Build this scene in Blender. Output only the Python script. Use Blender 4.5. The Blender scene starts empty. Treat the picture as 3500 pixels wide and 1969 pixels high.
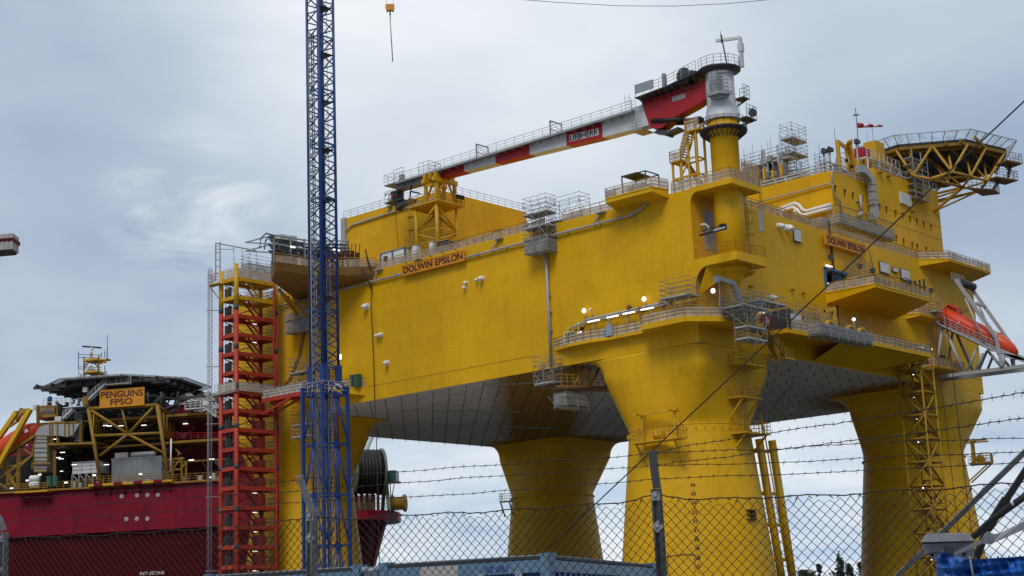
import bpy, math, random
import numpy as np
from mathutils import Vector, Matrix
random.seed(7)
R=math.radians
scene=bpy.context.scene
# ---------------------------------------------------------------- camera
W,H,F=3500.0,1969.0,5262.46
CAM=Vector((-140.590528,-96.538342,1.7))
yaw,pitch,roll=0.7231,0.2133,-0.0398
_f=Vector((math.cos(pitch)*math.cos(yaw),math.cos(pitch)*math.sin(yaw),math.sin(pitch)))
_r=_f.cross(Vector((0,0,1))).normalized(); _u=_r.cross(_f)
_c,_s=math.cos(roll),math.sin(roll)
RT=_c*_r+_s*_u; UP=-_s*_r+_c*_u; FW=_f
cd=bpy.data.cameras.new('camera'); cam=bpy.data.objects.new('camera',cd); scene.collection.objects.link(cam)
cd.sensor_width=36; cd.lens=F/W*36; cd.clip_start=0.1; cd.clip_end=12000
cam.matrix_world=Matrix(((RT.x,UP.x,-FW.x,CAM.x),(RT.y,UP.y,-FW.y,CAM.y),(RT.z,UP.z,-FW.z,CAM.z),(0,0,0,1)))
scene.camera=cam
# survey helpers: a sight line through a point of the photograph (3500 x 1969), cut with a known plane of the place
def ray(px,py): return RT*((px-W/2)/F)-UP*((py-H/2)/F)+FW
def X(px,py,x=0.0): d=ray(px,py); return CAM+d*((x-CAM.x)/d.x)
def Y(px,py,y=0.0): d=ray(px,py); return CAM+d*((y-CAM.y)/d.y)
def Z(px,py,z): d=ray(px,py); return CAM+d*((z-CAM.z)/d.z)
def D(px,py,t): return CAM+ray(px,py)*t
def V(px,py,x,y):
    """height at which the vertical line through (x,y) passes image row py"""
    lo,hi=-60.0,200.0
    for _ in range(50):
        m=(lo+hi)/2; d=Vector((x,y,m))-CAM; yy=H/2-F*d.dot(UP)/d.dot(FW)
        if yy>py: lo=m
        else: hi=m
    return lo
# ---------------------------------------------------------------- sky, sun, exposure
SUN_EL,SUN_AZ=R(52),R(205)      # direction the light comes from
wd=bpy.data.worlds.new('World'); scene.world=wd; wd.use_nodes=True
nt=wd.node_tree; N=nt.nodes; L=nt.links; N.clear()
def nd(t,**k):
    n=N.new(t)
    for a,b in k.items(): setattr(n,a,b)
    return n
out=nd('ShaderNodeOutputWorld'); bg=nd('ShaderNodeBackground'); bg.inputs[1].default_value=0.1
sky=nd('ShaderNodeTexSky',sky_type='NISHITA',sun_disc=False,sun_elevation=SUN_EL,sun_rotation=R(90)-SUN_AZ)
sky.dust_density=3.0; sky.ozone_density=2.0
tc=nd('ShaderNodeTexCoord'); sep=nd('ShaderNodeSeparateXYZ'); L.new(tc.outputs['Generated'],sep.inputs[0])
def mth(op,a,b=None,c=None):
    n=nd('ShaderNodeMath',operation=op)
    for i,q in enumerate((a,b,c)):
        if q is None: continue
        if isinstance(q,(int,float)): n.inputs[i].default_value=q
        else: L.new(q,n.inputs[i])
    return n.outputs[0]
zc=mth('MAXIMUM',sep.outputs[2],0.0); den=mth('ADD',zc,0.22)
cx=mth('DIVIDE',sep.outputs[0],den); cy=mth('DIVIDE',sep.outputs[1],den)
cmb=nd('ShaderNodeCombineXYZ'); L.new(cx,cmb.inputs[0]); L.new(cy,cmb.inputs[1]); L.new(mth('MULTIPLY',zc,2.0),cmb.inputs[2])
def noise(scale,detail,rough,off=0.0,dist=0.0):
    mp=nd('ShaderNodeMapping'); mp.inputs['Location'].default_value=(off,off*.7,off*.3); L.new(cmb.outputs[0],mp.inputs[0])
    n=nd('ShaderNodeTexNoise'); n.inputs['Scale'].default_value=scale; n.inputs['Detail'].default_value=detail; n.inputs['Roughness'].default_value=rough
    n.inputs['Distortion'].default_value=dist; L.new(mp.outputs[0],n.inputs['Vector']); return n.outputs['Fac']
def ramp(fac,stops):
    r=nd('ShaderNodeValToRGB'); e=r.color_ramp.elements
    while len(e)<len(stops): e.new(0.5)
    for q,(p,c) in zip(e,stops): q.position=p; q.color=(*c,1)
    L.new(fac,r.inputs[0]); return r.outputs[0]
def mix(f,a,b,bt='MIX'):
    m=nd('ShaderNodeMixRGB',blend_type=bt)
    for i,q in zip((0,1,2),(f,a,b)):
        if isinstance(q,(int,float)): m.inputs[i].default_value=q
        elif isinstance(q,tuple): m.inputs[i].default_value=(*q,1)
        else: L.new(q,m.inputs[i])
    return m.outputs[0]
big=noise(0.8,6,0.46,3.7,0.2)
fine=noise(2.6,7,0.52,11.3,0.3)
def toward(px,py,r0,r1):
    """soft mask round the sky direction seen at a picture point, r0 inner and r1 outer angle in degrees"""
    d=ray(px,py).normalized(); vm=nd('ShaderNodeVectorMath',operation='DOT_PRODUCT'); nv=nd('ShaderNodeVectorMath',operation='NORMALIZE'); L.new(tc.outputs['Generated'],nv.inputs[0]); L.new(nv.outputs[0],vm.inputs[0]); vm.inputs[1].default_value=d
    mr=nd('ShaderNodeMapRange',interpolation_type='SMOOTHSTEP'); mr.inputs[1].default_value=math.cos(R(r1)); mr.inputs[2].default_value=math.cos(R(r0)); L.new(vm.outputs['Value'],mr.inputs[0]); return mr.outputs[0]
tone=mth('ADD',mth('MULTIPLY',big,0.70),mth('MULTIPLY',fine,0.30))
br=mth('MULTIPLY',toward(1620,330,1,13),0.17)
br=mth('ADD',br,mth('MULTIPLY',toward(2300,1500,1,9),0.10))
br=mth('SUBTRACT',br,mth('MULTIPLY',toward(250,500,2,11),0.06))
br=mth('SUBTRACT',br,mth('MULTIPLY',toward(3600,900,2,9),0.06))
puff=mth('MULTIPLY',toward(640,700,.3,3.6),mth('SUBTRACT',mth('MULTIPLY',noise(6.0,9,.62,5.1,.8),2.6),1.02)); puff=mth('MAXIMUM',puff,0.0)
tone=mth('ADD',tone,mth('ADD',br,mth('MULTIPLY',puff,.32)))
cloud=ramp(tone,[(0.34,(2.9,3.75,5.1)),(0.46,(3.9,4.7,5.9)),(0.56,(5.0,5.75,6.7)),(0.68,(6.6,7.15,7.75)),(0.80,(8.3,8.6,8.9))])
# bright break low over the horizon under a blue-grey veil, on the far side of the water; unseen low sky behind the view dimmed to deepen the columns' shade
ahead=toward(1750,1500,30,75)
low=mix(1.0,ramp(sep.outputs[2],[(0.0,(1,1,1)),(0.05,(.8,.8,.8)),(0.15,(0,0,0)),(1.0,(0,0,0))]),ahead,'MULTIPLY')
lowc=mix(ramp(fine,[(.38,(0,0,0)),(.60,(1,1,1))]),(4.6,6.0,8.0),(8.2,8.7,9.1))
cloud=mix(low,cloud,lowc)
rear_dim=mix(1.0,ramp(sep.outputs[2],[(0.0,(1,1,1)),(0.10,(.9,.9,.9)),(0.34,(0,0,0)),(1.0,(0,0,0))]),mth('SUBTRACT',1.0,ahead),'MULTIPLY')  # mask of the dimmed sky out of view, added to cut low light
cloud=mix(rear_dim,cloud,mix(1.0,cloud,(.34,.33,.32),'MULTIPLY'))
cover=ramp(noise(1.3,5,0.5,21.0,0.2),[(0.2,(.86,.86,.86)),(0.6,(.98,.98,.98))])
final=mix(cover,sky.outputs[0],cloud)
L.new(final,bg.inputs[0]); L.new(bg.outputs[0],out.inputs[0])
sd=bpy.data.lights.new('sun','SUN'); sd.energy=1.7; sd.angle=R(25); sd.color=(1,.95,.88)
so=bpy.data.objects.new('sun',sd); scene.collection.objects.link(so)
sv=Vector((math.cos(SUN_EL)*math.cos(SUN_AZ),math.cos(SUN_EL)*math.sin(SUN_AZ),math.sin(SUN_EL)))
so.rotation_euler=sv.to_track_quat('Z','Y').to_euler(); so.location=(0,0,200)
vs=scene.view_settings; vs.view_transform='Standard'; vs.look='None'; vs.exposure=0.14; vs.gamma=1
try: scene.display_settings.display_device='sRGB'
except Exception: pass
scene.cycles.max_bounces=6; scene.cycles.transparent_max_bounces=24
# ---------------------------------------------------------------- materials
MATS={}
def mat(name,col,rough=.6,metal=0.0,var=.18,scale=.6,streak=0.0,seams=None,bump=0.0,emit=0.0,alpha=None,rust=0.0,spec=.4,trans=0.0,fine=0.0,runs=0.0):
    m=bpy.data.materials.new(name); m.use_nodes=True; t=m.node_tree; ns=t.nodes; lk=t.links
    b=ns['Principled BSDF']; b.inputs['Roughness'].default_value=rough; b.inputs['Metallic'].default_value=metal
    b.inputs['Specular IOR Level'].default_value=spec
    g=ns.new('ShaderNodeNewGeometry'); pos=g.outputs['Position']
    def nz(sc,det=5,vec=None,rg=.6):
        n=ns.new('ShaderNodeTexNoise'); n.inputs['Scale'].default_value=sc; n.inputs['Detail'].default_value=det; n.inputs['Roughness'].default_value=rg
        lk.new(vec if vec else pos,n.inputs['Vector']); return n.outputs['Fac']
    def mx(f,a,bb,bt='MIX'):
        q=ns.new('ShaderNodeMixRGB'); q.blend_type=bt
        for i,v in zip((0,1,2),(f,a,bb)):
            if isinstance(v,(int,float)): q.inputs[i].default_value=v
            elif isinstance(v,tuple): q.inputs[i].default_value=(*v,1)
            else: lk.new(v,q.inputs[i])
        return q.outputs[0]
    def rp(f,a,bb):
        r=ns.new('ShaderNodeMapRange'); r.inputs[1].default_value=a; r.inputs[2].default_value=bb; lk.new(f,r.inputs[0]); return r.outputs[0]
    n1=rp(nz(scale),.3,.7)
    dk=tuple(c*(1-var) for c in col); lt=tuple(min(1,c*(1+var*.55)) for c in col)
    c=mx(n1,dk,lt)
    if fine: c=mx(rp(nz(scale*14,3),.35,.65),c,mx(1.0,c,(1-fine,1-fine,1-fine),'MULTIPLY'))
    if streak:
        mp=ns.new('ShaderNodeMapping'); mp.inputs['Scale'].default_value=(1.1,1.1,.07); lk.new(pos,mp.inputs[0])
        s=rp(nz(1.0,6,mp.outputs[0],.65),.50,.78)
        c=mx(s,c,mx(1.0,c,(1-streak,1-streak,1-streak*.9),'MULTIPLY'))
    if seams:
        sx=ns.new('ShaderNodeSeparateXYZ'); lk.new(pos,sx.inputs[0])
        ad=ns.new('ShaderNodeMath'); lk.new(sx.outputs[0],ad.inputs[0]); lk.new(sx.outputs[1],ad.inputs[1])
        cb=ns.new('ShaderNodeCombineXYZ'); lk.new(ad.outputs[0],cb.inputs[0]); lk.new(sx.outputs[2],cb.inputs[1])
        br=ns.new('ShaderNodeTexBrick'); br.inputs['Scale'].default_value=1; br.inputs['Brick Width'].default_value=seams[0]; br.inputs['Row Height'].default_value=seams[1]
        br.inputs['Mortar Size'].default_value=seams[2]; br.inputs['Mortar Smooth'].default_value=.3
        k=seams[3]; br.inputs['Color1'].default_value=(1,1,1,1); br.inputs['Color2'].default_value=(.965,.965,.965,1); br.inputs['Mortar'].default_value=(k,k,k,1)
        lk.new(cb.outputs[0],br.inputs['Vector']); c=mx(1.0,c,br.outputs['Color'],'MULTIPLY')
    if runs:     # thin brown runs from rails and brackets, and dull scuffed patches
        mp=ns.new('ShaderNodeMapping'); mp.inputs['Scale'].default_value=(2.6,2.6,.10); lk.new(pos,mp.inputs[0])
        a=rp(nz(1.0,4,mp.outputs[0],.5),.66,.80); b2=rp(nz(.11,3),.48,.66)
        q=ns.new('ShaderNodeMath'); q.operation='MULTIPLY'; lk.new(a,q.inputs[0]); lk.new(b2,q.inputs[1])
        q2=ns.new('ShaderNodeMath'); q2.operation='MULTIPLY'; q2.inputs[1].default_value=runs; lk.new(q.outputs[0],q2.inputs[0])
        c=mx(q2.outputs[0],c,(.20,.085,.012))
        c=mx(rp(nz(.33,2,None,.4),.60,.66),c,mx(1.0,c,(.93,.935,1.0),'MULTIPLY'))
    if rust: c=mx(rp(nz(scale*2.3,8,None,.7),.60-.12*rust,.74),c,(.16,.055,.018))
    lk.new(c,b.inputs['Base Color'])
    if bump:
        bp=ns.new('ShaderNodeBump'); bp.inputs['Strength'].default_value=bump; bp.inputs['Distance'].default_value=.05; lk.new(nz(scale*2,4),bp.inputs['Height']); lk.new(bp.outputs[0],b.inputs['Normal'])
    if emit: b.inputs['Emission Color'].default_value=(1,.99,.97,1); b.inputs['Emission Strength'].default_value=emit
    if alpha is not None:
        mp=ns.new('ShaderNodeMapRange'); mp.inputs[1].default_value=.35; mp.inputs[2].default_value=.65; mp.inputs[3].default_value=alpha-.18; mp.inputs[4].default_value=min(1,alpha+.18)
        lk.new(nz(.9,5),mp.inputs[0]); lk.new(mp.outputs[0],b.inputs['Alpha'])
    MATS[name]=m; return m
YW=(.70,.385,.003)
mat('yellow_wall',YW,.5,var=.12,scale=.13,streak=.13,seams=(13.0,3.3,.05,.87),bump=.3,spec=.22,fine=.06,runs=.5)
mat('yellow_leg',YW,.48,var=.13,scale=.17,streak=.14,seams=(9.0,3.1,.05,.87),bump=.25,spec=.25,fine=.06,runs=.5)
mat('yellow',(.58,.33,.006),.5,var=.15,scale=.5,rust=.25)
mat('yellow_pipe',(.62,.355,.004),.45,var=.1,scale=.3)
mat('yellow_dim',(.40,.225,.016),.6,var=.22,scale=.7,rust=.35)
mat('ochre_deck',(.21,.105,.022),.6,var=.25,scale=.5,rust=.5,streak=.25)
mat('grey_steel',(.33,.34,.35),.5,.35,var=.2,scale=.8)
mat('galv',(.30,.31,.325),.45,.4,var=.22,scale=2.5,fine=.15)
mat('light_grey',(.55,.56,.57),.5,var=.1,scale=.5)
mat('dark_steel',(.06,.063,.068),.55,.2,var=.25,scale=.9)
mat('black',(.012,.012,.013),.6,var=.2)
mat('interior',(.02,.018,.017),.9,var=.3)  # near-black, the shade inside recesses and ship bays put into the colour
mat('white',(.74,.74,.72),.45,var=.08,scale=.7)
mat('crane_white',(.55,.565,.58),.4,var=.08,scale=.5,streak=.10)
mat('crane_red',(.37,.009,.016),.42,var=.1,scale=.4)
mat('red_steel',(.40,.040,.020),.55,var=.2,scale=.6,rust=.2)
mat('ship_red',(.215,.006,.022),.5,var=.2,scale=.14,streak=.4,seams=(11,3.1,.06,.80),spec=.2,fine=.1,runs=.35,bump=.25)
mat('ship_low',(.085,.003,.006),.55,var=.25,scale=.2,streak=.3,seams=(11,3.1,.05,.8),spec=.15)  # hull red darkened for the shade under the knuckle; also colours a band
mat('ship_wall',(.17,.006,.022),.55,var=.15,scale=.4)
mat('lifeboat',(.62,.055,.012),.35,var=.10,scale=.5,streak=.15)
mat('blue_steel',(.008,.045,.19),.45,var=.2,scale=.6,rust=.1)
mat('cont_blue',(.095,.18,.27),.5,var=.15,scale=.8,streak=.3,rust=.35)
mat('cont_deep',(.012,.045,.24),.5,var=.2,scale=.9,streak=.2)
mat('cont_dark',(.03,.035,.045),.7,var=.3)
mat('cont_grey',(.28,.33,.38),.5,.1,var=.12,scale=.5,streak=.2)
mat('tarp_blue',(.012,.105,.43),.35,var=.5,scale=3.5,bump=.6,fine=.3)
mat('scaff',(.24,.25,.255),.5,.3,var=.25,scale=1.2)
mat('plank',(.30,.27,.22),.8,var=.25,scale=1.2)
mat('board',(.40,.40,.395),.6,var=.2,scale=.9,fine=.1)
mat('netting',(.52,.46,.39),.9,var=.3,scale=1.3,alpha=.74)
mat('netting_grey',(.27,.265,.26),.9,var=.15,scale=.7,alpha=.72)
mat('wood_net',(.34,.28,.21),.9,var=.2,scale=.5)
mat('safety_net',(.05,.055,.06),.8,var=.1,alpha=.12)
mat('post_grey',(.17,.175,.18),.5,.3,var=.25,scale=5,fine=.15)
mat('shaded_yellow',(.27,.15,.012),.6,var=.25,scale=.7,rust=.4)  # yellow with shade put into the colour, for ship steelwork and helideck beams
mat('deck_dark',(.035,.037,.04),.7,var=.25,scale=.6)
mat('sign_orange',(.62,.245,.012),.5,var=.05,scale=.6)
mat('sign_brown',(.075,.014,.012),.6,var=.05)
mat('mark_black',(.05,.035,.01),.7,var=.05)
mat('wire',(.035,.032,.035),.5,.5,var=.2,scale=4)
mat('rusty_wire',(.026,.019,.016),.7,.3,var=.3,scale=6)
mat('red_cable',(.30,.02,.015),.5,var=.1)
mat('hose',(.085,.03,.02),.6,var=.2)
mat('concrete',(.36,.35,.335),.85,var=.2,scale=.3,fine=.15)
mat('water',(.05,.065,.07),.10,var=.2,scale=.05,bump=.4)
mat('grass',(.05,.08,.03),.9,var=.3,scale=.05)
mat('leaf',(.022,.042,.016),.8,var=.45,scale=.5)
mat('bark',(.06,.045,.03),.9,var=.3,scale=.8)
mat('lamp',(.9,.9,.9),.5,emit=1.5)
mat('ramp_grey',(.36,.375,.39),.5,var=.15,scale=.6,rust=.1)
mat('glass_green',(.06,.20,.19),.08,var=.1,spec=.8)
mat('glass_dark',(.012,.010,.007),.12,var=.2,spec=.7)
mat('green_paint',(.035,.10,.06),.5,var=.2)
mat('ship_green',(.12,.15,.12),.5,var=.15)
mat('blue_paint',(.02,.12,.34),.5,var=.15)
mat('duct',(.40,.405,.40),.42,.4,var=.12,scale=.7)
mat('corrugated',(.30,.32,.345),.5,.2,var=.12,scale=.6,streak=.2)
mat('cladding',(.36,.345,.33),.6,var=.15,scale=.5,streak=.2)
mat('plate_galv',(.44,.455,.47),.45,.3,var=.2,scale=9,fine=.2)
mat('pink',(.55,.38,.40),.5,var=.05)
# underside: grey insulation panels, sprayed yellow near the legs and along the middle strip
def underside_mat():
    m=bpy.data.materials.new('underside'); m.use_nodes=True; t=m.node_tree; ns=t.nodes; lk=t.links; b=ns['Principled BSDF']; b.inputs['Roughness'].default_value=.75
    g=ns.new('ShaderNodeNewGeometry'); sp=ns.new('ShaderNodeSeparateXYZ'); lk.new(g.outputs['Position'],sp.inputs[0])
    def M(op,a,bb=None):
        n=ns.new('ShaderNodeMath'); n.operation=op
        for i,v in enumerate((a,bb)):
            if v is None: continue
            if isinstance(v,(int,float)): n.inputs[i].default_value=v
            else: lk.new(v,n.inputs[i])
        return n.outputs[0]
    br=ns.new('ShaderNodeTexBrick'); br.inputs['Scale'].default_value=1; br.inputs['Brick Width'].default_value=4.0; br.inputs['Row Height'].default_value=2.0
    br.inputs['Mortar Size'].default_value=.035; br.inputs['Color1'].default_value=(.72,.69,.665,1); br.inputs['Color2'].default_value=(.64,.61,.585,1); br.inputs['Mortar'].default_value=(.50,.475,.45,1)
    lk.new(g.outputs['Position'],br.inputs['Vector'])
    n=ns.new('ShaderNodeTexNoise'); n.inputs['Scale'].default_value=.35; n.inputs['Detail'].default_value=6; lk.new(g.outputs['Position'],n.inputs['Vector'])
    mm=ns.new('ShaderNodeMixRGB'); mm.blend_type='MULTIPLY'; mm.inputs[0].default_value=.4; lk.new(br.outputs['Color'],mm.inputs[1]); lk.new(n.outputs['Fac'],mm.inputs[2])
    def disc(cx,cy,r,f):
        dx=M('SUBTRACT',sp.outputs[0],cx); dy=M('SUBTRACT',sp.outputs[1],cy)
        d=M('SQRT',M('ADD',M('MULTIPLY',dx,dx),M('MULTIPLY',dy,dy)))
        r_=ns.new('ShaderNodeMapRange'); r_.inputs[1].default_value=r+f; r_.inputs[2].default_value=r-f; lk.new(d,r_.inputs[0]); return r_.outputs[0]
    def band():   # painted strip running from the near side towards the far leg
        dx=sp.outputs[0]; dy=sp.outputs[1]
        s=M('ABSOLUTE',M('SUBTRACT',M('SUBTRACT',dy,M('MULTIPLY',dx,.87)),23.0))
        r_=ns.new('ShaderNodeMapRange'); r_.inputs[1].default_value=10.0; r_.inputs[2].default_value=5.5; lk.new(s,r_.inputs[0]); return r_.outputs[0]
    k=M('MAXIMUM',M('MAXIMUM',band(),disc(64,75,13,2.2)),M('MAXIMUM',disc(66,5,17.5,2.5),disc(5,78,11,2.0)))
    fm=ns.new('ShaderNodeMixRGB'); lk.new(k,fm.inputs[0]); lk.new(mm.outputs[0],fm.inputs[1]); fm.inputs[2].default_value=(.27,.135,.003,1)
    lk.new(fm.outputs[0],b.inputs['Base Color']); MATS['underside']=m
underside_mat()
# ---------------------------------------------------------------- mesh helpers
def v3(p): return Vector(p)
class MB:
    def __init__(s): s.v=[]; s.f=[]; s.sm=[]
    def face(s,pts,sm=False):
        b=len(s.v); s.v+= [tuple(p) for p in pts]; s.f.append(tuple(range(b,b+len(pts)))); s.sm.append(sm); return s
    def grid(s,rings,close=True,caps=True,sm=True):
        b=len(s.v); n=len(rings[0])
        for r in rings: s.v+=[tuple(p) for p in r]
        for i in range(len(rings)-1):
            for j in range(n if close else n-1):
                k=(j+1)%n; s.f.append((b+i*n+j,b+i*n+k,b+(i+1)*n+k,b+(i+1)*n+j)); s.sm.append(sm)
        if caps and close:
            s.f.append(tuple(b+j for j in range(n-1,-1,-1))); s.sm.append(False)
            e=b+(len(rings)-1)*n; s.f.append(tuple(e+j for j in range(n))); s.sm.append(False)
        return s
    def prism(s,pts,off):
        off=v3(off); return s.grid([[v3(p) for p in pts],[v3(p)+off for p in pts]],sm=False)
    def box(s,x0,x1,y0,y1,z0,z1):
        return s.prism([(x0,y0,z0),(x1,y0,z0),(x1,y1,z0),(x0,y1,z0)],(0,0,z1-z0))
    def obox(s,o,a,b,c):
        o,a,b,c=map(v3,(o,a,b,c)); return s.prism([o,o+a,o+a+b,o+b],c)
    def beam(s,p,q,w=.2,h=None,up=(0,0,1)):
        p,q=v3(p),v3(q); h=h or w; d=(q-p).normalized(); u=v3(up)
        if abs(d.dot(u))>.97: u=Vector((1,0,0)) if abs(d.x)<.9 else Vector((0,1,0))
        a=d.cross(u).normalized()*(w/2); b=a.cross(d).normalized()*(h/2)
        return s.grid([[o-a-b,o+a-b,o+a+b,o-a+b] for o in (p,q)],sm=False)
    def tube(s,p,q,r=.05,n=6,r2=None,caps=True):
        p,q=v3(p),v3(q); d=(q-p)
        if d.length<1e-6: return s
        d.normalize(); u=Vector((0,0,1)) if abs(d.z)<.95 else Vector((1,0,0))
        a=d.cross(u).normalized(); b=a.cross(d); r2=r if r2 is None else r2
        cs=[(math.cos(2*math.pi*i/n),math.sin(2*math.pi*i/n)) for i in range(n)]
        return s.grid([[o+(a*c+b*k)*rr for c,k in cs] for o,rr in ((p,r),(q,r2))],caps=caps,sm=n>4)
    def path(s,pts,r=.05,n=6):
        pts=[v3(p) for p in pts]; rings=[]
        u=Vector((0,0,1))
        for i,p in enumerate(pts):
            d=((pts[min(i+1,len(pts)-1)]-pts[max(i-1,0)])).normalized()
            uu=u if abs(d.dot(u))<.98 else Vector((1,0,0))
            a=d.cross(uu).normalized(); b=a.cross(d)
            rings.append([p+(a*math.cos(2*math.pi*k/n)+b*math.sin(2*math.pi*k/n))*r for k in range(n)])
        return s.grid(rings,sm=n>4)
    def lathe(s,o,prof,n=32,axis=(0,0,1)):
        o=v3(o); ax=v3(axis).normalized(); u=Vector((1,0,0)) if abs(ax.x)<.9 else Vector((0,1,0))
        a=ax.cross(u).normalized(); b=ax.cross(a)
        return s.grid([[o+ax*z+(a*math.cos(2*math.pi*k/n)+b*math.sin(2*math.pi*k/n))*r for k in range(n)] for r,z in prof])
    def ball(s,o,r,n=10,sc=(1,1,1)):  # near-black slabs stand for the shade deep in the bays
        o=v3(o); rings=[]
        for i in range(1,n):
            t=math.pi*i/n; rings.append([o+Vector((math.sin(t)*math.cos(2*math.pi*k/(n*2))*r*sc[0],math.sin(t)*math.sin(2*math.pi*k/(n*2))*r*sc[1],-math.cos(t)*r*sc[2])) for k in range(n*2)])
        return s.grid(rings)
    def rail(s,pts,h=1.15,sp=1.6,r=.04,lv=3,top=None):
        pts=[v3(p) for p in pts]; U=Vector((0,0,1))
        for a,b in zip(pts,pts[1:]):
            L_=(b-a).length; n=max(1,round(L_/sp))
            for i in range(n+1): p=a.lerp(b,i/n); s.tube(p,p+U*h,r,4)
            for k in range(1,lv+1): s.tube(a+U*h*k/lv,b+U*h*k/lv,(top or r) if k==lv else r*.75,4,caps=False)
        return s
    def net(s,pts,h=1.1,off=(0,0,0)):
        o=v3(off)
        for a,b in zip(pts,pts[1:]):
            a,b=v3(a)+o,v3(b)+o; n=max(1,int((b-a).length/2))
            for i in range(n):
                p,q=a.lerp(b,i/n),a.lerp(b,(i+1)/n); w1=.07*math.sin(i*1.7); w2=.07*math.sin((i+1)*1.7)
                s.face([p,q,q+Vector((0,0,h+w2)),p+Vector((0,0,h+w1))])
        return s
    def stair(s,a,b,w,wd=.9,steps=None):
        """flight from a up to b; w = unit vector across the flight"""
        a,b,w=v3(a),v3(b),v3(w); n=steps or max(4,int(abs(b.z-a.z)/.24))
        for k in (0,1): s.beam(a+w*wd*k,b+w*wd*k,.08,.28)
        for i in range(1,n):
            p=a.lerp(b,i/n); d=(b-a); d.z=0; d.normalize(); s.obox(p-d*.13,d*.26,w*wd,(0,0,.04))
        return s
    def ladder(s,a,b,w,wd=.5,r=.035,sp=.4):
        a,b,w=v3(a),v3(b),v3(w).normalized()*wd; n=int((b-a).length/sp)
        s.tube(a,b,r,4); s.tube(a+w,b+w,r,4)
        for i in range(1,n): p=a.lerp(b,i/n); s.tube(p,p+w,r*.7,4,caps=False)
        return s
    def build(s,name,m,parent=None,origin=None,label=None,kind=None):
        me=bpy.data.meshes.new(name); o=bpy.data.objects.new(name,me); scene.collection.objects.link(o)
        off=Vector((0,0,0))
        if parent is not None:
            q=parent
            while q is not None: off+=q.location; q=q.parent
            o.parent=parent
        else:
            if origin is None:
                a=np.array(s.v); origin=((a[:,0].min()+a[:,0].max())/2,(a[:,1].min()+a[:,1].max())/2,a[:,2].min())
            off=v3(origin); o.location=off
        me.from_pydata([(p[0]-off.x,p[1]-off.y,p[2]-off.z) for p in s.v],[],s.f)
        me.polygons.foreach_set('use_smooth',s.sm); me.update()
        me.materials.append(MATS[m] if isinstance(m,str) else m)
        if label: o['label']=label
        if kind: o['kind']=kind
        return o
def thing(name,label,cat,loc,group=None):
    o=bpy.data.objects.new(name,None); scene.collection.objects.link(o); o.location=v3(loc); o.empty_display_size=.5
    o['label']=label; o['category']=cat
    if group: o['group']=group
    return o
def tag(o,label,cat,group=None):
    o['label']=label; o['category']=cat
    if group: o['group']=group
    return o
def text(name,body,m,parent,o,xd,ud,height,width,depth=.05,label=None,bold=.012):
    """raised lettering: lower left corner o, reading along xd, up along ud"""
    cu=bpy.data.curves.new(name,'FONT'); cu.body=body; cu.extrude=.02; cu.offset=bold; cu.align_x='CENTER' if '\n' in body else 'LEFT'
    t=bpy.data.objects.new(name,cu); scene.collection.objects.link(t); bpy.context.view_layer.update()
    me=bpy.data.meshes.new_from_object(t.evaluated_get(bpy.context.evaluated_depsgraph_get())); bpy.data.objects.remove(t); bpy.data.curves.remove(cu)
    a=np.array([v.co[:] for v in me.vertices]); lo,hi=a.min(0),a.max(0); o,xd,ud=v3(o),v3(xd).normalized(),v3(ud).normalized(); nn=xd.cross(ud)
    mb=MB(); mb.v=[tuple(o+xd*((p[0]-lo[0])/(hi[0]-lo[0])*width)+ud*((p[1]-lo[1])/(hi[1]-lo[1])*height)+nn*((p[2]-lo[2])/(hi[2]-lo[2])*depth)) for p in a]
    mb.f=[tuple(p.vertices) for p in me.polygons]; mb.sm=[False]*len(mb.f); bpy.data.meshes.remove(me)
    return mb.build(name,m,parent,label=label)
def dup(o,loc,rz=0.0,label=None,parent=None):
    c=o.copy(); scene.collection.objects.link(c)
    if parent is None: c.location=v3(loc); c.rotation_euler.z=o.rotation_euler.z+rz
    else: c.parent=parent
    if label: c['label']=label
    for ch in list(o.children): dup(ch,None,parent=c)
    return c
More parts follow.
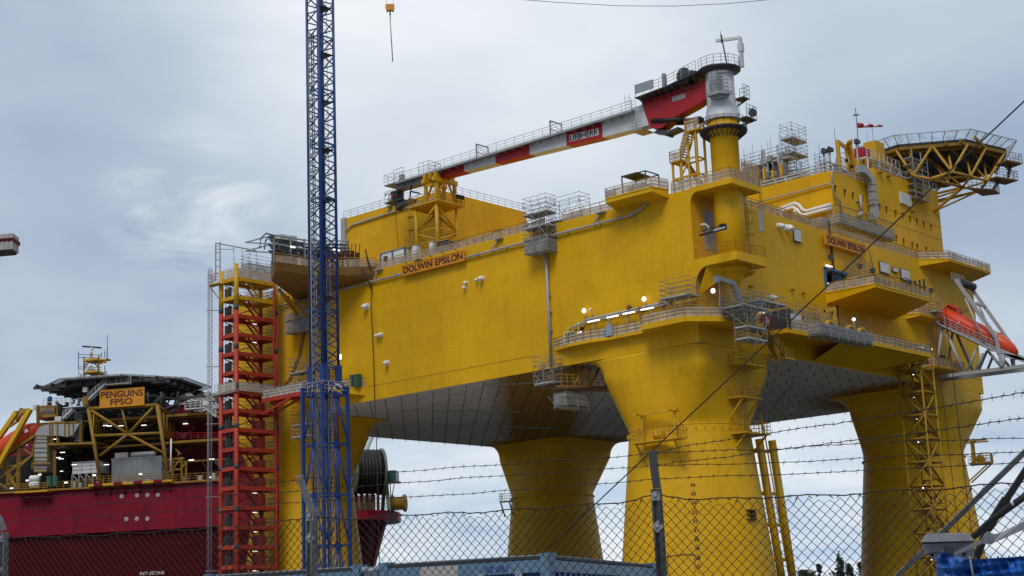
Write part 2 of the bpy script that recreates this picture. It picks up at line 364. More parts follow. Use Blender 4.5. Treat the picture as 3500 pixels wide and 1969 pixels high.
def scaffold(name,label,o,a,b,na,nb,levels,decks,group=None,extra=.8,boards=True,brace=True,sheet=None,mess=0):
    """tube scaffold: corner o, bay vectors a,b, level heights above o, decked levels"""
    o,a,b=v3(o),v3(a),v3(b); t=thing(name,label,'scaffold',o,group); U=Vector((0,0,1))
    st=MB(); lg=MB(); dk=MB(); tb=MB(); top=levels[-1]
    for i in range(na+1):
        for j in range(nb+1):
            if 0<i<na and 0<j<nb: continue
            p=o+a*i+b*j; st.tube(p-U*.3,p+U*(top+extra*random.uniform(.5,1.2)),.036,4)
    for z in levels:
        for zz in (z+.5,z+1.0,z):
            if zz>top+1.1: continue
            for j in (0,nb): lg.tube(o+b*j+U*zz-a*.1,o+b*j+a*na*1.02+U*zz,.028,4)
            for i in (0,na): lg.tube(o+a*i+U*zz-b*.1,o+a*i+b*nb*1.02+U*zz,.028,4)
    if brace:
        for k,(z0,z1) in enumerate(zip(levels,levels[1:])):
            for i in range(na):
                p,q=(i,i+1) if (i+k)%2 else (i+1,i)
                st.tube(o+a*p+U*z0,o+a*q+U*z1,.028,4)
            for j in range(nb):
                p,q=(j,j+1) if (j+k)%2 else (j+1,j)
                st.tube(o+b*p+U*z0,o+b*q+U*z1,.028,4)
    for k in range(3+na+mess):
        p=o+a*random.uniform(0,na)+b*random.choice((0,nb))+U*random.uniform(0,top); st.tube(p,p+(a.normalized()*random.uniform(-1.6,1.6)+b.normalized()*random.uniform(-.6,.6)+U*random.uniform(-1.2,1.6)),.028,4)
    for z in decks:
        dk.obox(o+U*(z-.08)+a*.03+b*.03,a*(na-.06),b*(nb-.06),U*.07)
        if boards:
            for j in (0,nb): tb.obox(o+b*j+U*z,a*na,b.normalized()*.05,U*.19)
            for i in (0,na): tb.obox(o+a*i+U*z,b*nb,a.normalized()*.05,U*.19)
    st.build('tube_frame','scaff',t); lg.build('guard_railing','scaff',t)
    if decks: dk.build('planked_deck','plank',t)
    if decks and boards: tb.build('toe_board','board',t)
    if sheet:
        s=MB()
        for (z0,z1) in sheet:
            s.face([o+U*z0,o+a*na+U*z0,o+a*na+U*z1,o+U*z1]); s.face([o+U*z0,o+b*nb+U*z0,o+b*nb+U*z1,o+U*z1])
        s.build('sheeting','netting_grey',t)
    return t
# ---------------------------------------------------------------- ground, quay, water
ZT,ZB,UU,VV=49.106,31.386,83.226,71.632
def structure(mb,name,m): o=mb.build(name,m,None,origin=(0,0,0)); o['kind']='structure'; return o
NEARQ=FW.copy(); NEARQ.z=0; NEARQ.normalize(); SIDE=Vector((NEARQ.y,-NEARQ.x,0))
def ground_pt(fwd,side,z=0.0): p=CAM+NEARQ*fwd+SIDE*side; return Vector((p.x,p.y,z))
structure(MB().face([ground_pt(-80,-200),ground_pt(-80,200),ground_pt(112,200),ground_pt(112,-200)]),'quay','concrete')
structure(MB().face([ground_pt(-6000,-7000,-3),ground_pt(-6000,7000,-3),ground_pt(9000,7000,-3),ground_pt(9000,-7000,-3)]),'water','water')
structure(MB().face([ground_pt(560,-300,-1),ground_pt(560,1400,-1),ground_pt(2500,1400,-1),ground_pt(2500,-300,-1)]),'far_shore','grass')
def quay_pad(a,b,c,d,z): structure(MB().face([ground_pt(a,c,z),ground_pt(a,d,z),ground_pt(b,d,z),ground_pt(b,c,z)]),'quay','concrete')
quay_pad(112,215,-200,8,-.004)
# ---------------------------------------------------------------- the platform
plat=thing('offshore_platform','huge yellow offshore platform standing on four flared columns','platform',(0,0,ZB))
def wall_holes(mb,o,ex,ez,w,h,holes,depth,inn):
    o,ex,ez,inn=map(v3,(o,ex,ez,inn))
    us=sorted({0,w,*[q for t in holes for q in t[:2]]}); vv=sorted({0,h,*[q for t in holes for q in t[2:4]]})
    P=lambda a,b,k=0.0: o+ex*a+ez*b+inn*k
    for u0,u1 in zip(us,us[1:]):
        for a,b in zip(vv,vv[1:]):
            if any(t[0]<=u0 and u1<=t[1] and t[2]<=a and b<=t[3] for t in holes): continue
            mb.face([P(u0,a),P(u1,a),P(u1,b),P(u0,b)])
    for (u0,u1,a,b) in [t[:4] for t in holes]:
        q=[(u0,a),(u1,a),(u1,b),(u0,b)]
        for i in range(4): mb.face([P(*q[i]),P(*q[(i+1)%4]),P(*q[(i+1)%4],depth),P(*q[i],depth)])
hw=MB(); HH=ZT-ZB
rh=[(13.6,17.6,2.7,5.0),(18.2,22.9,2.9,5.6),(28.75,34.3,10.25,12.6)]
lh=[(UU-17.45,UU-16.35,2.55,4.35)]
wall_holes(hw,(0,0,ZB),(1,0,0),(0,0,1),VV,HH,rh,1.6,(0,1,0))
wall_holes(hw,(0,UU,ZB),(0,-1,0),(0,0,1),UU,HH,lh,1.2,(1,0,0))
hw.face([(VV,0,ZB),(VV,UU,ZB),(VV,UU,ZT),(VV,0,ZT)]); hw.face([(0,UU,ZB),(VV,UU,ZB),(VV,UU,ZT),(0,UU,ZT)])
hw.face([(0,0,ZT),(VV,0,ZT),(VV,UU,ZT),(0,UU,ZT)])
hw.build('hull_wall','yellow_wall',plat)
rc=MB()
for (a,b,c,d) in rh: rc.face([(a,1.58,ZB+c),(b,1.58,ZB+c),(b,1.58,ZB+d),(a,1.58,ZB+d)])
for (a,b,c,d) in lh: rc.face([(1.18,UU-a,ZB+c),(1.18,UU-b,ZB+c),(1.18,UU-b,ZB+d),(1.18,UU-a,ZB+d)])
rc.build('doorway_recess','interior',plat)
us=MB(); us.face([(0,0,ZB+.02),(0,UU,ZB+.02),(VV,UU,ZB+.02),(VV,0,ZB+.02)])
us.build('underside','underside',plat)
pg=MB()
for i in range(24):
    for j in range(28):
        x,y=1.4+3.0*i,1.2+3.0*j
        if x>VV-1 or y>UU-1: continue
        if (i+j)%2: x+=.0
        for (cx,cy) in ((7.3,7.3),(7.3,UU-7.3),(VV-7.3,7.3),(VV-7.3,UU-7.3)):
            if max(abs(x-cx),abs(y-cy))<9.6: break
        else:
            pg.tube((x,y,ZB+.02),(x,y,ZB-.42),.055,5)
pg.build('drain_pegs','black',plat,kind='stuff',label='small dark pegs in rows under the grey hull bottom')
sm=MB()
for k in range(0):      # raised ridges of the insulation below the hull
    y=8+8.2*k; sm.beam((2,y,ZB-.03),(VV-3,y+.8,ZB-.03),.16,.10)
for (p,q) in [((18,8),(34,26)),((10,58),(26,50)),((26,66),(46,60)),((36,10),(56,26)),((12,22),(3,36)),((30,60),(16,44)),((40,28),(64,44))]:
    sm.beam((*p,ZB-.04),(*q,ZB-.04),.35,.12)
sm.build('cable_trays','board',plat)
def leg_rings(cx,cy,half,hx,hy,c0):
    """square flush with the hull corner above, drawn in to a round column at the waist"""
    rings=[]; n=72; zs=[-3,6,14,20,22.3,22.7]+[22.7+(ZB-2.4-22.7)*k/10 for k in range(1,11)]+[ZB-2.1+2.1*k/7 for k in range(0,8)]
    for z in zs:
        t=max(0,min(1,(z-22.7)/(ZB-2.4-22.7))); r=7.0+.11*max(0,22.7-z); rg=[]
        for k in range(n):
            a=2*math.pi*(k+.5)/n; c,s=math.cos(a),math.sin(a)
            pw=14; sq=half*(abs(c)**pw+abs(s)**pw)**(-1/pw)
            px=(1-t)*(c0[0]+c*r)+t*(cx+c*sq); py=(1-t)*(c0[1]+s*r)+t*(cy+s*sq)
            q=(z-(ZB-2.4))/2.4
            if q>0:
                f=2.5*(1-math.sqrt(max(0,1-q*q))); m=max(abs(c),abs(s))
                wx=max(0,c*hx/m)**5; wy=max(0,s*hy/m)**5
                px+=hx*f*wx; py+=hy*f*wy
            rg.append((px,py,z))
        rings.append(rg)
    return rings
LEGS=[((7.25,7.25),(1,1),(7.2,7.2),'near column of the platform, carrying black draught numbers'),((7.25,UU-7.25),(1,-1),(7.3,UU-7.3),'left column of the platform behind the blue mast'),
      ((VV-7.25,7.25),(-1,1),(VV-8,8),'right column of the platform with the stair tower'),((VV-7.25,UU-7.25),(-1,-1),(VV-8.6,UU-7.4),'far column of the platform seen under the hull')]
legobj=[]
for (c,hd,c0,lab) in LEGS:
    m=MB(); m.grid(leg_rings(c[0],c[1],7.23,hd[0],hd[1],c0))
    lo=m.build('leg','yellow_leg',plat,label=lab); legobj.append(lo)
    p=MB()
    for k in range(44):
        a=2*math.pi*k/44; d=Vector((math.cos(a),math.sin(a),0)); o=Vector((c0[0],c0[1],22.2)); p.obox(o+d*6.95-Vector((0,0,.12)),d*.35,Vector((-d.y,d.x,0))*.07,(0,0,.25))
    p.lathe((c0[0],c0[1],22.62),[(7.03,0),(7.06,.06),(7.03,.12)],64)
    p.build('padeye_ring','yellow_leg',lo)
# draught numbers on the near column
def on_cone(px,py,c,t0=120):
    lo,hi=100.0,c
    best=None; d=ray(px,py)
    for i in range(4000):
        t=120+i*.025; q=CAM+d*t; r=7.0+.11*max(0,22.7-q.z)
        if math.hypot(q.x-7.2,q.y-7.2)<=r: return q
    return None
dm=MB()
for k,num in enumerate(range(36,26,-1)):
    px,py=2050+(672+4.7*k)/2.1667,1300+(785+67.6*k)/2.1667
    q=on_cone(px,py,200)
    if q is None: continue
    nrm=Vector((q.x-7.2,q.y-7.2,0)).normalized(); xd=Vector((-nrm.y,nrm.x,0))
    upv=(Vector((0,0,1))-nrm*.11).normalized()
    text('draught_mark',str(num),'mark_black',legobj[0],q+nrm*.04,xd,upv,.36,.52,.03,label='black draught number %d'%num)
    q2=on_cone(px+7,py+15.6,200)
    if q2 is not None: dm.obox(q2+nrm*.02,xd*.2,nrm*.03,(0,0,.06))
dm.build('draught_ticks','mark_black',legobj[0])
# weld strip low on both walls, upper drain pipe with its drops
ws=MB(); ws.box(-.03,0,24,UU,33.30,33.36); ws.box(26,VV,-.03,0,ZB+2.1,ZB+2.15); ws.build('weld_strip','yellow_dim',plat)
dp=MB(); pz=47.63
dp.path([(-.32,UU-11,pz-.3),(-.32,40,pz-.05),(-.32,15,pz),(-.32,8.5,pz+.02),(-.32,6.6,pz+.5),(-.3,5.6,pz+1.2)],.15,8)
for y in (14,22.5,30.5,45,52.5): dp.tube((-.32,y,pz),(-.3,y-1.2,ZT-.25),.09,6); dp.box(-.55,.1,y-1.9,y-.6,ZT-.25,ZT-.1)
for y in range(8,70,5): dp.box(-.5,0,y-.08,y+.08,pz-.2,pz+.2)
dp.build('drain_pipe','cladding',plat)
gp=MB(); gp.tube((-.4,21.45,46.2),(-.4,21.4,31.6),.19,10); gp.box(-.5,0,21.2,21.6,40.2,40.4); gp.box(-.5,0,21.2,21.6,35.9,36.1); gp.box(-.62,-.2,21.1,21.3,38.2,38.6)
gp.build('downpipe','cladding',plat)
# main deck railing and debris netting on both long edges
rl=MB(); nn=MB()
le=[(.15,UU-2,ZT),(.15,21.9,ZT)]; rl.rail(le,1.25,1.5,.05); nn.net(le,1.0,(.12,0,.05))
le=[(.15,19.0,ZT),(.15,10.2,ZT)]; rl.rail(le,1.25,1.5,.05); nn.net(le,.9,(.12,0,.05))
rl.build('left_edge_railing','yellow_dim',plat); nn.build('debris_netting','netting',plat)
rl=MB(); nn=MB(); le=[(8.6,.15,ZT),(VV-.2,.15,ZT)]; rl.rail(le,1.25,1.5,.05); nn.net(le,1.05,(0,.12,.05))
rl.build('right_edge_railing','yellow_dim',plat); nn.build('debris_netting','netting',plat)
# cantilever brackets: deck plate thin at the front, deep at the wall
def bracket(o,e,out,run,depth,tf,tw,slant=(0,0)):
    """o on the wall at deck level, e along the wall, out away from it"""
    o,e,out=map(v3,(o,e,out)); m=MB(); U=Vector((0,0,1)); a,b=o,o+e*run; fa=a+out*depth+e*slant[0]; fb=b+out*depth+e*slant[1]
    T=[a,b,fb,fa]; Bt=[a-U*tw,b-U*tw,fb-U*tf,fa-U*tf]
    m.face(T); m.face(Bt[::-1])
    for i in range(4): j=(i+1)%4; m.face([T[i],Bt[i],Bt[j],T[j]])
    m.beam(fa-U*.02,fb-U*.02,.12,.14); m.beam(fa,a,.12,.14); m.beam(fb,b,.12,.14)
    return m,[a,fa,fb,b]
def balcony(name,label,o,e,out,run,depth,tf,tw,slant=(0,0),net=True,h=1.2,m='yellow_wall',railm='yellow_dim',gap=None,group=None):
    mb,ed=bracket(o,e,out,run,depth,tf,tw,slant); t=thing(name,label,'balcony',o,group); mb.build('bracket_deck',m,t)
    r=MB(); n=MB(); r.rail(ed,h,1.3,.045); n.net(ed,h*.9,v3(out)*-.1)
    r.build('railing',railm,t)
    if net: n.build('debris_netting','netting',t)
    return t
balcony('switchgear_balcony','large yellow balcony carrying black bushings on the balcony wall',(28.65,0,40.75),(1,0,0),(0,-1,0),17.5,7.0,.42,1.35,(0,-2.9))
b2=balcony('corner_balcony','yellow balcony below the deck house at the right hand deck corner',(55.0,0,ZT),(1,0,0),(0,-1,0),16.6,3.0,.3,1.0,(3.4,0))
balcony('overhang_balcony','small yellow balcony jutting over the left deck edge beside the pedestal crane',(0,2.9,ZT+.55),(0,1,0),(-1,0,0),7.6,2.5,.55,1.0,(.6,-.3))
# near column working deck, two stretches
def polydeck(name,label,pts,z,t,railpts,h=1.2,net=True,m='yellow_wall'):
    o=thing(name,label,'balcony',(sum(p[0] for p in pts)/len(pts),sum(p[1] for p in pts)/len(pts),z)); d=MB(); d.prism([(p[0],p[1],z-t) for p in pts],(0,0,t)); d.build('deck_plate',m,o)
    r=MB(); n=MB(); q=[(p[0],p[1],z) for p in railpts]; r.rail(q,h,1.35,.045); n.net(q,h*.85,(.06,.06,0)); r.build('railing','yellow_dim',o)
    if net: n.build('debris_netting','netting',o)
    return o
polydeck('side_walkway','yellow walkway along the wall left of the near column top',[(0,21.2),(-1.1,18),(-1.3,14.4),(-.75,12.4),(-.9,6.6),(0,6.6)],33.72,.36,[(0,21.2),(-1.1,18),(-1.3,14.4),(-.75,12.4),(-.9,6.6)])
polydeck('corner_deck','yellow working deck wrapped round the head of the near column',[(0,7.6),(-2.6,6.0),(-3.0,-.3),(.7,-3.0),(7.2,-2.9),(7.2,0),(0,0)],33.95,.62,[(0,7.6),(-2.6,6.0),(-3.0,-.3),(.7,-3.0),(7.2,-2.9)])
wk=polydeck('long_walkway','yellow walkway with plastic sheeting along the lower balcony side wall',[(13.2,0),(13.6,-3.2),(22,-3.6),(28,-5.0),(46,-5.0),(48.2,-1.2),(48.2,0)],34.0,.5,[(13.6,-3.2),(22,-3.6),(28,-5.0),(46,-5.0),(48.2,-1.2)])
mbw=MB(); mbw.prism([(24,-4.6,33.45),(46,-4.6,33.45),(38.0,0,31.5),(24,0,31.5)],(0,0,.04)); mbw.build('sloping_soffit','yellow_wall',wk)
balcony('lifeboat_landing','small yellow landing with netting at the upper end of the lifeboat ramp',(49.6,0,40.6),(1,0,0),(0,-1,0),6.5,1.6,.3,.7,(1.2,0))
# name boards
def board(name,label,o,xd,w,h,nrm):
    o,xd,nrm=v3(o),v3(xd),v3(nrm); t=thing(name,label,'sign',o+xd*w/2)
    MB().obox(o,xd*w,(0,0,h),nrm*-.3).build('panel','sign_orange',t)
    f=MB()
    for (a,b) in (((0,0),(w,0)),((0,h),(w,h)),((0,0),(0,h)),((w,0),(w,h))):
        f.beam(o+xd*a[0]+Vector((0,0,a[1])),o+xd*b[0]+Vector((0,0,b[1])),.1,.1)
    f.build('edge_trim','sign_orange',t)
    text('lettering','DOLWIN EPSILON','sign_brown',t,o+xd*.28+Vector((0,0,.22))+nrm*.01,xd,(0,0,1),h-.44,w-.56,.03,bold=.02)
    a=MB()
    for k in range(5):
        p=o+xd*(w*(k+.5)/5)+Vector((0,0,h)); a.tube(p-nrm*.3,p+nrm*.5+Vector((0,0,.28)),.035,4); a.box(p.x-.14+nrm.x*.5,p.x+.14+nrm.x*.5,p.y-.14+nrm.y*.5,p.y+.14+nrm.y*.5,p.z+.2,p.z+.32)
    a.build('sign_lamp_arms','yellow_dim',t)
    return t
board('name_board','orange DOLWIN EPSILON name board on the long long wall',(-.62,46.35,47.16),(0,-1,0),11.4,1.32,(-1,0,0))
board('name_board','orange DOLWIN EPSILON name board on the balcony wall beside the crane corner',(28.85,-.62,47.08),(1,0,0),10.0,1.3,(0,-1,0))
# wall vents: white hooded elbows
def vent_mesh(m,o,out,r,ln=.6):
    o,out=v3(o),v3(out); U=Vector((0,0,1)); pts=[o]+[o+out*(ln*.5+r*math.sin(a))+U*(r*(math.cos(a)-1)) for a in (0,.5,1.0,1.45)]
    m.path(pts,r,12); m.lathe(o,[(r*1.25,0),(r*1.25,.06)],12,out)
vents=[(1255,1050,.34,'l','white vent hood on the long wall just right of the long hanging cable, highest there'),(1294,1150,.2,'l','left and smaller of the paired vent hoods midway up the long wall'),(1305,1147,.24,'l','right and larger of the paired vent hoods midway up the long wall'),
 (1326,1243,.27,'l','single white vent hood low on the long wall'),(1596,969,.17,'l','upper of two tiny stacked vent hoods below the long wall name board'),(1592,986,.17,'l','lower of two tiny stacked vent hoods below the long wall name board'),
 (1634,960,.17,'l','small vent hood paired with a bigger one right of the tiny stacked hoods'),(1650,955,.26,'l','bigger white vent hood below the right end of the long wall name board'),(1204,956,.2,'l','white vent hood under the drain pipe right of the blue mast'),
 (2660,776,.3,'r','left of two white vent hoods beside the grey louvre on the balcony wall'),(2687,783,.38,'r','right of two white vent hoods beside the grey louvre on the balcony wall'),(2637,1020,.26,'r','white vent hood low on the balcony wall above the dark openings')]
for (px,py,r,sd,lab) in vents:
    p=X(px,py) if sd=='l' else Y(px,py); o=(-1,0,0) if sd=='l' else (0,-1,0); m=MB(); vent_mesh(m,p-Vector((0,0,-.1)),o,r*1.15); tag(m.build('vent_hood','white',None,origin=p),lab,'vent')
for (px,py,lab) in [(2705,990,'rusty yellow bracket left of another on the balcony wall'),(2742,1001,'rusty yellow bracket right of another on the balcony wall'),(2562,979,'rusty yellow bracket under the lower crane platform')]:
    p=Y(px,py); m=MB(); m.box(p.x-.25,p.x+.25,p.y-.35,p.y,p.z-.08,p.z+.08); m.beam(p+Vector((0,-.1,0)),p+Vector((.3,-.5,-.25)),.12); tag(m.build('pad_bracket','yellow_dim',None,origin=p),lab,'bracket')
# louvre panels on the balcony wall
def louvre(px0,py0,px1,py1,lab,y=-.25):
    a=Y(px0,py0,y); b=Y(px1,py1,y); x0,x1=min(a.x,b.x),max(a.x,b.x); z1,z0=a.z,b.z
    t=thing('louvre_panel',lab,'louvre',((x0+x1)/2,0,z0)); MB().box(x0,x1,y,-.03,z0,z1).build('cover','light_grey',t)
    f=MB(); 
    for (p,q) in (((x0,z0),(x1,z0)),((x1,z0),(x1,z1)),((x1,z1),(x0,z1)),((x0,z1),(x0,z0))): f.beam((p[0],y+.1,p[1]),(q[0],y+.1,q[1]),.14,.2)
    f.build('frame','dark_steel',t)
louvre(2714,781,2740,828,'grey square louvre panel beside two vent hoods on the balcony wall')
louvre(3008,894,3042,936,'largest light grey louvre panel above the switchgear balcony')
louvre(3053,914,3070,931,'smallest light grey louvre panel above the switchgear balcony')
louvre(3080,918,3112,961,'light grey louvre panel above the right end of the switchgear balcony')
# ---------------------------------------------------------------- pedestal crane on the near corner
PC=Vector((3.1,-3.1,0))
cp=thing('crane_platform','upper yellow platform round the pedestal of the white and red crane','platform',(3.1,-2.8,48.6))
MB().prism([(0,.02,48.57),(0,-5.66,48.57),(6.22,-5.66,48.57),(6.22,-.02,48.57)],(0,0,.64)).build('deck_plate','yellow_wall',cp)
r=MB(); n=MB(); ed=[(.1,2.6,49.21),(.1,-5.56,49.21),(6.12,-5.56,49.21),(6.12,-.05,49.21)]; r.rail(ed,1.3,1.25,.045); n.net(ed,1.15,(.1,.1,0)); r.build('railing','yellow_dim',cp); n.build('debris_netting','netting',cp)
g=MB(); c=[(0,0,48.57),(0,0,47.3)]+[(0,-.9+.9*math.cos(a),47.3+1.27*math.sin(a)) for a in (.3,.6,.9,1.2,1.5)]; g.prism(c,(.12,0,0)); g.build('gusset','yellow_wall',cp)
lp=thing('crane_platform','lower yellow platform round the pedestal of the white and red crane','platform',(3.1,-2.8,39.8))
m=MB(); m.prism([(0,.02,39.82),(0,-5.66,39.82),(6.2,-5.66,39.82),(6.2,-.02,39.82)],(0,0,.98)); m.prism([(3.6,-.02,39.2),(5.9,-4.3,39.45),(6.6,-3.2,39.3),(6.6,-.02,39.0)],(0,0,.12)); m.build('deck_plate','yellow_wall',lp)
r=MB(); ed=[(.1,0,40.8),(.1,-5.56,40.8),(6.1,-5.56,40.8),(6.1,-.05,40.8)]; r.rail(ed,1.25,1.1,.04); r.build('railing','yellow_dim',lp)
g=MB(); c=[(0,0,39.82),(0,0,37.6)]+[(0,-1.7+1.7*math.cos(a),37.6+2.2*math.sin(a)) for a in (.3,.6,.9,1.2,1.5)]; g.prism(c,(.12,0,0))
g.face([(.1,0,36.6),(.1,-.02,36.6),(3.1,-4.3,39.8),(.1,-1.6,39.8)]); g.lathe((3.1,-3.1,36.9),[(.25,0),(.5,.7),(1.2,1.9),(1.9,2.9)],20); g.build('gusset','yellow_wall',lp)
sg=MB(); p=Y(2543,800,-5.4); sg.box(5.3,5.9,-5.75,-5.6,43.9,46.3); sg.build('notice_board','cont_grey',lp)
pp=MB(); pp.box(2.3,4.5,-.04,-.01,42.4,47.0); pp.build('primer_patch','cladding',plat)
fg=thing('folded_gangway','black folded gangway strapped across the lower crane pedestal','gangway',(2.2,-4.85,42.2))
m=MB(); a,b=Vector((0.1,-4.7,42.4)),Vector((0.1,-.5,43.0)); a,b=Y(2397,803,-5.05),Y(2476,783,-5.05); m.beam(a,b,.5,.22); m.beam(a+Vector((0,0,.45)).lerp(Vector((0,0,.2)),.2),b+Vector((0,0,.5)),.1,.1); m.beam(b-Vector((.6,0,-.2)),b+Vector((.1,0,.25)),.55,.6); m.build('folded_frame','black',fg)
m=MB(); m.beam(a.lerp(b,.45)+Vector((0,-.3,.15)),a.lerp(b,.92)+Vector((0,-.3,.2)),.1,.2); m.build('tread','light_grey',fg)
lad=MB(); lad.ladder((10.8,-.3,41.0),(10.8,-.3,49.4),(1,0,0),.6,.05,.33)
for z in (42.6,44,45.4,46.8,48.2): lad.path([(10.7,-.3,z),(10.7,-.9,z),(11.1,-1.1,z),(11.5,-.9,z),(11.5,-.3,z)],.04,4)
tag(lad.build('caged_ladder','yellow_dim',None),'yellow caged ladder up the balcony wall beside the crane pedestal','ladder')

cr=thing('pedestal_crane','white and red knuckle pedestal crane resting its long boom on a lattice trestle','crane',(3.1,-3.1,37.5))
MB().lathe((3.1,-3.1,0),[(1.70,39.0),(1.70,46.6),(1.68,48.6),(1.62,49.3),(1.62,55.6),(1.85,55.7),(1.85,56.95)],48).build('pedestal','yellow_leg',cr)
MB().lathe((3.1,-3.1,0),[(2.02,56.95),(2.05,57.2),(1.95,57.6),(1.68,58.9),(1.64,60),(1.64,63.0)],48).build('slewing_column','crane_white',cr)
ww=MB(); ww.lathe((3.1,-3.1,0),[(1.9,55.7),(2.75,55.8),(2.75,55.95),(1.9,55.95)],32)
for k in range(24):
    a=2*math.pi*k/24; ww.beam((3.1+1.7*math.cos(a),-3.1+1.7*math.sin(a),54.9),(3.1+2.7*math.cos(a),-3.1+2.7*math.sin(a),55.7),.07,.2)
ww.rail([(3.1+2.7*math.cos(a),-3.1+2.7*math.sin(a),55.95) for a in [2*math.pi*k/20 for k in range(21)]],1.15,1.0,.035)
ww.build('ring_walkway','dark_steel',cr)
# boom
x0,x1=2.35,3.85
def sec(name,pts,m,lab=None):
    """side outline (y,z) of a stretch of the box boom"""
    b=MB(); b.prism([(x0,y,z) for y,z in pts],(x1-x0,0,0)); return b.build(name,m,cr,label=lab)
bot=[(6.78,58.81),(13.35,59.10),(19.86,59.45),(25.7,59.72),(31.7,59.95),(37.2,60.12),(41.5,60.25),(51.4,60.45)]
def zb(y):
    for (a,b),(c,d) in zip(bot,bot[1:]):
        if a<=y<=c: return b+(d-b)*(y-a)/(c-a)
root=[(-2.2,62.3),(-2.2,60.3),(.2,59.6),(3.06,59.0),(4.9,58.15),(6.0,58.2),(6.78,58.81),(7.72,62.1)]
rt=sec('boom_root',root,'crane_red','red cranked root of the boom')
MB().box(x0-.03,x0-.005,1.3,3.2,60.9,61.5).build('name_plate','cladding',rt)
for (a,b,mm,lab) in [(8.0,13.85,'crane_white','white boom stretch next to the red root'),(13.85,19.6,'crane_red','red boom stretch with lettering'),(19.6,25.7,'crane_white','white boom stretch left of the lettered one'),(25.7,31.6,'crane_red','red boom stretch in the middle'),(31.6,37.2,'crane_white','outer white boom stretch'),(37.2,41.5,'crane_red','red boom stretch over the trestle'),(41.5,50.2,'grey_steel','grey boom tip stretch')]:
    aa=max(a,7.2); q=[(a,zb(max(a,6.8))),(b,zb(b)),(b,61.05),(a,61.05 if a>8.5 else 61.4)]
    if a<8.5: q=[(6.8,58.95),(b,zb(b)),(b,61.1),(7.62,61.75)]
    s=sec('boom_section',q,mm,lab)
    if 'lettering' in lab:
        rec=MB(); ya,yb=19.1,14.45
        def LP(u,w): y=ya+(yb-ya)*u; zz=(zb(y)+.42)+w*.86; return Vector((x0-.012,y,zz))
        # white outlined plate with black letters, following the slight taper
        mbx=MB(); mbx.prism([LP(0,0),LP(1,0),LP(1,1),LP(0,1)],(.008,0,0)); mbx.build('letter_plate','white',s)
        xd=(LP(1,0)-LP(0,0)).normalized()
        text('boom_lettering','LIEBHERR','black',s,LP(.02,.08)+Vector((-.012,0,0)),xd,(0,0,1),.72,4.48,.012,bold=.022)
wk=MB(); wk.box(1.55,x1+.1,8.6,49.6,61.12,61.2); wk.beam((1.55,8.6,61.05),(1.55,49.6,61.05),.1,.28)
for k in range(28): y=9.2+1.45*k; wk.beam((1.55,y,61.0),(2.35,y,60.75),.07,.12)
wk.build('boom_walkway','grey_steel',cr)
r=MB(); r.rail([(1.6,8.6,61.2),(1.6,49.6,61.2)],1.1,1.55,.032); r.rail([(x1,8.6,61.2),(x1,49.6,61.2)],1.1,3.1,.03,2)
for y in (21.5,34.2):      # goal-post frames over the walkway
    r.beam((1.6,y,61.2),(1.6,y,63.0),.14); r.beam((x1,y,61.2),(x1,y,63.0),.14); r.beam((1.6,y,63.0),(x1,y,63.0),.14); r.beam((1.6,y,61.9),(x1,y,61.9),.08); r.tube((1.6,y,62.9),(x1,y,62.0),.04,4)
r.rail([(1.6,45,61.2),(1.6,43,61.2),(x1,43,61.2),(x1,45,61.2)],1.6,.9,.04); r.build('boom_railing','grey_steel',cr)
# machinery deck over the boom root
dk=MB(); pts=[(1.2,7.6,62.15),(1.2,3.2,62.3),(1.2,-1.5,63.05)]
dk.prism([(1.1,7.7,62.2),(4.9,7.7,62.2),(4.9,3.0,62.45),(1.1,3.0,62.45)],(0,0,.16)); dk.prism([(1.1,3.0,62.45),(4.9,3.0,62.45),(4.9,-1.3,63.05),(1.1,-1.3,63.05)],(0,0,.16))
dk.lathe((3.1,-3.1,0),[(1.7,62.85),(2.5,63.08),(2.55,63.25),(1.6,63.25)],16)
for k in range(9): y=7.3-1.0*k; dk.beam((1.1,y,62.2+max(0,(3-y)*.14)),(2.3,y,61.7),.07,.16)
dk.build('machinery_deck','dark_steel',cr)
r=MB(); r.rail([(1.15,7.7,62.36),(1.15,3.0,62.6),(1.0,-1.3,63.25)],1.2,1.1,.035); r.rail([(3.1+2.48*math.cos(a),-3.1+2.48*math.sin(a),63.25) for a in [R(q) for q in range(140,430,20)]],1.2,.9,.035); r.rail([(4.85,7.7,62.36),(4.85,3.0,62.6)],1.2,1.3,.035); r.build('machinery_railing','grey_steel',cr)
m=MB(); m.box(.98,1.12,4.9,7.6,62.75,63.85); m.build('screen_board','corrugated',cr)
m=MB(); m.lathe((1.5,.9,63.35),[(.95,0),(1.0,.12),(.55,.14),(.55,1.7),(1.0,1.72),(.95,1.9)],28,(1,0,0)); m.box(1.5,3.4,-.9,.1,62.9,63.5); m.tube((1.4,-.4,63.3),(3.2,-.4,63.3),.35,12); m.build('winch_drum','dark_steel',cr)
m=MB(); m.box(2.2,3.6,-2.9,-1.4,63.3,64.0); m.box(2.9,4.1,-4.2,-3.1,63.3,63.75); m.box(1.3,1.7,3.4,3.8,62.6,64.3); m.build('machinery_casing','grey_steel',cr)
q=X(2483,250,3.4); m=MB(); m.tube((3.4,-4.1,63.3),(3.4,-3.55,67.6),.09,6); m.ball((3.4,-3.6,66.9),.16,5); m.tube((3.4,-3.5,66.5),(3.4,-3.45,68.1),.04,4); m.build('aerial_mast','black',cr)
m=MB(); m.beam((4.3,-5.5,63.3),(4.3,-5.5,66.9),.35,.42); m.beam((4.3,-5.6,66.9),(3.2,-2.9,67.0),.28,.34); m.beam((4.3,-5.5,65.2),(4.3,-5.5,66.2),.6,.5); m.build('service_jib','light_grey',cr)
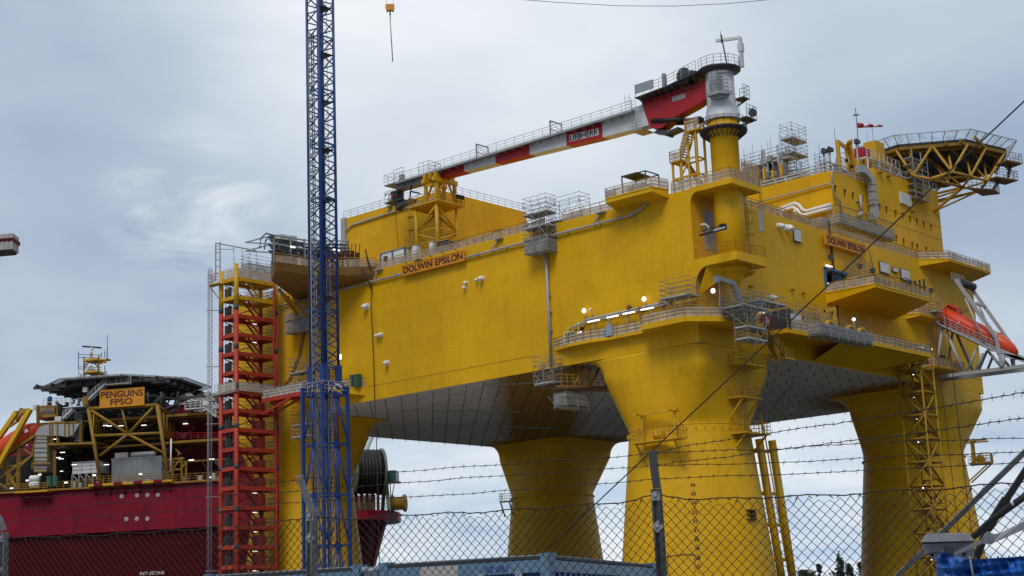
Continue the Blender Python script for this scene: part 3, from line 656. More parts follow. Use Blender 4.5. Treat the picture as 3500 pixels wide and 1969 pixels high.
cb=MB(); cb.prism([(.4,-2.9,59.5),(.4,-4.6,59.5),(1.9,-5.5,59.5),(2.1,-3.0,59.5)],(0,0,.35)); cb.prism([(.9,-3.1,59.2),(.9,-4.4,59.2),(1.9,-5.0,59.2),(2.1,-3.0,59.2)],(0,0,.3)); cb.rail([(.4,-2.9,59.85),(.4,-4.6,59.85),(1.9,-5.5,59.85)],1.3,.6,.035)
for k in range(6): cb.beam((.5,-3.6,60.0+.45*k),(1.6,-5.2,60.0+.45*k),.08,.1)
cb.box(.6,2.0,-4.3,-3.2,59.9,62.3); cb.build('access_cage','grey_steel',cr)
def side_stage(z,x,y,w,mb):
    mb.prism([(x,y,z),(x+w,y,z),(x+w,y-1.3,z),(x,y-1.3,z)],(0,0,.15)); mb.rail([(x,y-1.3,z+.15),(x+w,y-1.3,z+.15),(x+w,y,z+.15)],1.5,.7,.035); mb.beam((x+.3,y-.3,z-.7),(x+w-.2,y-.9,z),.12,.2)
m=MB(); side_stage(59.6,4.1,-4.2,1.3,m); side_stage(57.2,4.2,-4.4,2.1,m); m.lathe((6.1,-5.3,58.2),[(.42,0),(.5,.03),(.5,.12),(.42,.15)],18,(-.7,-.7,0)); m.tube((3.9,-4.7,57.0),(3.9,-4.7,59.6),.05,4); m.tube((4.4,-4.6,57.0),(4.4,-4.6,59.6),.05,4); m.build('service_stage','dark_steel',cr)
for (xx,lab) in ((2.3,'nearer black luffing ram'),(3.95,'farther black luffing ram')):
    m=MB(); a,b=Vector((xx,6.3,59.35)),Vector((xx,-.6,57.8)); m.tube(a,a.lerp(b,.62),.28,12); m.tube(a.lerp(b,.55),b,.17,10); m.tube(b+Vector((-.3,0,0)),b+Vector((.3,0,0)),.3,10); m.box(xx-.25,xx+.25,-1.8,-.4,57.4,58.1) if xx>3 else None; m.build('luffing_ram','black',cr,label=lab)
m=MB(); m.prism([(2.5,5.6,58.2),(2.5,4.2,57.6),(2.5,2.8,57.75),(2.5,2.7,57.4),(2.5,4.5,57.2),(2.5,6.4,57.9)],(1.2,0,0)); m.tube((2.6,4.4,57.3),(3.6,4.4,57.3),.3,8); m.build('hook_stowage','dark_steel',cr)
m=MB(); m.prism([(1.5,8.9,58.4),(1.5,7.3,58.4),(3.9,7.3,58.4),(3.9,8.9,58.4)],(0,0,.12)); m.rail([(1.5,7.3,58.52),(1.5,8.9,58.52)],1.3,.7,.035); m.ladder((1.6,8.7,58.5),(1.6,8.7,62.6),(0,-1,0),.6); m.ladder((1.6,9.6,61.2),(1.6,9.6,63.2),(0,-1,0),.7); m.build('knuckle_stage','grey_steel',cr)
# sheave head at the boom tip
m=MB(); m.prism([(1.5,49.6,61.1),(1.5,51.7,61.1),(4.1,51.7,61.1),(4.1,49.6,61.1)],(0,0,.12)); m.rail([(1.5,49.6,61.2),(1.5,51.65,61.2),(4.1,51.65,61.2)],1.4,.8,.03); m.rail([(1.6,47.8,61.2),(1.3,47.8,61.2),(1.3,49.6,61.2)],1.7,.7,.03); m.box(2.3,2.9,48.9,49.5,61.2,62.4); m.box(2.9,3.3,49.8,50.3,61.2,62.0); m.build('tip_stage','grey_steel',cr)
m=MB(); m.prism([(2.4,50.1,60.4),(2.4,51.3,60.4),(2.4,51.2,59.0),(2.4,50.2,58.9)],(1.4,0,0)); m.prism([(1.9,52.0,58.7),(1.9,48.9,58.7),(3.8,48.9,58.7),(3.8,52.0,58.7)],(0,0,.16)); m.prism([(2.2,50.4,58.6),(2.2,47.0,58.5),(2.2,47.2,58.0),(2.2,49.4,57.9),(2.2,50.2,57.5)],(1.0,0,0)); m.rail([(1.9,52.0,58.86),(1.9,49.6,58.86)],1.5,.7,.03); m.build('sheave_head','dark_steel',cr)
m=MB(); m.lathe((2.38,50.7,59.7),[(.26,0),(.32,.06),(.26,.12)],14,(-1,0,0)); m.build('sheave','crane_red',cr)
m=MB(); m.tube((2.4,47.6,58.6),(2.4,47.2,60.4),.1,6); m.beam((2.4,47.4,59.6),(2.4,45.6,58.9),.14,.2); m.build('tip_bracket','black',cr)
wire=MB(); a=X(1348,672,2.4); b=X(1362,858,2.6); wire.tube(a,b,.05,4); tag(wire.build('crane_wire','rusty_wire',None),'thin rusty wire hanging from the boom tip to the deck cabin','wire')
# lattice trestle carrying the boom
tr=thing('boom_trestle','yellow lattice trestle on the deck carrying the crane boom','trestle',(3.1,43.3,ZT))
cx=[(1.2,41.4),(1.2,45.3),(5.0,45.3),(5.0,41.4)]; zt=56.6
m=MB()
for (x,y) in cx: m.tube((x,y,ZT),(x,y,zt),.26 if (x,y)==cx[0] else .2,10)
m.build('trestle_chords','yellow',tr)
m=MB()
lv=[ZT+.3,ZT+2.3,ZT+4.4,zt-.2]
for i in range(4):
    a,b=cx[i],cx[(i+1)%4]
    for k in (1,2): m.tube((*a,lv[k] if k==1 else 53.1),(*b,lv[k] if k==1 else 53.1),.1,6)
    m.tube((*b,53.1),(*a,zt-.3),.15,6) if i%2==0 else m.tube((*a,53.1),(*b,zt-.3),.15,6)
    m.tube((*b,52.9),(*a,ZT+2.4),.14,6) if i%2==0 else m.tube((*a,52.9),(*b,ZT+2.4),.14,6)
m.build('trestle_braces','yellow',tr)
m=MB(); m.prism([(.7,40.7,zt),(.7,46.2,zt),(5.9,46.2,zt),(5.9,40.7,zt)],(0,0,.22))
for k in range(6): m.beam((.8,41.2+.95*k,zt-.1),(5.8,41.2+.95*k,zt-.1),.12,.2)
m.build('top_deck','yellow',tr)
r=MB(); r.rail([(.75,40.7,zt+.22),(.75,46.2,zt+.22),(5.9,46.2,zt+.22),(5.9,40.7,zt+.22),(.75,40.7,zt+.22)],1.2,1.0,.04); r.build('railing','yellow_dim',tr)
m=MB()
for y in (41.6,43.6): 
    for x in (1.5,5.0): m.beam((x,y,zt+.2),(x,y,59.9),.4,.4)
    m.beam((.9,y,59.9),(5.4,y,59.9),.55,.6)
    m.beam((1.5,y,zt+.4),(2.7,y,59.7),.2,.25); m.beam((5,y,zt+.4),(3.9,y,59.7),.2,.25)
m.beam((1.5,41.6,59.3),(1.5,43.6,59.3),.25,.3)
for y in (41.6,42.6,43.6): m.box(1.2,1.9,y-.2,y+.2,60.1,60.9); m.box(4.1,4.9,y-.2,y+.2,60.1,60.9)
m.build('boom_cradle','yellow',tr)
m=MB(); m.ladder((.9,45.8,ZT),(.9,45.8,zt+1.4),(0,1,0),.6,.05,.35)
for z in (51.2,53.6,55.4): m.box(.6,1.2,45.7,46.5,z,z+.1)
m.rail([(.5,45.6,51.3),(.5,46.8,51.3)],1.1,.6,.04); m.build('trestle_ladder','yellow_dim',tr)
m=MB()
for (x,y) in ((5.6,40.9),(5.2,40.9),(4.7,40.9)): m.tube((x,y,zt+.2),(x,y,zt+1.3),.05,4); m.box(x-.2,x+.2,y-.35,y,zt+1.0,zt+1.5)
m.build('floodlights','black',tr)
# stair tower beside the pedestal
st=thing('access_stair','yellow stair tower climbing from the deck to the crane ring walkway','stair',(1.4,0.8,ZT))
m=MB()
for (x,y,t) in ((1.0,2.8,53.0),(2.6,2.8,53.0),(1.0,1.6,53.0),(2.6,1.6,53.0),(1.0,-.7,57.4),(2.6,-.7,57.4),(1.0,.5,56.2),(2.6,.5,56.2)): m.beam((x,y,ZT),(x,y,t),.22,.22)
for z in (51.0,53.0): m.beam((1.0,2.8,z),(1.0,-.7,z),.14,.18); m.beam((2.6,2.8,z),(2.6,-.7,z),.14,.18); m.beam((1.0,2.8,z),(2.6,2.8,z),.14,.18); m.beam((1.0,-.7,z),(2.6,-.7,z),.14,.18)
m.beam((1.0,.5,54.2),(1.0,-.7,55.9),.14,.16); m.beam((1.0,1.6,51.2),(1.0,.5,52.9),.14,.16); m.build('tower_frame','yellow',st)
m=MB(); m.stair((.8,1.4,53.1),(.8,.1,56.2),(1,0,0),1.0,11); m.stair((2.0,-.6,ZT),(2.0,1.8,53.0),(1,0,0),.9,14); m.build('stair_flights','yellow_dim',st)
m=MB(); m.box(.7,3.0,1.5,3.0,52.95,53.1); m.box(.7,2.2,-1.3,.6,56.1,56.28); m.build('landings','yellow',st)
r=MB(); r.rail([(.72,1.4,53.1),(.72,3.0,53.1),(3.0,3.0,53.1)],1.2,.8,.04); r.rail([(.72,.6,56.28),(.72,-1.3,56.28)],1.3,.6,.045); r.rail([(.72,1.5,53.1),(.72,.3,56.2)],1.2,.5,.04); n=MB(); n.net([(.75,.6,56.28),(.75,-1.3,56.28)],1.2); n.net([(.76,1.4,53.1),(.76,3.0,53.1)],1.0); n.net([(.78,1.5,53.1),(.78,.3,56.2)],1.0)
r.build('railing','yellow_dim',st); n.build('debris_netting','netting',st)
# hook block of another crane, overhead
hk=thing('hook_block','yellow crane hook block with a chain and long pole slung beneath, high overhead','hook',D(1333,30,150))
c=D(1333,28,150); U_=Vector((0,0,1)); rt=RT.copy(); rt.z=0; rt.normalize(); fw=Vector((-rt.y,rt.x,0))
m=MB(); m.prism([c+rt*q[0]+U_*q[1]-fw*.22 for q in [(-.42,.30),(-.3,.36),(.3,.36),(.42,.30),(.44,.05),(.36,-.25),(.36,-.34),(.24,-.34),(.2,-.27),(-.2,-.27),(-.24,-.34),(-.36,-.34),(-.36,-.25),(-.44,.05)]],fw*.44)
m.build('block_body','sign_orange',hk)
m=MB(); m.tube(c+U_*-.27,c+U_*-.55,.07,6); m.ball(c+U_*-.62,.1,5); m.build('swivel','dark_steel',hk)
m=MB()
for s in (-.33,.33): m.tube(c+rt*s+U_*.3,c+rt*(s*1.3)+U_*14,.02,4)
m.build('hoist_ropes','wire',hk)
m=MB()
for k in range(6):
    a=rt if k%2 else fw; m.path([c+U_*(-.72-.12*k)+a*(.05*math.cos(t))+U_*(.1*math.sin(t)) for t in [2*math.pi*i/8 for i in range(9)]],.02,4)
m.build('chain','dark_steel',hk)
m=MB(); b=D(1342,212,150); m.tube(c+U_*-1.42,b+U_*.3,.05,6); m.tube(b+U_*.35,b,.09,6,.03); m.build('slung_pole','galv',hk)
# thin cable crossing the top of the view
m=MB(); m.path([D(q[0],q[1],160) for q in [(1700,-8),(1900,8),(2120,20),(2300,21),(2480,13),(2640,-2),(2700,-12)]],.03,4); tag(m.build('overhead_cable','wire',None),'thin dark cable sagging across the sky above the boom','cable')
# ---------------------------------------------------------------- deck houses
U3=Vector((0,0,1))
bh=thing('deck_house','plain yellow windowless deck house behind the boom trestle','building',(16,56,ZT))
m=MB(); m.prism([(7,46.1,ZT),(24.9,46.1,ZT),(24.9,66.3,ZT),(7,66.3,ZT)],(0,0,60.3-ZT)); m.build('house_wall','yellow_wall',bh)
r=MB(); r.rail([(24.8,46.2,60.3),(7.1,46.2,60.3),(7.1,66.2,60.3)],1.15,1.5,.035); r.build('roof_railing','galv',bh)
m=MB(); pth=[(6.8,65.9,50),(6.8,65.9,58.0),(6.8,64.2,59.0),(6.8,55,59.15),(6.8,47,59.3)]; m.path(pth,.13,8); m.tube((6.8,56.6,59.1),(6.8,56.1,60.1),.09,6); m.box(6.5,7,55.6,56.6,60.05,60.2); m.box(6.6,7.05,65.4,66.3,49,60.35); m.build('drain_pipe','cladding',bh)
for k,(y,lab) in enumerate(((56.7,'white gooseneck vent with a wide collar on the deck house roof edge, farther one'),(55.7,'white gooseneck vent with a wide collar on the deck house roof edge, nearer the trestle'))):
    m=MB(); m.tube((7.4,y,60.3),(7.4,y,61.6),.14,8); m.lathe((7.4,y,61.0),[(.16,0),(.34,.35),(.34,.6),(.16,.6)],12); m.path([(7.4,y,61.6),(7.4,y,62.0),(7.4,y+.3,62.4),(7.4,y+.7,62.4),(7.4,y+.9,62.05)],.14,8); tag(m.build('gooseneck_vent','white',None),lab,'vent')
# cabins and boxes standing on the long deck edge
cbn=thing('site_cabin','small white site cabin with blue corner posts slung from the crane wire on deck','cabin',(3.3,51,ZT))
MB().box(2.2,4.4,48.6,53.3,ZT+.02,51.85).build('cabin_wall','white',cbn)
for (x,y) in ((2.2,48.6),(2.2,51.0),(2.2,53.3),(4.4,48.6)): MB().box(x-.1,x+.1,y-.1,y+.1,ZT,51.95).build('corner_post','blue_paint',cbn)
MB().box(2.1,4.5,48.5,53.4,51.86,52.0).build('roof','grey_steel',cbn)
MB().box(2.15,2.22,52.0,52.8,50.6,51.4).build('window','glass_dark',cbn)
for (a,b,c,d,e,f,mm,lab) in ((.8,1.6,45.0,45.9,ZT,51.35,'white','tall white electrical cabinet behind the long wall name board'),(.8,1.9,41.9,42.6,ZT,51.2,'white','white electrical cabinet under the boom trestle'),(.7,1.9,39.2,41.0,ZT,50.9,'cont_dark','dark grey machinery box under the boom trestle')):
    t=thing('deck_cabinet',lab,'cabinet',((a+b)/2,(c+d)/2,e)); MB().box(a,b,c,d,e+.1,f).build('cabinet_body',mm,t); MB().box(a-.03,a,c+.1,d-.1,e+.3,f-.1).build('door',mm,t); MB().box(a-.05,b+.05,c-.05,d+.05,f,f+.06).build('lid','grey_steel',t)
hs=MB(); hs.path([(.4,y,50.0+.25*math.sin(y*.9)) for y in np.arange(22,41,.7)],.08,5); tag(hs.build('hose','hose',None),'dark hose draped along the long edge railing beneath the boom','hose')
# scaffold hung round the long edge by the downpipe
scaffold('edge_scaffold','grey tube scaffold tower hung over the long deck edge above the downpipe',(-1.8,19.9,45.6),(0,1.25,0),(1.8,0,0),3,1,[0,1.5,3.1,4.8,6.0],[0,1.5,3.1,4.8],sheet=[(.1,1.9)],extra=1.0,mess=14)
scaffold('deck_scaffold','low grey scaffold on deck behind the railing beside the edge scaffold tower',(.6,16.6,ZT+.4),(0,1.6,0),(2.0,0,0),3,1,[0,2.0],[0],extra=1.0)
bx=thing('shelter_frame','dark flat roofed frame shelter on the overhang balcony','shelter',(-1,6,ZT+.55))
m=MB()
for (x,y) in ((-2,4.6),(-2,8.0),(.6,4.6),(.6,8.0)): m.beam((x,y,49.6),(x,y,51.9),.12)
m.beam((-2,4.6,51.9),(-2,8,51.9),.12); m.beam((.6,4.6,51.9),(.6,8,51.9),.12); m.beam((-2,4.6,51.9),(.6,4.6,51.9),.12); m.build('frame','dark_steel',bx)
m=MB(); m.box(-2,.6,5.8,8.1,51.95,52.05); m.build('roof','black',bx); m=MB(); m.box(-1.6,.4,5.2,7.6,49.7,50.7); m.build('covered_load','cladding',bx)
# ---------------------------------------------------------------- accommodation block
ac=thing('accommodation_block','tall yellow accommodation block with rows of small square windows at the right','building',(55,14,ZT))
XA,XB,YA,Z1,Z2=39.7,52.1,4.0,60.0,62.9
wins=[(2856,646.7),(2889,660),(2916.7,671),(2948,684),(3006.7,707.8),(3031.6,717),(3062,730),(3086.4,739),(3112,749),(3135,759),(3158.5,767.6),(3183,777.5),(3065,816),(3090,827.5),(3120,840),(3137,845.5),(3167,856.5),(3191,866)]
holes=[]
for (px,py) in wins:
    p=Y(px,py,YA); holes.append((p.x-XA-.36,p.x-XA+.36,p.z-ZT-.56,p.z-ZT+.56))
m=MB(); lo=[h for h in holes if h[1]<XB-XA]; hi=[(h[0]-(XB-XA),h[1]-(XB-XA),h[2],h[3]) for h in holes if h[0]>XB-XA]
wall_holes(m,(XA,YA,ZT),(1,0,0),(0,0,1),XB-XA,Z1-ZT,lo,.3,(0,1,0)); wall_holes(m,(XB,YA,ZT),(1,0,0),(0,0,1),VV-XB,Z2-ZT,hi,.3,(0,1,0))
m.face([(XA,YA,ZT),(XA,40,ZT),(XA,40,Z1),(XA,YA,Z1)]); m.face([(XB,YA,Z1),(XB,40,Z1),(XB,40,Z2),(XB,YA,Z2)]); m.face([(VV,YA,ZT),(VV,40,ZT),(VV,40,Z2),(VV,YA,Z2)])
m.face([(XA,YA,Z1),(XB,YA,Z1),(XB,40,Z1),(XA,40,Z1)]); m.face([(XB,YA,Z2),(VV,YA,Z2),(VV,40,Z2),(XB,40,Z2)]); m.face([(XA,40,ZT),(VV,40,ZT),(VV,40,Z2),(XA,40,Z2)])
m.build('block_wall','yellow_wall',ac)
for h in holes:
    a,b,c,d=XA+h[0],XA+h[1],ZT+h[2],ZT+h[3]; w=MB(); w.box(a,b,YA+.26,YA+.3,c,d); wo=w.build('window','yellow_dim',ac)
    MB().box(a+.07,b-.07,YA+.235,YA+.255,c+.07,d-.07).build('pane','glass_dark',wo)
w=MB()
for (z,a) in ((57.2,XB),(52.4,XA),(55.3,XA)): w.box(a,VV,YA-.03,YA-.005,z,z+.05)
w.box(XA-.03,XA-.005,YA,22,55.0,55.05); w.build('weld_strip','yellow_dim',ac)
r=MB(); r.rail([(XA+.1,22,Z1),(XA+.1,YA+.1,Z1),(XB-.2,YA+.1,Z1)],1.2,1.2,.05); r.build('lower_roof_railing','galv',ac)
r=MB(); r.rail([(XB+.1,YA+.1,Z2),(VV-.1,YA+.1,Z2)],1.25,1.1,.06); r.build('upper_roof_railing','galv',ac)
m=MB(); m.box(XA-.05,XA+.08,YA,24,Z1+.12,Z1+.4); m.box(XA-.05,XA+.08,YA,24,Z1+.62,Z1+.82); m.box(XA,XB,YA-.08,YA+.05,Z1+.15,Z1+.38); m.box(XA,XB,YA-.08,YA+.05,Z1+.62,Z1+.8); m.box(XB,VV,YA-.08,YA+.05,Z2+.12,Z2+.3); m.build('kick_plate','board',ac)
m=MB(); m.path([(37.9+1.4,16,57.9),(39.4,10,58.0),(39.4,4.4,58.15),(39.45,3.75,58.0),(39.5,3.75,56.7),(40.6,3.75,56.2),(41.3,3.75,55.8),(41.3,3.75,50)],.11,7); m.tube((39.5,3.75,59.9),(39.5,3.75,58),.1,6); m.build('drain_pipe','cladding',ac)
m=MB(); m.path([(39.1,12.6,56.1),(39.1,9.6,56.45),(39.1,8.9,56.0),(39.1,8.4,55.2),(39.1,7.8,54.95),(39.1,4.0,55.1)],.24,8); m.path([(39.0,12.6,55.6),(39.0,9.9,55.9),(39.0,9.2,55.4),(39.0,8.8,54.7),(39.0,8.1,54.4),(39.0,4.0,54.55)],.24,8); m.build('white_pipe','white',ac)
for y in (13.4,11.6,9.4): 
    m=MB(); m.path([(39.4,y,54.2),(39.0,y,54.9),(38.8,y,55.2),(38.6,y,55.2),(38.4,y,54.9)],.2,8); m.build('swan_neck','white',ac)
# air duct over the wall
m=MB(); 
def boxduct(pts,w,dd):
    pts=[v3(p) for p in pts]; rings=[]
    for i,p in enumerate(pts):
        d=(pts[min(i+1,len(pts)-1)]-pts[max(i-1,0)]).normalized(); n=Vector((0,1,0)); a=d.cross(n).normalized()
        rings.append([p+a*w/2-n*dd/2,p+a*w/2+n*dd/2,p-a*w/2+n*dd/2,p-a*w/2-n*dd/2])
    m.grid(rings,sm=False)
boxduct([(46.2,3.3,61.3),(47.4,3.3,61.4),(48.6,3.3,61.0),(49.4,3.3,60.3),(49.65,3.3,59.4),(49.6,3.3,57.2),(49.75,3.3,56.2),(49.7,3.3,55.5),(49.3,3.3,55.05),(48.6,3.3,54.95)],1.05,.95)
for z in (59.6,58.6,57.4,56.7): m.box(49.0,50.25,2.75,3.85,z,z+.12)
m.build('air_duct','duct',ac)
m=MB(); m.tube((46.9,3.7,57.7),(46.75,3.7,55.3),.22,8); m.path([(46.75,3.7,55.3),(46.6,3.7,54.9),(46.2,3.7,54.75),(45.8,3.6,54.8)],.24,8); m.tube((46.9,3.9,56.9),(45.9,3.9,56.8),.1,5); m.build('vent_pipe','cladding',ac)
for (px,py,lab) in ((3006,590,''),(3034,602,''),(3118,722,'')):
    p=Y(px,py,YA); m=MB(); m.box(p.x-.5,p.x+.3,YA-.5,YA,p.z-.12,p.z+.12); m.beam((p.x-.4,YA,p.z-.5),(p.x-.2,YA-.4,p.z-.1),.08); m.build('wall_light','yellow_dim',ac)
m=MB(); p=Y(3072,655,YA); q=Y(3112,695,YA); m.box(p.x,p.x+1.55,YA-.3,YA-.02,p.z-1.75,p.z); m.box(p.x+1.65,p.x+3.2,YA-.3,YA-.02,p.z-1.85,p.z-.1); m.build('louvre_panel','light_grey',ac)
# things on the roofs
def pole(px0,py0,px1,py1,y,r,lab,name='whip_aerial',m='dark_steel'):
    b=Y(px0,py0,y); a=Y(px1,py1,y); mb=MB(); mb.tube((b.x,y,min(b.z,Z2 if b.x>XB else Z1)),(b.x,y,a.z),r,5,r*.6); tag(mb.build(name,m,None),lab,'aerial')
pole(2803,545,2797,490,8,.05,'thin whip aerial nearest the corner of the accommodation roof'); pole(2862,560,2853,440,9,.06,'tallest whip aerial in front of the yellow gantry on the roof'); pole(2967,500,2965,454,10,.04,'short thin whip aerial left of the yellow roof box'); pole(2987,500,2984,432,10,.05,'longer thin whip aerial beside the yellow roof box')
ws_=thing('windsock','red and white windsock blowing sideways on a tall mast with a cross top','windsock',(67,14,Z2))
m=MB(); m.tube((66.9,14,Z2),(67.1,14,77.2),.1,6,.06); m.tube((66.5,14,76.6),(67.7,14,76.6),.07,4); m.tube((67.1,13.4,76.6),(67.1,14.6,76.6),.07,4); m.tube((67.1,14,76.5),(67.1,14,77.8),.06,4); m.build('mast','dark_steel',ws_)
d=Vector((.8,-.55,.03)); o=Vector((67.2,13.9,74.9))
for k in range(5):
    m=MB(); r0,r1=.42-.055*k,.42-.055*(k+1); a,b=o+d*1.0*k*.86,o+d*1.0*(k+1)*.86-Vector((0,0,.02*k)); m.tube(a,b,r0,12,r1); m.build('sock_band','crane_red' if k%2==0 else 'white',ws_)
def camlight(px,py,ph,y,lab):
    a=Y(px,py,y); z0=Z1; t=thing('roof_floodlight',lab,'light',(a.x,y,z0)); m=MB(); m.tube((a.x,y,z0),(a.x,y,a.z),.16,6); m.build('post','galv',t); m=MB(); m.box(a.x-.35,a.x+.35,y-.5,y+.2,a.z,a.z+.5); m.box(a.x-.2,a.x+.2,y-.2,y+.2,a.z+.5,a.z+.75); m.build('lamp_head','dark_steel',t)
camlight(2815,525,0,5,'floodlight on a post with rungs at the accommodation roof corner, left of a twin'); camlight(2835,520,0,4.4,'floodlight on a thicker post at the accommodation roof corner, right of a twin'); camlight(2927,492,0,8,'floodlight on a post near the windsock mast')
gt=thing('roof_gantry','yellow portal gantry with an A shaped back leg on the lower accommodation roof','gantry',(48,6,Z1))
m=MB(); m.beam((46.0,6,Z1),(46.0,6,65.9),.4); m.beam((45.8,6,65.9),(48.7,6.2,65.6),.4,.45); m.beam((48.6,6.2,Z1),(48.6,6.2,65.6),.3); m.beam((49.0,6,66.0),(50.6,6.5,62.0),.45); m.beam((48.6,5.4,65.8),(50.0,5.6,62.0),.3); m.prism([(47.9,5.5,66.0),(48.9,5.2,66.4),(49.6,5.8,65.9),(48.7,6.4,65.6)],(0,0,.3)); m.build('gantry_frame','yellow',gt)
m=MB(); 
for (x,z) in ((47.0,63.2),(48.4,62.6)): m.ball((x,5.4,z),.28,5)
m.build('gantry_lamp','black',gt)
for (x,y,lab) in ((49.2,4.9,'yellow davit post with a ladder by the air duct'),(50.9,4.9,'yellow davit post close to the tall roof step')):
    m=MB(); m.beam((x,y,Z1),(x,y,63.2),.3); m.ladder((x+.1,y-.2,Z1),(x+.1,y-.2,63),(1,0,0),.5); m.beam((x-1.2,y,62.0),(x,y,60.6),.16); tag(m.build('davit_post','yellow',None),lab,'post')
m=MB(); m.prism([(58.5,8,Z2+.0),(61.6,8,Z2),(61.6,10,Z2),(58.5,10,Z2)],(0,0,.5)); m.prism([(61.0,8,66.9),(63.7,8,66.9),(63.7,10,66.9),(61.0,10,66.9)],(0,0,2.9)); m.beam((61.3,8.3,63),(61.3,8.3,67),.3); m.beam((63.4,8.3,63),(63.4,8.3,67),.3); m.beam((60,8,66.9),(66,8,66.9),.25,.3); tag(m.build('roof_box','yellow',None),'yellow box on a raised stage between the accommodation roof and the helideck','box')
m=MB(); m.prism([(57.0,8,66.3),(59.2,8,66.3),(59.2,9.5,66.3),(57.0,9.5,66.3)],(0,0,1.6)); m.beam((57.2,8.2,63),(57.2,8.2,66.4),.2); m.beam((59,8.2,63),(59,8.2,66.4),.2); tag(m.build('roof_box','crane_red',None),'red box on a raised stage on the accommodation roof','box')
m=MB(); m.prism([(56.2,7,65.9),(66.4,7,65.9),(66.4,10.5,65.9),(56.2,10.5,65.9)],(0,0,.2))
for x in (56.4,59.8,63.2,66.2): m.beam((x,7.1,Z2),(x,7.1,66),.2); m.beam((x,10.4,Z2),(x,10.4,66),.2)
m.beam((63.2,7.1,Z2),(66.2,7.1,66),.15); m.rail([(56.3,7.1,66.1),(66.3,7.1,66.1)],1.2,1.3,.05); tag(m.build('roof_stage','light_grey',None),'pale raised roof stage carrying the red box and the yellow box','stage')
# scaffolds
scaffold('roof_scaffold','tallest scaffold tower of the dense cluster on the accommodation roof',(42.3,11.0,Z1),(1.9,0,0),(0,1.9,0),2,1,[0,1.6,3.2,4.8,6.4,8.2],[1.6,4.8,7.0],extra=1.2,mess=16)
scaffold('roof_scaffold','long decked scaffold in the cluster on the accommodation roof',(40.6,10.6,Z1),(0,1.5,0),(1.7,0,0),5,1,[0,1.7,3.6,4.6],[3.6],extra=2.2,mess=14)
scaffold('roof_scaffold','thin low scaffold at the cluster end nearest the roof corner',(46.6,8.6,Z1),(1.4,0,0),(0,1.6,0),1,1,[0,1.4,2.8,4.0],[],extra=1.2)
cl=thing('vent_stack_cluster','tangle of grey pipes and valves wrapped in the roof scaffold','pipework',(41.4,13.4,Z1)); random.seed(3)
m=MB()
for k in range(16): y=10.4+random.random()*7; x=40.5+random.random()*3; h=2+random.random()*4.4; m.tube((x,y,Z1),(x,y,Z1+h),.12+.14*random.random(),6); m.tube((x,y,Z1+h*.6),(x+random.uniform(-1,1),y+random.uniform(-1.5,1.5),Z1+h*.6),.1,5)
for k in range(8): y=10.4+random.random()*6; m.box(40.6,42,y,y+.7,Z1+.5+random.random()*3,Z1+1.3+random.random()*3.4)
m.build('pipe_stack','grey_steel',cl)
m=MB()
for y in (17.8,17.0,14.6,13.2,11.8): m.beam((40.0,y,Z1),(40.0,y,Z1+random.uniform(1.6,3.2)),.35)
m.build('pipe_support','yellow',cl)
random.seed(11)
scaffold('boat_scaffold','long sheeted scaffold walkway above the balcony wall name board beside the accommodation block',(36.2,1.2,51.4),(2.45,0,0),(0,1.8,0),6,1,[0,1.5],[0],sheet=[(.05,1.45)],extra=.5)
ct=MB(); ct.box(30.2,32.4,.6,2.2,50.0,51.1); tag(ct.build('cable_box','corrugated',None),'grey covered box over the deck railing with a dark cable hanging down the balcony wall','box')
m=MB(); m.path([(30.6,-.12,50.6),(30.7,-.15,47),(30.9,-.15,43),(31.0,-.15,39),(31.0,-.2,36.5)],.09,5)
m.path([(30.9,-.12,50.6),(31.0,-.15,47),(31.2,-.15,43),(31.2,-.15,39)],.06,5); tag(m.build('cable_drop','hose',None),'dark brown cable pair hanging from the grey covered box down the balcony wall','cable')
m=MB(); m.path([(40.2,-.4,48.4),(40.9,-.4,46),(42.2,-.6,42.6),(42.6,-3,41.6)],.06,5); tag(m.build('cable_drop','hose',None),'thin dark cable hanging past the balcony wall name board end to the balcony','cable')
m=MB(); m.path([(-.15,52.6,ZT+.6),(-.25,52.9,44),(-.2,52.7,38),(-.2,52.6,31.5),(-.1,52.5,26),(0,52.5,-2)],.06,5); tag(m.build('cable_drop','hose',None),'long dark brown cable hanging down the long wall past the left column','cable')
# switchgear balcony load
for k in range(7):
    x=37.9+.62*k; t=MB(); t.tube((x,-2.2,40.8),(x,-2.2,44.0-.14*k),.17,8)
    for q in range(9): t.lathe((x,-2.2,41.2+.28*q),[(.17,0),(.24,.05),(.17,.1)],8)
    tag(t.build('bushing','black',None),'black ribbed bushing in the close row beside the blue doorway','bushing','close row of black bushings')
for k in range(6):
    x=44.2-1.15*k+1.8; y=-6.0+.25*k*0; t=MB(); x=37.6+1.25*k; z=41.2+.42*k*.6; t.tube((x+.8,-5.6,40.75),(x+.8,-5.6,42.4+.28*k),.15,8)
    for q in range(6): t.lathe((x+.8,-5.6,41.0+.26*q),[(.15,0),(.22,.05),(.15,.1)],8)
    tag(t.build('bushing','black',None),'black ribbed bushing in the spaced row under the louvre panels','bushing','spaced row of black bushings')
dr=thing('doorway','blue framed dark doorway opening onto the switchgear balcony','door',(31,0,41.6))
m=MB(); m.beam((28.75,-.08,41.6),(28.75,-.08,44.0),.3); m.beam((28.6,-.08,44.0),(34.5,-.08,44.0),.3); m.build('frame','blue_paint',dr)
MB().box(31.2,34.3,.3,.45,41.64,43.9).build('door_leaf','blue_paint',dr)
MB().box(29.0,30.4,-.3,-.15,44.3,44.45).build('strip_light','lamp',dr); MB().box(29.3,30.6,.5,.6,42.3,42.42).build('strip_light','lamp',dr)
scaffold('balcony_scaffold','small caged scaffold over the blue doorway of the switchgear balcony',(34.0,-2.0,41.0),(1.6,0,0),(0,1.7,0),2,1,[0,2.2,3.6],[2.2],extra=.9)
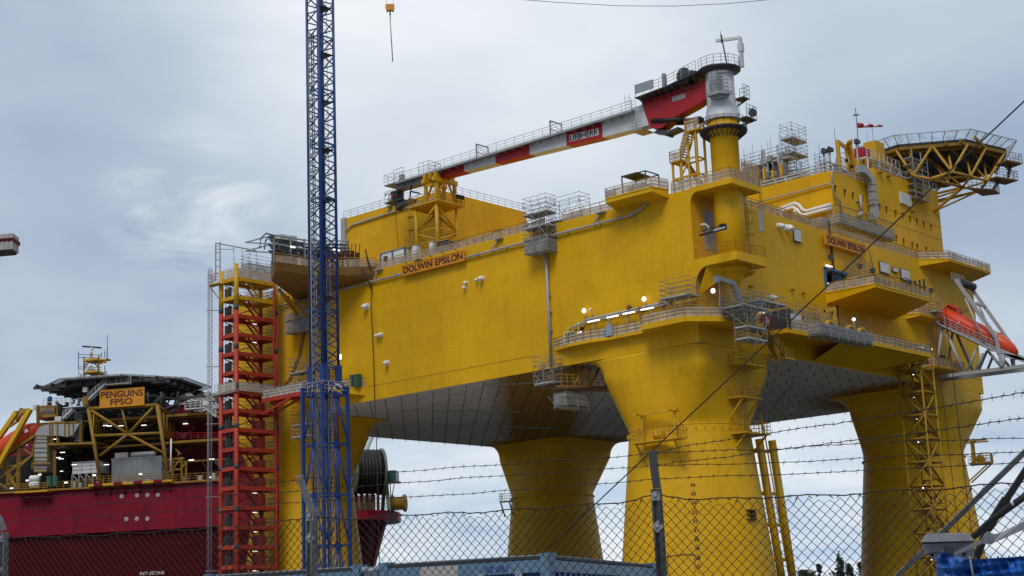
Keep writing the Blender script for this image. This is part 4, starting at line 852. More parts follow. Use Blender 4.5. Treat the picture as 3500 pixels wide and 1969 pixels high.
for (px,py,y,lab) in ((2838,884,-.6,'small floodlight above the blue doorway'),(2938,914,-1,'small floodlight above the close row of bushings'),(2982,930,-4,'small floodlight at the right end of the close row of bushings'),(3108,973,-5,'small floodlight behind the spaced row of bushings'),(3181,997,-4,'small floodlight at the far corner of the switchgear balcony')):
    p=Y(px,py,y); t=thing('floodlight',lab,'light',p-Vector((0,0,.9))); m=MB(); m.tube(p-Vector((0,0,1.5)),p,.06,5); m.build('bracket','yellow_dim',t); m=MB(); m.box(p.x-.3,p.x+.3,p.y-.3,p.y+.2,p.z-.1,p.z+.45); m.build('lamp_head','dark_steel',t)
m=MB(); m.path([(29.0,-3,41.9),(31,-6.6,42.4),(34,-7,42.2),(37,-7,42.6),(40,-7,42.1),(42,-7,42.0),(43,-6.9,42.4)],.07,5); tag(m.build('hose','hose',None),'dark hose sagging along the switchgear balcony railing','hose')
# ---------------------------------------------------------------- helideck
hd=thing('helideck','octagonal helideck on a yellow tube truss with a sloping safety net, above the accommodation block','helideck',(79.1,9.5,63))
hc=Vector((79.1,9.5,0)); RH=13.0
def octp(r,z,rot=0.0): return [hc+Vector((r*math.cos(R(-35.0+45*k)-R(0)+rot),r*math.sin(R(-35.0+45*k)+rot),z)) for k in range(8)]
e0=math.atan2(-3.5-9.5,81.55-79.1); octp=lambda r,z: [hc+Vector((r*math.cos(e0+math.pi/4*k),r*math.sin(e0+math.pi/4*k),z)) for k in range(8)]
m=MB(); m.prism(octp(RH,69.7),(0,0,.32)); m.build('deck_plate','deck_dark',hd)
m=MB(); q=octp(RH-.2,69.35)
for i in range(8): m.beam(q[i],q[(i+1)%8],.45,.5)
q2=octp(RH-1.2,69.1)
for i in range(8): m.beam(q2[i],q2[(i+1)%8],.35,.6)
for k in range(-5,6): 
    a=hc+Vector((2.2*k*math.cos(e0)-11*math.sin(e0),2.2*k*math.sin(e0)+11*math.cos(e0),69.4)); b=hc+Vector((2.2*k*math.cos(e0)+11*math.sin(e0),2.2*k*math.sin(e0)-11*math.cos(e0),69.4)); m.beam(a,b,.25,.5)
m.build('deck_beam','shaded_yellow',hd)
m=MB(); a=octp(RH,70.0); b=octp(RH+1.7,71.0)
for i in range(8): m.beam(b[i],b[(i+1)%8],.1,.1); 
for i in range(8):
    for k in range(6): m.beam(a[i].lerp(a[(i+1)%8],k/6),b[i].lerp(b[(i+1)%8],k/6),.08,.16)
m.build('net_frame','grey_steel',hd)
m=MB()
for i in range(8): j=(i+1)%8; m.face([a[i]+U3*.06,a[j]+U3*.06,b[j]-U3*.02,b[i]-U3*.02])
m.build('safety_net','safety_net',hd)
m=MB(); zl=63.2
lo=[Z(3121,600,zl),Z(3254,588,zl),Z(3318,603,zl),Z(3374,619,zl)]; hub=Z(3180,612,61.8); low2=Z(3348,652,zl-.6); nb=Z(3290,640,zl)
up=octp(RH-1.2,69.1)
T=lambda p,q,r=.2: m.tube(p,q,r,8)
def edge(i,t): return up[i].lerp(up[(i+1)%8],t)
front=7  # edge order found from the survey: 7 is the long edge facing the quay
F0,F1,F2=[X for X in (up[6],up[7],up[0])]
top=[]
for (px,py) in ((3063,515),(3184,503),(3189,503),(3308,494),(3368,508),(3432,526)): top.append(Z(px,py,69.1))
T(top[0],lo[0]); T(top[1],lo[0]); T(Z(3117,525,69.1),lo[0],.16)
T(top[2],lo[1]); T(top[3],lo[1]); T(Z(3241,520,69.1),lo[1],.18)
T(top[4],lo[2]); T(Z(3302,532,69.1),lo[2],.16); T(Z(3315,545,69.1),lo[3],.14)
T(top[5],lo[3]); T(Z(3360,545,69.1),lo[3],.16)
T(lo[1],hub,.24); T(lo[1],lo[2],.22); T(lo[2],lo[3],.2); T(hub,lo[2],.2); T(hub,nb,.22); T(nb,low2,.2); T(low2,lo[3],.2); T(nb,lo[2],.17)
T(Z(3175,540,69.1),nb,.16); T(Z(3180,545,69.1),nb-(nb-hub)*.4,.14); T(lo[0],hub,.2)
T(Vector((69.6,4.0,59.4)),nb,.26); T(Vector((69.6,4.0,59.4)),low2,.14)
T(Vector((71.6,12,62.5)),nb,.2); T(Vector((71.6,20,62.5)),nb,.18); T(Vector((71.6,22,61.5)),low2,.16); T(Vector((71.6,14,61.2)),lo[3],.15); T(Vector((71.6,9,61)),low2,.15)
for k in range(4): T(Vector((71.6,8+4*k,61.8)),Vector((80,8+4*k,65.5)),.12); T(Vector((80,8+4*k,65.5)),Vector((80,8+4*k,69)),.12); T(Vector((80,8+4*k,65.5)),Vector((86,8+4*k,69)),.12)
m.build('tube_truss','yellow_dim',hd)
m=MB()
for (x,y) in ((68,6),(68,14),(70.5,20),(62,10)): m.beam((x,y,Z2),(x,y,69.2),.35)
m.build('support_column','yellow',hd)
# stair frame under the helideck
ss=thing('helideck_stair','grey caged stair hanging between the accommodation block top and the helideck','stair',(66,3.6,60))
m=MB(); p0=Y(3125,690,3.4); 
for (px) in (3123,3152,3172): 
    a=Y(px,590,3.0); a2=Y(px+1,650,3.0); m.beam((a.x,3.0,60.0),(a.x,3.0,67.5),.12)
xa,xb=Y(3123,640,3.0).x,Y(3172,640,3.0).x
for k in range(9): z=60.2+.75*k; m.beam((xa,3.0,z),(xb,3.0,z),.07,.1); 
for k in range(7): m.box(xa,xb,3.1,4.4,60.1+1.0*k,60.2+1.0*k)
m.build('stair_cage','grey_steel',ss)
rs=thing('helideck_stair','outer escape stair with two small landings at the far side of the helideck','stair',(88,0,62))
m=MB(); pa,pb,pc=Z(3455,560,66.5),Z(3440,618,64.0),Z(3385,655,62.2)
m.prism([pa+Vector(q) for q in ((-2,-.3,0),(1.5,-1.2,0),(2.4,1.0,0),(-1,2,0))],(0,0,.2)); m.prism([pb+Vector(q) for q in ((-3,.2,0),(1.5,-1.2,0),(2.2,1.2,0),(-2.5,2.2,0))],(0,0,.2)); m.prism([pc+Vector(q) for q in ((-4.2,1.5,0),(-.2,-.8,0),(2.6,-.3,0),(1.5,2.0,0))],(0,0,.2)); m.build('landing','ochre_deck',rs)
m=MB(); m.rail([pa+Vector((-2,-.3,.2)),pa+Vector((1.5,-1.2,.2)),pa+Vector((2.4,1,.2))],1.3,.8,.05); m.rail([pb+Vector((-3,.2,.2)),pb+Vector((1.5,-1.2,.2)),pb+Vector((2.2,1.2,.2))],1.3,.8,.05); m.rail([pc+Vector((-4.2,1.5,.2)),pc+Vector((-.2,-.8,.2)),pc+Vector((2.6,-.3,.2))],1.3,.8,.05); m.build('railing','grey_steel',rs)
m=MB(); m.stair(pb+Vector((.9,.2,.2)),pa+Vector((.6,.2,.2)),(.75,.55,0),1.1,9); m.stair(pc+Vector((1.4,.3,.2)),pb+Vector((-.9,.5,.2)),(.6,.7,0),1.0,8); m.build('flight','dark_steel',rs)
# ---------------------------------------------------------------- lifeboat and its ramp
rp=thing('lifeboat_ramp','grey tubular launching ramp with a tall davit frame, sticking out from the balcony wall','ramp',(58.7,-.5,32.4))
X0,X1=56.2,59.4
m=MB()
for x in (X0,X1): m.beam((x,0,32.45),(x,-15,32.2),.48,.48)
m.build('bottom_beam','ramp_grey',rp)
m=MB()
for x in (X0,X1): m.beam((x,.2,40.6),(x,-13.6,32.7),.4,.5); m.beam((x,-10.0,34.2),(x,-15.5,32.5),.4,.5)
for k in range(8): t=k/7; m.beam((X0,-.2-9.4*t,40.5-6.1*t),(X1,-.2-9.4*t,40.5-6.1*t),.25,.2)
m.build('slide_beam','ramp_grey',rp)
m=MB()
for x in (X0,X1):
    for (a,b,r) in (((-1.99,39.1),(-.31,32.8),.2),((-2.5,38.6),(-4.5,32.5),.22),((-6.7,35.6),(-4.9,32.5),.19),((-7.5,34.8),(-6.2,32.5),.19),((-8.2,35.0),(-10.0,32.4),.2),((-10.3,34.2),(-10.2,32.4),.24)):
        m.tube((x,*a),(x,*b),r,8)
m.build('strut','ramp_grey',rp)
for (x,lab) in ((X0-.3,'nearer davit leg'),(X1+.3,'farther davit leg')):
    m=MB(); m.beam((x,-10.1,32.6),(x,-9.75,36.7),.4,.4); m.beam((x,-9.75,36.6),(x,-4.9,45.3),.36,.42); m.tube((x,-8.0,36.2),(x,-5.9,42.6),.14,6); m.build('davit_leg','ramp_grey',rp,label=lab)
m=MB(); m.beam((X0-.3,-4.9,45.3),(X1+.3,-4.9,45.3),.5,.5); m.beam((X0-.3,-6.9,41.8),(X1+.3,-6.9,41.8),.3,.3); m.rail([(X0-.3,-4.3,45.5),(X1+.3,-4.3,45.5)],1.0,.8,.05); m.build('davit_crosshead','ramp_grey',rp)
m=MB(); m.tube((X0+.5,-5.3,45.1),(X1,-5.7,44.7),.55,10); m.build('winch_head','dark_steel',rp)
m=MB()
for (p,q) in (((57.8,-5.2,44.8),(57.8,-6.0,41.6)),((57.8,-6,41.6),(57.8,-3.4,40.8)),((57.8,-6,41.6),(57.8,-8.4,38.4)),((57.8,-6,41.6),(57,-7.6,38.9))): m.tube(p,q,.05,4)
m.build('falls','dark_steel',rp)
m=MB(); m.rail([(X0-.35,-.2,40.8),(X0-.35,-9.9,34.6)],1.25,.95,.04); m.beam((X0-.4,-.2,40.7),(X0-.4,-9.9,34.4),.7,.1); m.build('side_gangway','ramp_grey',rp)
lb=thing('lifeboat','bright orange enclosed lifeboat resting nose down on its ramp','lifeboat',(57.8,-6,37.6))
m=MB(); A_,B_=Vector((57.8,-1.0,41.4)),Vector((57.8,-11.8,34.5)); ax=(B_-A_).normalized(); upv=Vector((0,-ax.z,ax.y))*(1 if ax.y<0 else -1); upv=Vector((1,0,0)).cross(ax); upv=upv if upv.z>0 else -upv
rings=[]
for (t,w,h,dz) in ((0,.35,.5,.25),(.03,.9,.95,.15),(.10,1.3,1.25,.05),(.25,1.45,1.38,0),(.55,1.45,1.38,0),(.72,1.4,1.3,0),(.84,1.15,1.1,-.02),(.93,.72,.8,-.1),(1.0,.12,.32,-.2)):
    o=A_.lerp(B_,t)+upv*(dz-.1); rg=[]
    for k in range(24):
        a=2*math.pi*k/24; c,s=math.cos(a),math.sin(a); pw=2.6; q=(abs(c)**pw+abs(s)**pw)**(-1/pw)
        rg.append(o+Vector((1,0,0))*w*c*q+upv*h*s*q*(1.0 if s>0 else 1.0))
    rings.append(rg)
m.grid(rings); m.build('hull','lifeboat',lb)
m=MB(); o=A_.lerp(B_,.13)+upv*1.05; rings=[[o+ax*a*1.0+Vector((1,0,0))*b*.75+upv*0 for a,b in ((-1,-1),(1.35,-1),(1.35,1),(-1,1))],[o+ax*a*.8+Vector((1,0,0))*b*.62+upv*.95 for a,b in ((-1,-1),(1,-1),(1,1),(-1,1))]]; m.grid(rings,sm=False); m.build('wheelhouse','lifeboat',lb)
m=MB()
for k in range(3): q=o+ax*(-.55+.55*k)-Vector((.72,0,0))+upv*.55; m.obox(q-ax*.18-upv*.15,ax*.36,upv*.3,Vector((-.05,0,0)))
m.build('wheelhouse_window','glass_dark',lb)
m=MB(); m.beam(A_+upv*-.05-Vector((1.5,0,0))+ax*.9,A_.lerp(B_,.8)+upv*-.05-Vector((1.5,0,0)),.1,.14,up=tuple(upv)); m.build('rubbing_strip','lifeboat',lb)
m=MB()
for t in (.3,.72): 
    o=A_.lerp(B_,t); m.grid([[o+d+(Vector((1,0,0))*1.5*math.cos(a)+upv*(1.42*math.sin(a)-.1)) for a in [math.pi*2*k/20 for k in range(20)]] for d in (-ax*.12,ax*.12)],caps=False,sm=False)
m.build('lashing_band','grey_steel',lb)
bd=balcony('ramp_landing','grey landing with dark hatch beside the lower end of the lifeboat ramp struts',(52.0,0,33.4),(1,0,0),(0,-1,0),8.5,2.6,.25,.5,(0,0),net=True,m='yellow_wall')
m=MB(); m.box(57.2,58.6,-.9,-.1,33.5,35.6); m.box(52.4,53.6,-.9,-.1,33.5,34.8); m.build('hatch_box','black',bd)
m=MB()
for (a,b) in ((51.6,52.0),(52.6,53.0),(53.2,53.5),(54.1,55.6)): m.box(a,b,-.5,-.35,36.2,36.4)
m.build('strip_light','lamp',bd)
scaffold('landing_scaffold','grey scaffold standing at the head of the lifeboat ramp',(54.2,-2.4,41.2),(1.6,0,0),(0,1.8,0),1,1,[0,1.4],[0],extra=1.2)
# stair tower on the right column
stt=thing('column_stair','yellow lattice stair tower running down the right column','stair',(47,-1.5,0))
x0,x1,y0,y1=44.3,48.2,-4.1,-.6; zt=35.2
CH=[(44.5,-4.0),(44.9,-.6),(48.4,-.8),(48.0,-4.0)]
for (x,y) in CH: MB().tube((x,y,-1),(x+0.0,y,zt),.14,6).build('chord','yellow_dim',stt)
m=MB(); k=0; z=zt
while z>1:
    for i in range(4):
        a,b=CH[i],CH[(i+1)%4]; m.tube((*a,z),(*b,z),.14,5)
        z2=z-3.05
        if (k+i)%2: m.tube((*a,z),(*b,z2),.12,5)
        else: m.tube((*b,z),(*a,z2),.12,5)
    z-=3.05; k+=1
m.build('lattice','yellow_dim',stt)
z=zt-.4; k=0
while z>2:
    m=MB(); a,b=(45.2,47.6) if k%2==0 else (47.6,45.2)
    m.stair((b,-2.6 if k%2 else -3.7,z-1.55),(a,-2.6 if k%2 else -3.7,z),(0,1,0),1.0,7); m.box(a-.5,a+.5,-3.8,-1.4,z-.06,z)
    m.build('flight','ochre_deck',stt); z-=1.55; k+=1
for (px,py) in ((3125,1207),(3122,1280),(3124,1357),(3134,1434),(3139,1511),(3155,1668),(3184,1914)):
    p=Y(px,py,-2.2); m=MB(); m.ball(p,.12,4); m.build('bulkhead_lamp','lamp',stt)
for (a,b) in (((3182,1190),(3260,1720)),((3161,1162),(3168,1130))): pass
m=MB(); m.path([(51.0,-5.2,41.0),(52.2,-4.8,30),(53.4,-4.4,18),(55.2,-4.0,2)],.06,4); tag(m.build('mooring_rope','hose',None),'long dark rope slanting down past the right column from the lifeboat landing','rope')
m=MB(); m.path([(49.6,-4.6,40.2),(49.0,-4.4,34.8)],.05,4); m.path([(49,-4.4,34.8),(50.5,-4,20),(52.4,-3.4,2)],.05,4); tag(m.build('mooring_rope','hose',None),'dark rope running down beside the right column stair tower','rope')
# work cages on the columns
def cage(name,lab,o,a,b,lad=None,portal=False,braces=True):
    """small railed stage: corner o, along a, out b"""
    o,a,b=v3(o),v3(a),v3(b); t=thing(name,lab,'stage',o); m=MB(); m.obox(o,a,b,(0,0,.16)); m.build('floor','yellow',t)
    r=MB(); r.rail([o+U3*.16,o+b+U3*.16,o+a+b+U3*.16,o+a+U3*.16],1.25,.55,.04); r.build('railing','yellow_dim',t)
    if braces:
        m=MB(); n=b.normalized()
        for q in (o+a*.1,o+a*.9): m.beam(q+b*.9,q-n*.2-U3*2.4,.18,.2)
        m.build('brace','yellow',t)
    if portal:
        m=MB()
        for q in (o+a*.12+b*.2,o+a*.82+b*.2): m.beam(q+U3*.1,q+U3*3.3,.25); m.beam(q-b*.5+U3*3.3,q+b*.7+U3*3.3,.2)
        m.beam(o+a*-.02+b*.3+U3*3.4,o+a*.9+b*.3+U3*3.4,.28,.3); m.beam(o+a*.82+b*.2+U3*2.4,o+a*1.05+b*.2+U3*.2,.18); m.build('portal','yellow',t)
        m=MB(); c=o+a*.52+b*.5+U3*.7; m.lathe(c,[(.2,-.45),(.6,-.45),(.62,-.35),(.3,-.3),(.3,.3),(.62,.35),(.6,.45),(.2,.45)],16,tuple(a.normalized())); m.build('winch_drum','yellow',t)
    return t
cage('mooring_stage','yellow mooring stage with a portal frame and winch drum on the near column',(-.2,9.0,20.75),(0,-6.6,0),(-1.7,0,0),portal=True)
cage('mooring_stage','yellow mooring stage with a portal frame jutting from the right column against the sky',(69.2,1.9,21.0),(-3.6,-1.3,0),(1.0,-2.9,0),portal=True)
cage('mooring_stage','small pale mooring stage at the waist of the far column against the sky',(VV-15.2,UU-4.3,21.6),(-.6,1.9,0),(-1.5,-.5,0))
cage('ladder_stage','highest railed stage on the ladder down the near column',(5.6,-.05,29.2),(4.9,0,0),(0,-1.9,0),braces=False)
cage('ladder_stage','middle railed stage on the ladder down the near column',(5.2,.4,25.4),(4.0,0,0),(0,-2.2,0))
cage('ladder_stage','lowest railed stage on the ladder down the near column, above the twin pipes',(5.4,.9,21.4),(5.2,0,0),(0,-2.6,0))
m=MB(); m.ladder((6.4,-.8,20.5),(6.4,-.8,33),(1,0,0),.6,.05,.36); m.ladder((7.6,-.8,25.5),(7.6,-.8,30.4),(1,0,0),.5,.04,.36); tag(m.build('column_ladder','yellow_dim',None),'yellow ladder linking the three railed stages on the near column','ladder')
for (t0,b0,y,lab) in (((2594,1500),(2674,1990),1.6,'nearer of two tall slanting yellow pipes beside the near column'),((2638,1505),(2712,1990),2.2,'farther of two tall slanting yellow pipes beside the near column')):
    pa,pb=Y(*t0,y),Y(*b0,y); pb2=pa.lerp(pb,1.25); t=thing('caisson_pipe',lab,'pipe',Vector((pb2.x,pb2.y,pb2.z))); m=MB(); m.tube(pa,pb2,.47,20); m.build('pipe_shell','yellow_pipe',t)
    m=MB()
    for f in (.08,.38,.6,.84): q=pa.lerp(pb,f); m.tube(q,q+Vector((-3.2,1.6,.05)),.2,8)
    m.build('standoff','yellow_pipe',t)
m=MB(); pa,pb=Y(2614,1486,1.2),Y(2700,1990,1.2); m.tube(pa,pb,.1,6); m.path([pa,pa+Vector((-.2,0,.9)),pa+Vector((-.8,0,2.6))],.1,6); tag(m.build('riser_line','yellow_pipe',None),'thin yellow line clamped in front of the twin slanting pipes','pipe')
m=MB(); p=on_cone(2570,1480,200); m.path([(9.4,-1.2,26.0),(9.6,-1.2,21),(10.2,-1.4,14),(10.6,-1.6,10)],.045,4); tag(m.build('red_rope','red_cable',None),'thin red rope down the near column to the dark intake grille','rope')
q=on_cone(2565,1760,200); t=thing('intake_grille','dark louvred intake box on the near column below the red rope','grille',q); nr=Vector((q.x-7.2,q.y-7.2,0)).normalized(); td=Vector((-nr.y,nr.x,0)); m=MB()
for k in range(3): m.obox(q-td*.7+U3*(.5-.5*k)-nr*.1,td*1.4,nr*.45,U3*.1)
m.build('louvre','ochre_deck',t); m=MB(); m.obox(q-td*-.1-U3*.6,td*.5,nr*.3,U3*1.2); m.build('box','black',t)
q=on_cone(2362,1371,200) or X(2362,1371,2.5); m=MB(); q=X(2362,1371,1.4); m.lathe(q,[(.02,.12),(.28,.08),(.34,0),(.3,-.1)],14,(-.7,-.7,0)); tag(m.build('anode_disc','pink',None),'pale pink round disc on the flare of the near column','disc')
# ---------------------------------------------------------------- near corner working decks: pipes, lamps, scaffolds
pr_=thing('deck_piping','grey pipe run with strip lights along the wall over the near column walkway','pipework',(-.4,10,34))
m=MB(); m.path([(-.35,18.3,35.1),(-.35,18.2,35.75),(-.35,17.6,35.85),(-.35,16,36.05),(-.35,15.8,36.35),(-.35,3.0,36.55)],.14,8); m.path([(-.6,15.9,35.4),(-.6,15.7,36.0),(-.6,3.0,36.25)],.1,6)
for y in (16.9,14.6,12.4,9.6,6.2): m.tube((-.35,y,34),(-.35,y,36.3),.09,6)
m.build('pipe_run','board',pr_)
m=MB()
for (a,b) in ((15.2,13.4),(12.3,10.6),(9.9,8.2),(7.3,5.5)): m.box(-.78,-.66,b,a,35.88+.02*(15-a),36.02+.02*(15-a))
m.box(-.3,-.2,16.6,17.2,35.0,35.15); m.build('strip_light','lamp',pr_)
m=MB(); m.box(-.9,-.2,11.5,12.4,33.8,35.1); m.box(-.8,-.2,12.6,14.0,33.8,34.7); m.build('cabinet','cont_grey',pr_)
for (px,py,lab,on) in ((1996,1062,'lit floodlight on a post above the walkway doorway',1),(2017,1058,'unlit bulb beside the lit floodlight above the walkway doorway',0),(2201,1022,'lit floodlight on a post midway along the near column pipe run',1),(2437,994,'lit floodlight inside the corner scaffold under the lower crane platform',1)):
    p=X(px,py,-.6); t=thing('floodlight',lab,'light',(p.x,p.y,36.4)); m=MB(); m.tube((p.x+.2,p.y-.2,36.0),(p.x+.1,p.y-.1,p.z),.06,5); m.build('post','galv',t); m=MB(); m.ball(p,.30 if on else .2,6,(.6,1,1)); m.build('lamp_face','lamp' if on else 'white',t)
t=thing('gas_rack','green bottle rack standing by the walkway doorway','rack',(-.7,18.3,33.7)); MB().box(-.8,-.4,17.4,18.6,33.8,35.1).build('bottles','green_paint',t); r=MB(); r.rail([(-.9,17.2,33.75),(-.9,18.8,33.75)],1.4,.5,.04); r.build('rack_frame','white',t)
for k in range(3):
    p=X((2150,2188,2262)[k],(1050,1056,1038)[k],-.4); m=MB(); m.ball(p,.33,5); m.tube(p,p+Vector((.3,-.2,-.3)),.2,6); tag(m.build('vent_cowl','ochre_deck',None),('rusty vent cowl left of two more along the near column pipe run','rusty vent cowl in the middle of three along the near column pipe run','rusty vent cowl nearest the corner scaffold along the pipe run')[k],'vent')
scaffold('corner_scaffold','decked scaffold at the wall edge beside the lower crane platform',(-2.4,-.6,35.0),(0,1.9,0),(2.0,0,0),2,1,[0,1.4,2.5],[1.4],extra=.8)
scaffold('corner_scaffold','dense scaffold tower at the platform corner with a grey jib rising from it',(.2,-6.0,33.7),(1.5,0,0),(0,1.5,0),3,2,[0,.9,1.8],[.9],extra=.9,mess=40)
scaffold('corner_scaffold','scaffold slung below the corner deck over the near column head',(.4,-6.2,30.9),(1.9,0,0),(0,1.7,0),2,1,[0,1.3,2.6],[0,1.3],extra=.6,mess=10)
scaffold('corner_scaffold','narrow scaffold against the balcony wall by the red box',(4.6,-5.4,34.4),(1.8,0,0),(0,1.8,0),3,1,[0,1.4],[1.4],extra=.9)
jb=thing('deck_jib','grey knuckled jib arm rising out of the corner scaffold','jib',(2.4,-4,34.0)); m=MB(); m.beam((3.6,-4,33.9),(1.5,-4,37.6),.45,.5); m.beam((1.7,-4,37.55),(-1.8,-4,37.75),.4,.5); m.box(-1.95,-1.6,-4.3,-3.7,37.2,37.9); m.build('arm','galv',jb)
m=MB(); m.tube((-1.2,-4,37.4),(-1.5,-4,34.6),.06,4); m.build('hanging_bar','galv',jb)
m=MB(); m.beam((4.2,-5.6,33.6),(5.6,-5.6,33.6),.5,.7); tag(m.build('red_box','crane_red',None),'small red box beside the corner scaffold','box')
# long walkway load
m=MB(); m.box(14.4,17.4,-2.9,-1.2,34.02,36.0); m.box(19.2,22.8,-2.6,-.8,34.02,35.7); tag(m.build('sheeted_stack','light_grey',None),'pale sheeted equipment on the long walkway below the dark openings','equipment')
m=MB(); m.box(13.9,14.3,-3.3,-.4,34.0,36.4); m.box(17.5,18.1,-1.4,-.4,34.0,37.0); tag(m.build('pipe_bundle','dark_steel',None),'dark upright pipe bundle in front of the dark wall openings','pipework')
m=MB(); 
for (a,b) in ((12.2,13.4),(18.3,18.9)): m.box(a,b,-.4,-.3,36.1,36.3)
m.box(20.3,20.45,-.9,-.8,35.4,36.6); tag(m.build('strip_light','lamp',None),'lit strip lights in the dark openings above the long walkway','light')
scaffold('walkway_scaffold','long scaffold hung with sheeting on the front of the long walkway, holding rusty hoops',(15.4,-6.6,33.0),(2.0,0,0),(0,1.8,0),6,1,[0,1.5],[0],sheet=[(.05,1.4)],extra=.7)
m=MB()
for k in range(6):
    pass
ob=MB()
for k in range(6):
    for q in range(4): ob.obox((15.5+2.95*q,-6.54+.02*((k+q)%3),33.08+.2*k),(2.93,0,0),(0,.035,0),(0,0,.17+.02*((k*3+q)%2)))
tag(ob.build('hoarding','plank',None),'weathered boarded hoarding along the walkway scaffold front','hoarding')
scaffold('walkway_scaffold','mesh decked scaffold behind the sheeted equipment on the long walkway',(17.6,-2.6,35.6),(1.8,0,0),(0,1.6,0),4,1,[0,1.2],[],extra=.7,mess=14)
pf=thing('yellow_portal','yellow portal frame standing on the long walkway behind the hoarding','portal',(22,-4,34)); m=MB(); m.beam((20.6,-4,34),(20.6,-4,36.9),.4,.5); m.beam((23.2,-4,34),(23.2,-4,37.5),.45,.6); m.beam((20.4,-4,36.8),(23.4,-4,37.4),.4,.5); m.beam((20.6,-4,35.4),(23.2,-4,35.6),.25); m.build('portal_frame','yellow',pf)
for (x,lab) in ((20.0,'yellow half hoop at the portal foot'),(24.8,'yellow half hoop between two others behind the hoarding'),(27.6,'yellow half hoop farthest along the hoarding')):
    m=MB(); rg=[]
    for y in (-5.4,-4.9): rg.append([Vector((x+1.0*math.cos(a),y,34.3+1.1*math.sin(a))) for a in [math.pi*k/10 for k in range(11)]]+[Vector((x+.75*math.cos(a),y,34.3+.85*math.sin(a))) for a in [math.pi*k/10 for k in range(10,-1,-1)]])
    m.grid(rg,sm=False); tag(m.build('cable_hoop','yellow',None),lab,'hoop')
t=thing('floodlight','lit floodlight behind the hoarding of the walkway scaffold','light',(26.2,-4,34)); p=Y(2918,1092,-4); m=MB(); m.tube((p.x,-4,34),p,.07,5); m.build('post','galv',t); m=MB(); m.ball(p,.24,5); m.build('lamp_face','lamp',t)
dsx=thing('walkway_stair','yellow stair from the corner deck down to a small landing under the long walkway','stair',(12,-1.6,31)); m=MB(); m.stair((14.0,-2.4,30.7),(10.0,-2.4,33.8),(0,1,0),1.1,13); m.build('flight','ochre_deck',dsx); r=MB(); r.rail([(14.0,-2.45,30.7),(10,-2.45,33.8)],1.15,.8,.04); r.rail([(13.9,-2.45,30.7),(16,-2.45,30.7),(16,-.6,30.7)],1.15,.6,.04); r.build('railing','yellow_dim',dsx); m=MB(); m.box(13.8,16.1,-2.5,-.4,30.55,30.7); m.beam((14.2,-1.2,30.6),(14.2,-1.2,33.8),.4); m.build('landing','yellow',dsx)
# truss stage tucked under the long wall near the near column
tsx=thing('underhull_stage','yellow trussed stage with railing tucked under the long wall, below the downpipe','stage',(2,20,28)); m=MB(); a,b=X(1860,1308,-1.2),Z(2035,1325,28.2)
o=Vector((-1.0,21.6,29.2)); m.prism([(-1.2,22.2,28.7),(-1.2,19.3,28.7),(8.8,15.0,28.7),(10.0,17.5,28.7)],(0,0,.25)); m.build('stage_floor','ochre_deck',tsx)
r=MB(); r.rail([(-1.1,22.1,28.95),(-1.1,19.4,28.95),(8.6,15.2,28.95)],1.3,.8,.045); r.build('railing','yellow_dim',tsx)
m=MB()
for k in range(5): p=Vector((.6+2.0*k,18.9-.86*k,28.8)); m.tube(p,p+Vector((1.5,-.6,2.7)),.17,6); m.tube(p+Vector((2.0,-.86,0)),p+Vector((2.0,-.86,2.6)),.14,6)
m.build('truss_brace','yellow_dim',tsx)
scaffold('hull_scaffold','tangled grey scaffold on the trussed stage at the foot of the downpipe',(-1.9,19.9,29.3),(0,1.5,0),(1.6,0,0),2,1,[0,1.2,2.4],[0],extra=.8,mess=16)
scaffold('hull_scaffold','small sheeted scaffold box slung beneath the trussed stage',(-1.4,18.4,26.3),(0,2.0,0),(2.0,0,0),1,2,[0,1.2],[0],sheet=[(0,1.6)],extra=.2)

lk=thing('link_stage','yellow netted stage between the crane pedestal and the accommodation roof','stage',(8,1,ZT)); pa,pb=Y(2536,588,1.0),Y(2597,592,1.0)
m=MB(); m.box(pa.x,pb.x,1.0,3.4,pa.z-.25,pa.z); 
for x in (pa.x+.1,pb.x-.1): m.beam((x,1.1,ZT),(x,1.1,pa.z),.26); m.beam((x,3.3,ZT),(x,3.3,pa.z),.26)
m.build('stage_frame','yellow',lk)
r=MB(); n=MB(); e=[(pa.x,1.0,pa.z),(pb.x,1.0,pa.z),(pb.x,3.4,pa.z)]; r.rail(e,1.6,.8,.05); n.net(e,1.4,(0,.08,0)); r.build('railing','yellow_dim',lk); n.build('debris_netting','netting',lk)
p=Y(2394,773,0); m=MB(); m.path([p+Vector((0,0,.1)),p+Vector((.1,-.5,.15)),p+Vector((.45,-.75,-.1)),p+Vector((.55,-.8,-.6))],.13,8); tag(m.build('vent_hood','white',None),'small white elbow vent on the wall behind the crane pedestal','vent')
hp=[on_cone(2282,1902,0),on_cone(2330,1895,0),on_cone(2374,1895,0)]
m=MB()
if all(q is not None for q in hp):
    nr=Vector((hp[1].x-7.2,hp[1].y-7.2,0)).normalized()*.05
    for a,b in zip(hp,hp[1:]): m.beam(a+nr,b+nr,.1,.08)
    for q in (hp[0],hp[2]): m.beam(q+nr,q+nr*6-Vector((0,0,4)),.09,.08)
    tag(m.build('hatch_frame','ochre_deck',None),'rusty rectangular hatch outline low on the near column','hatch')
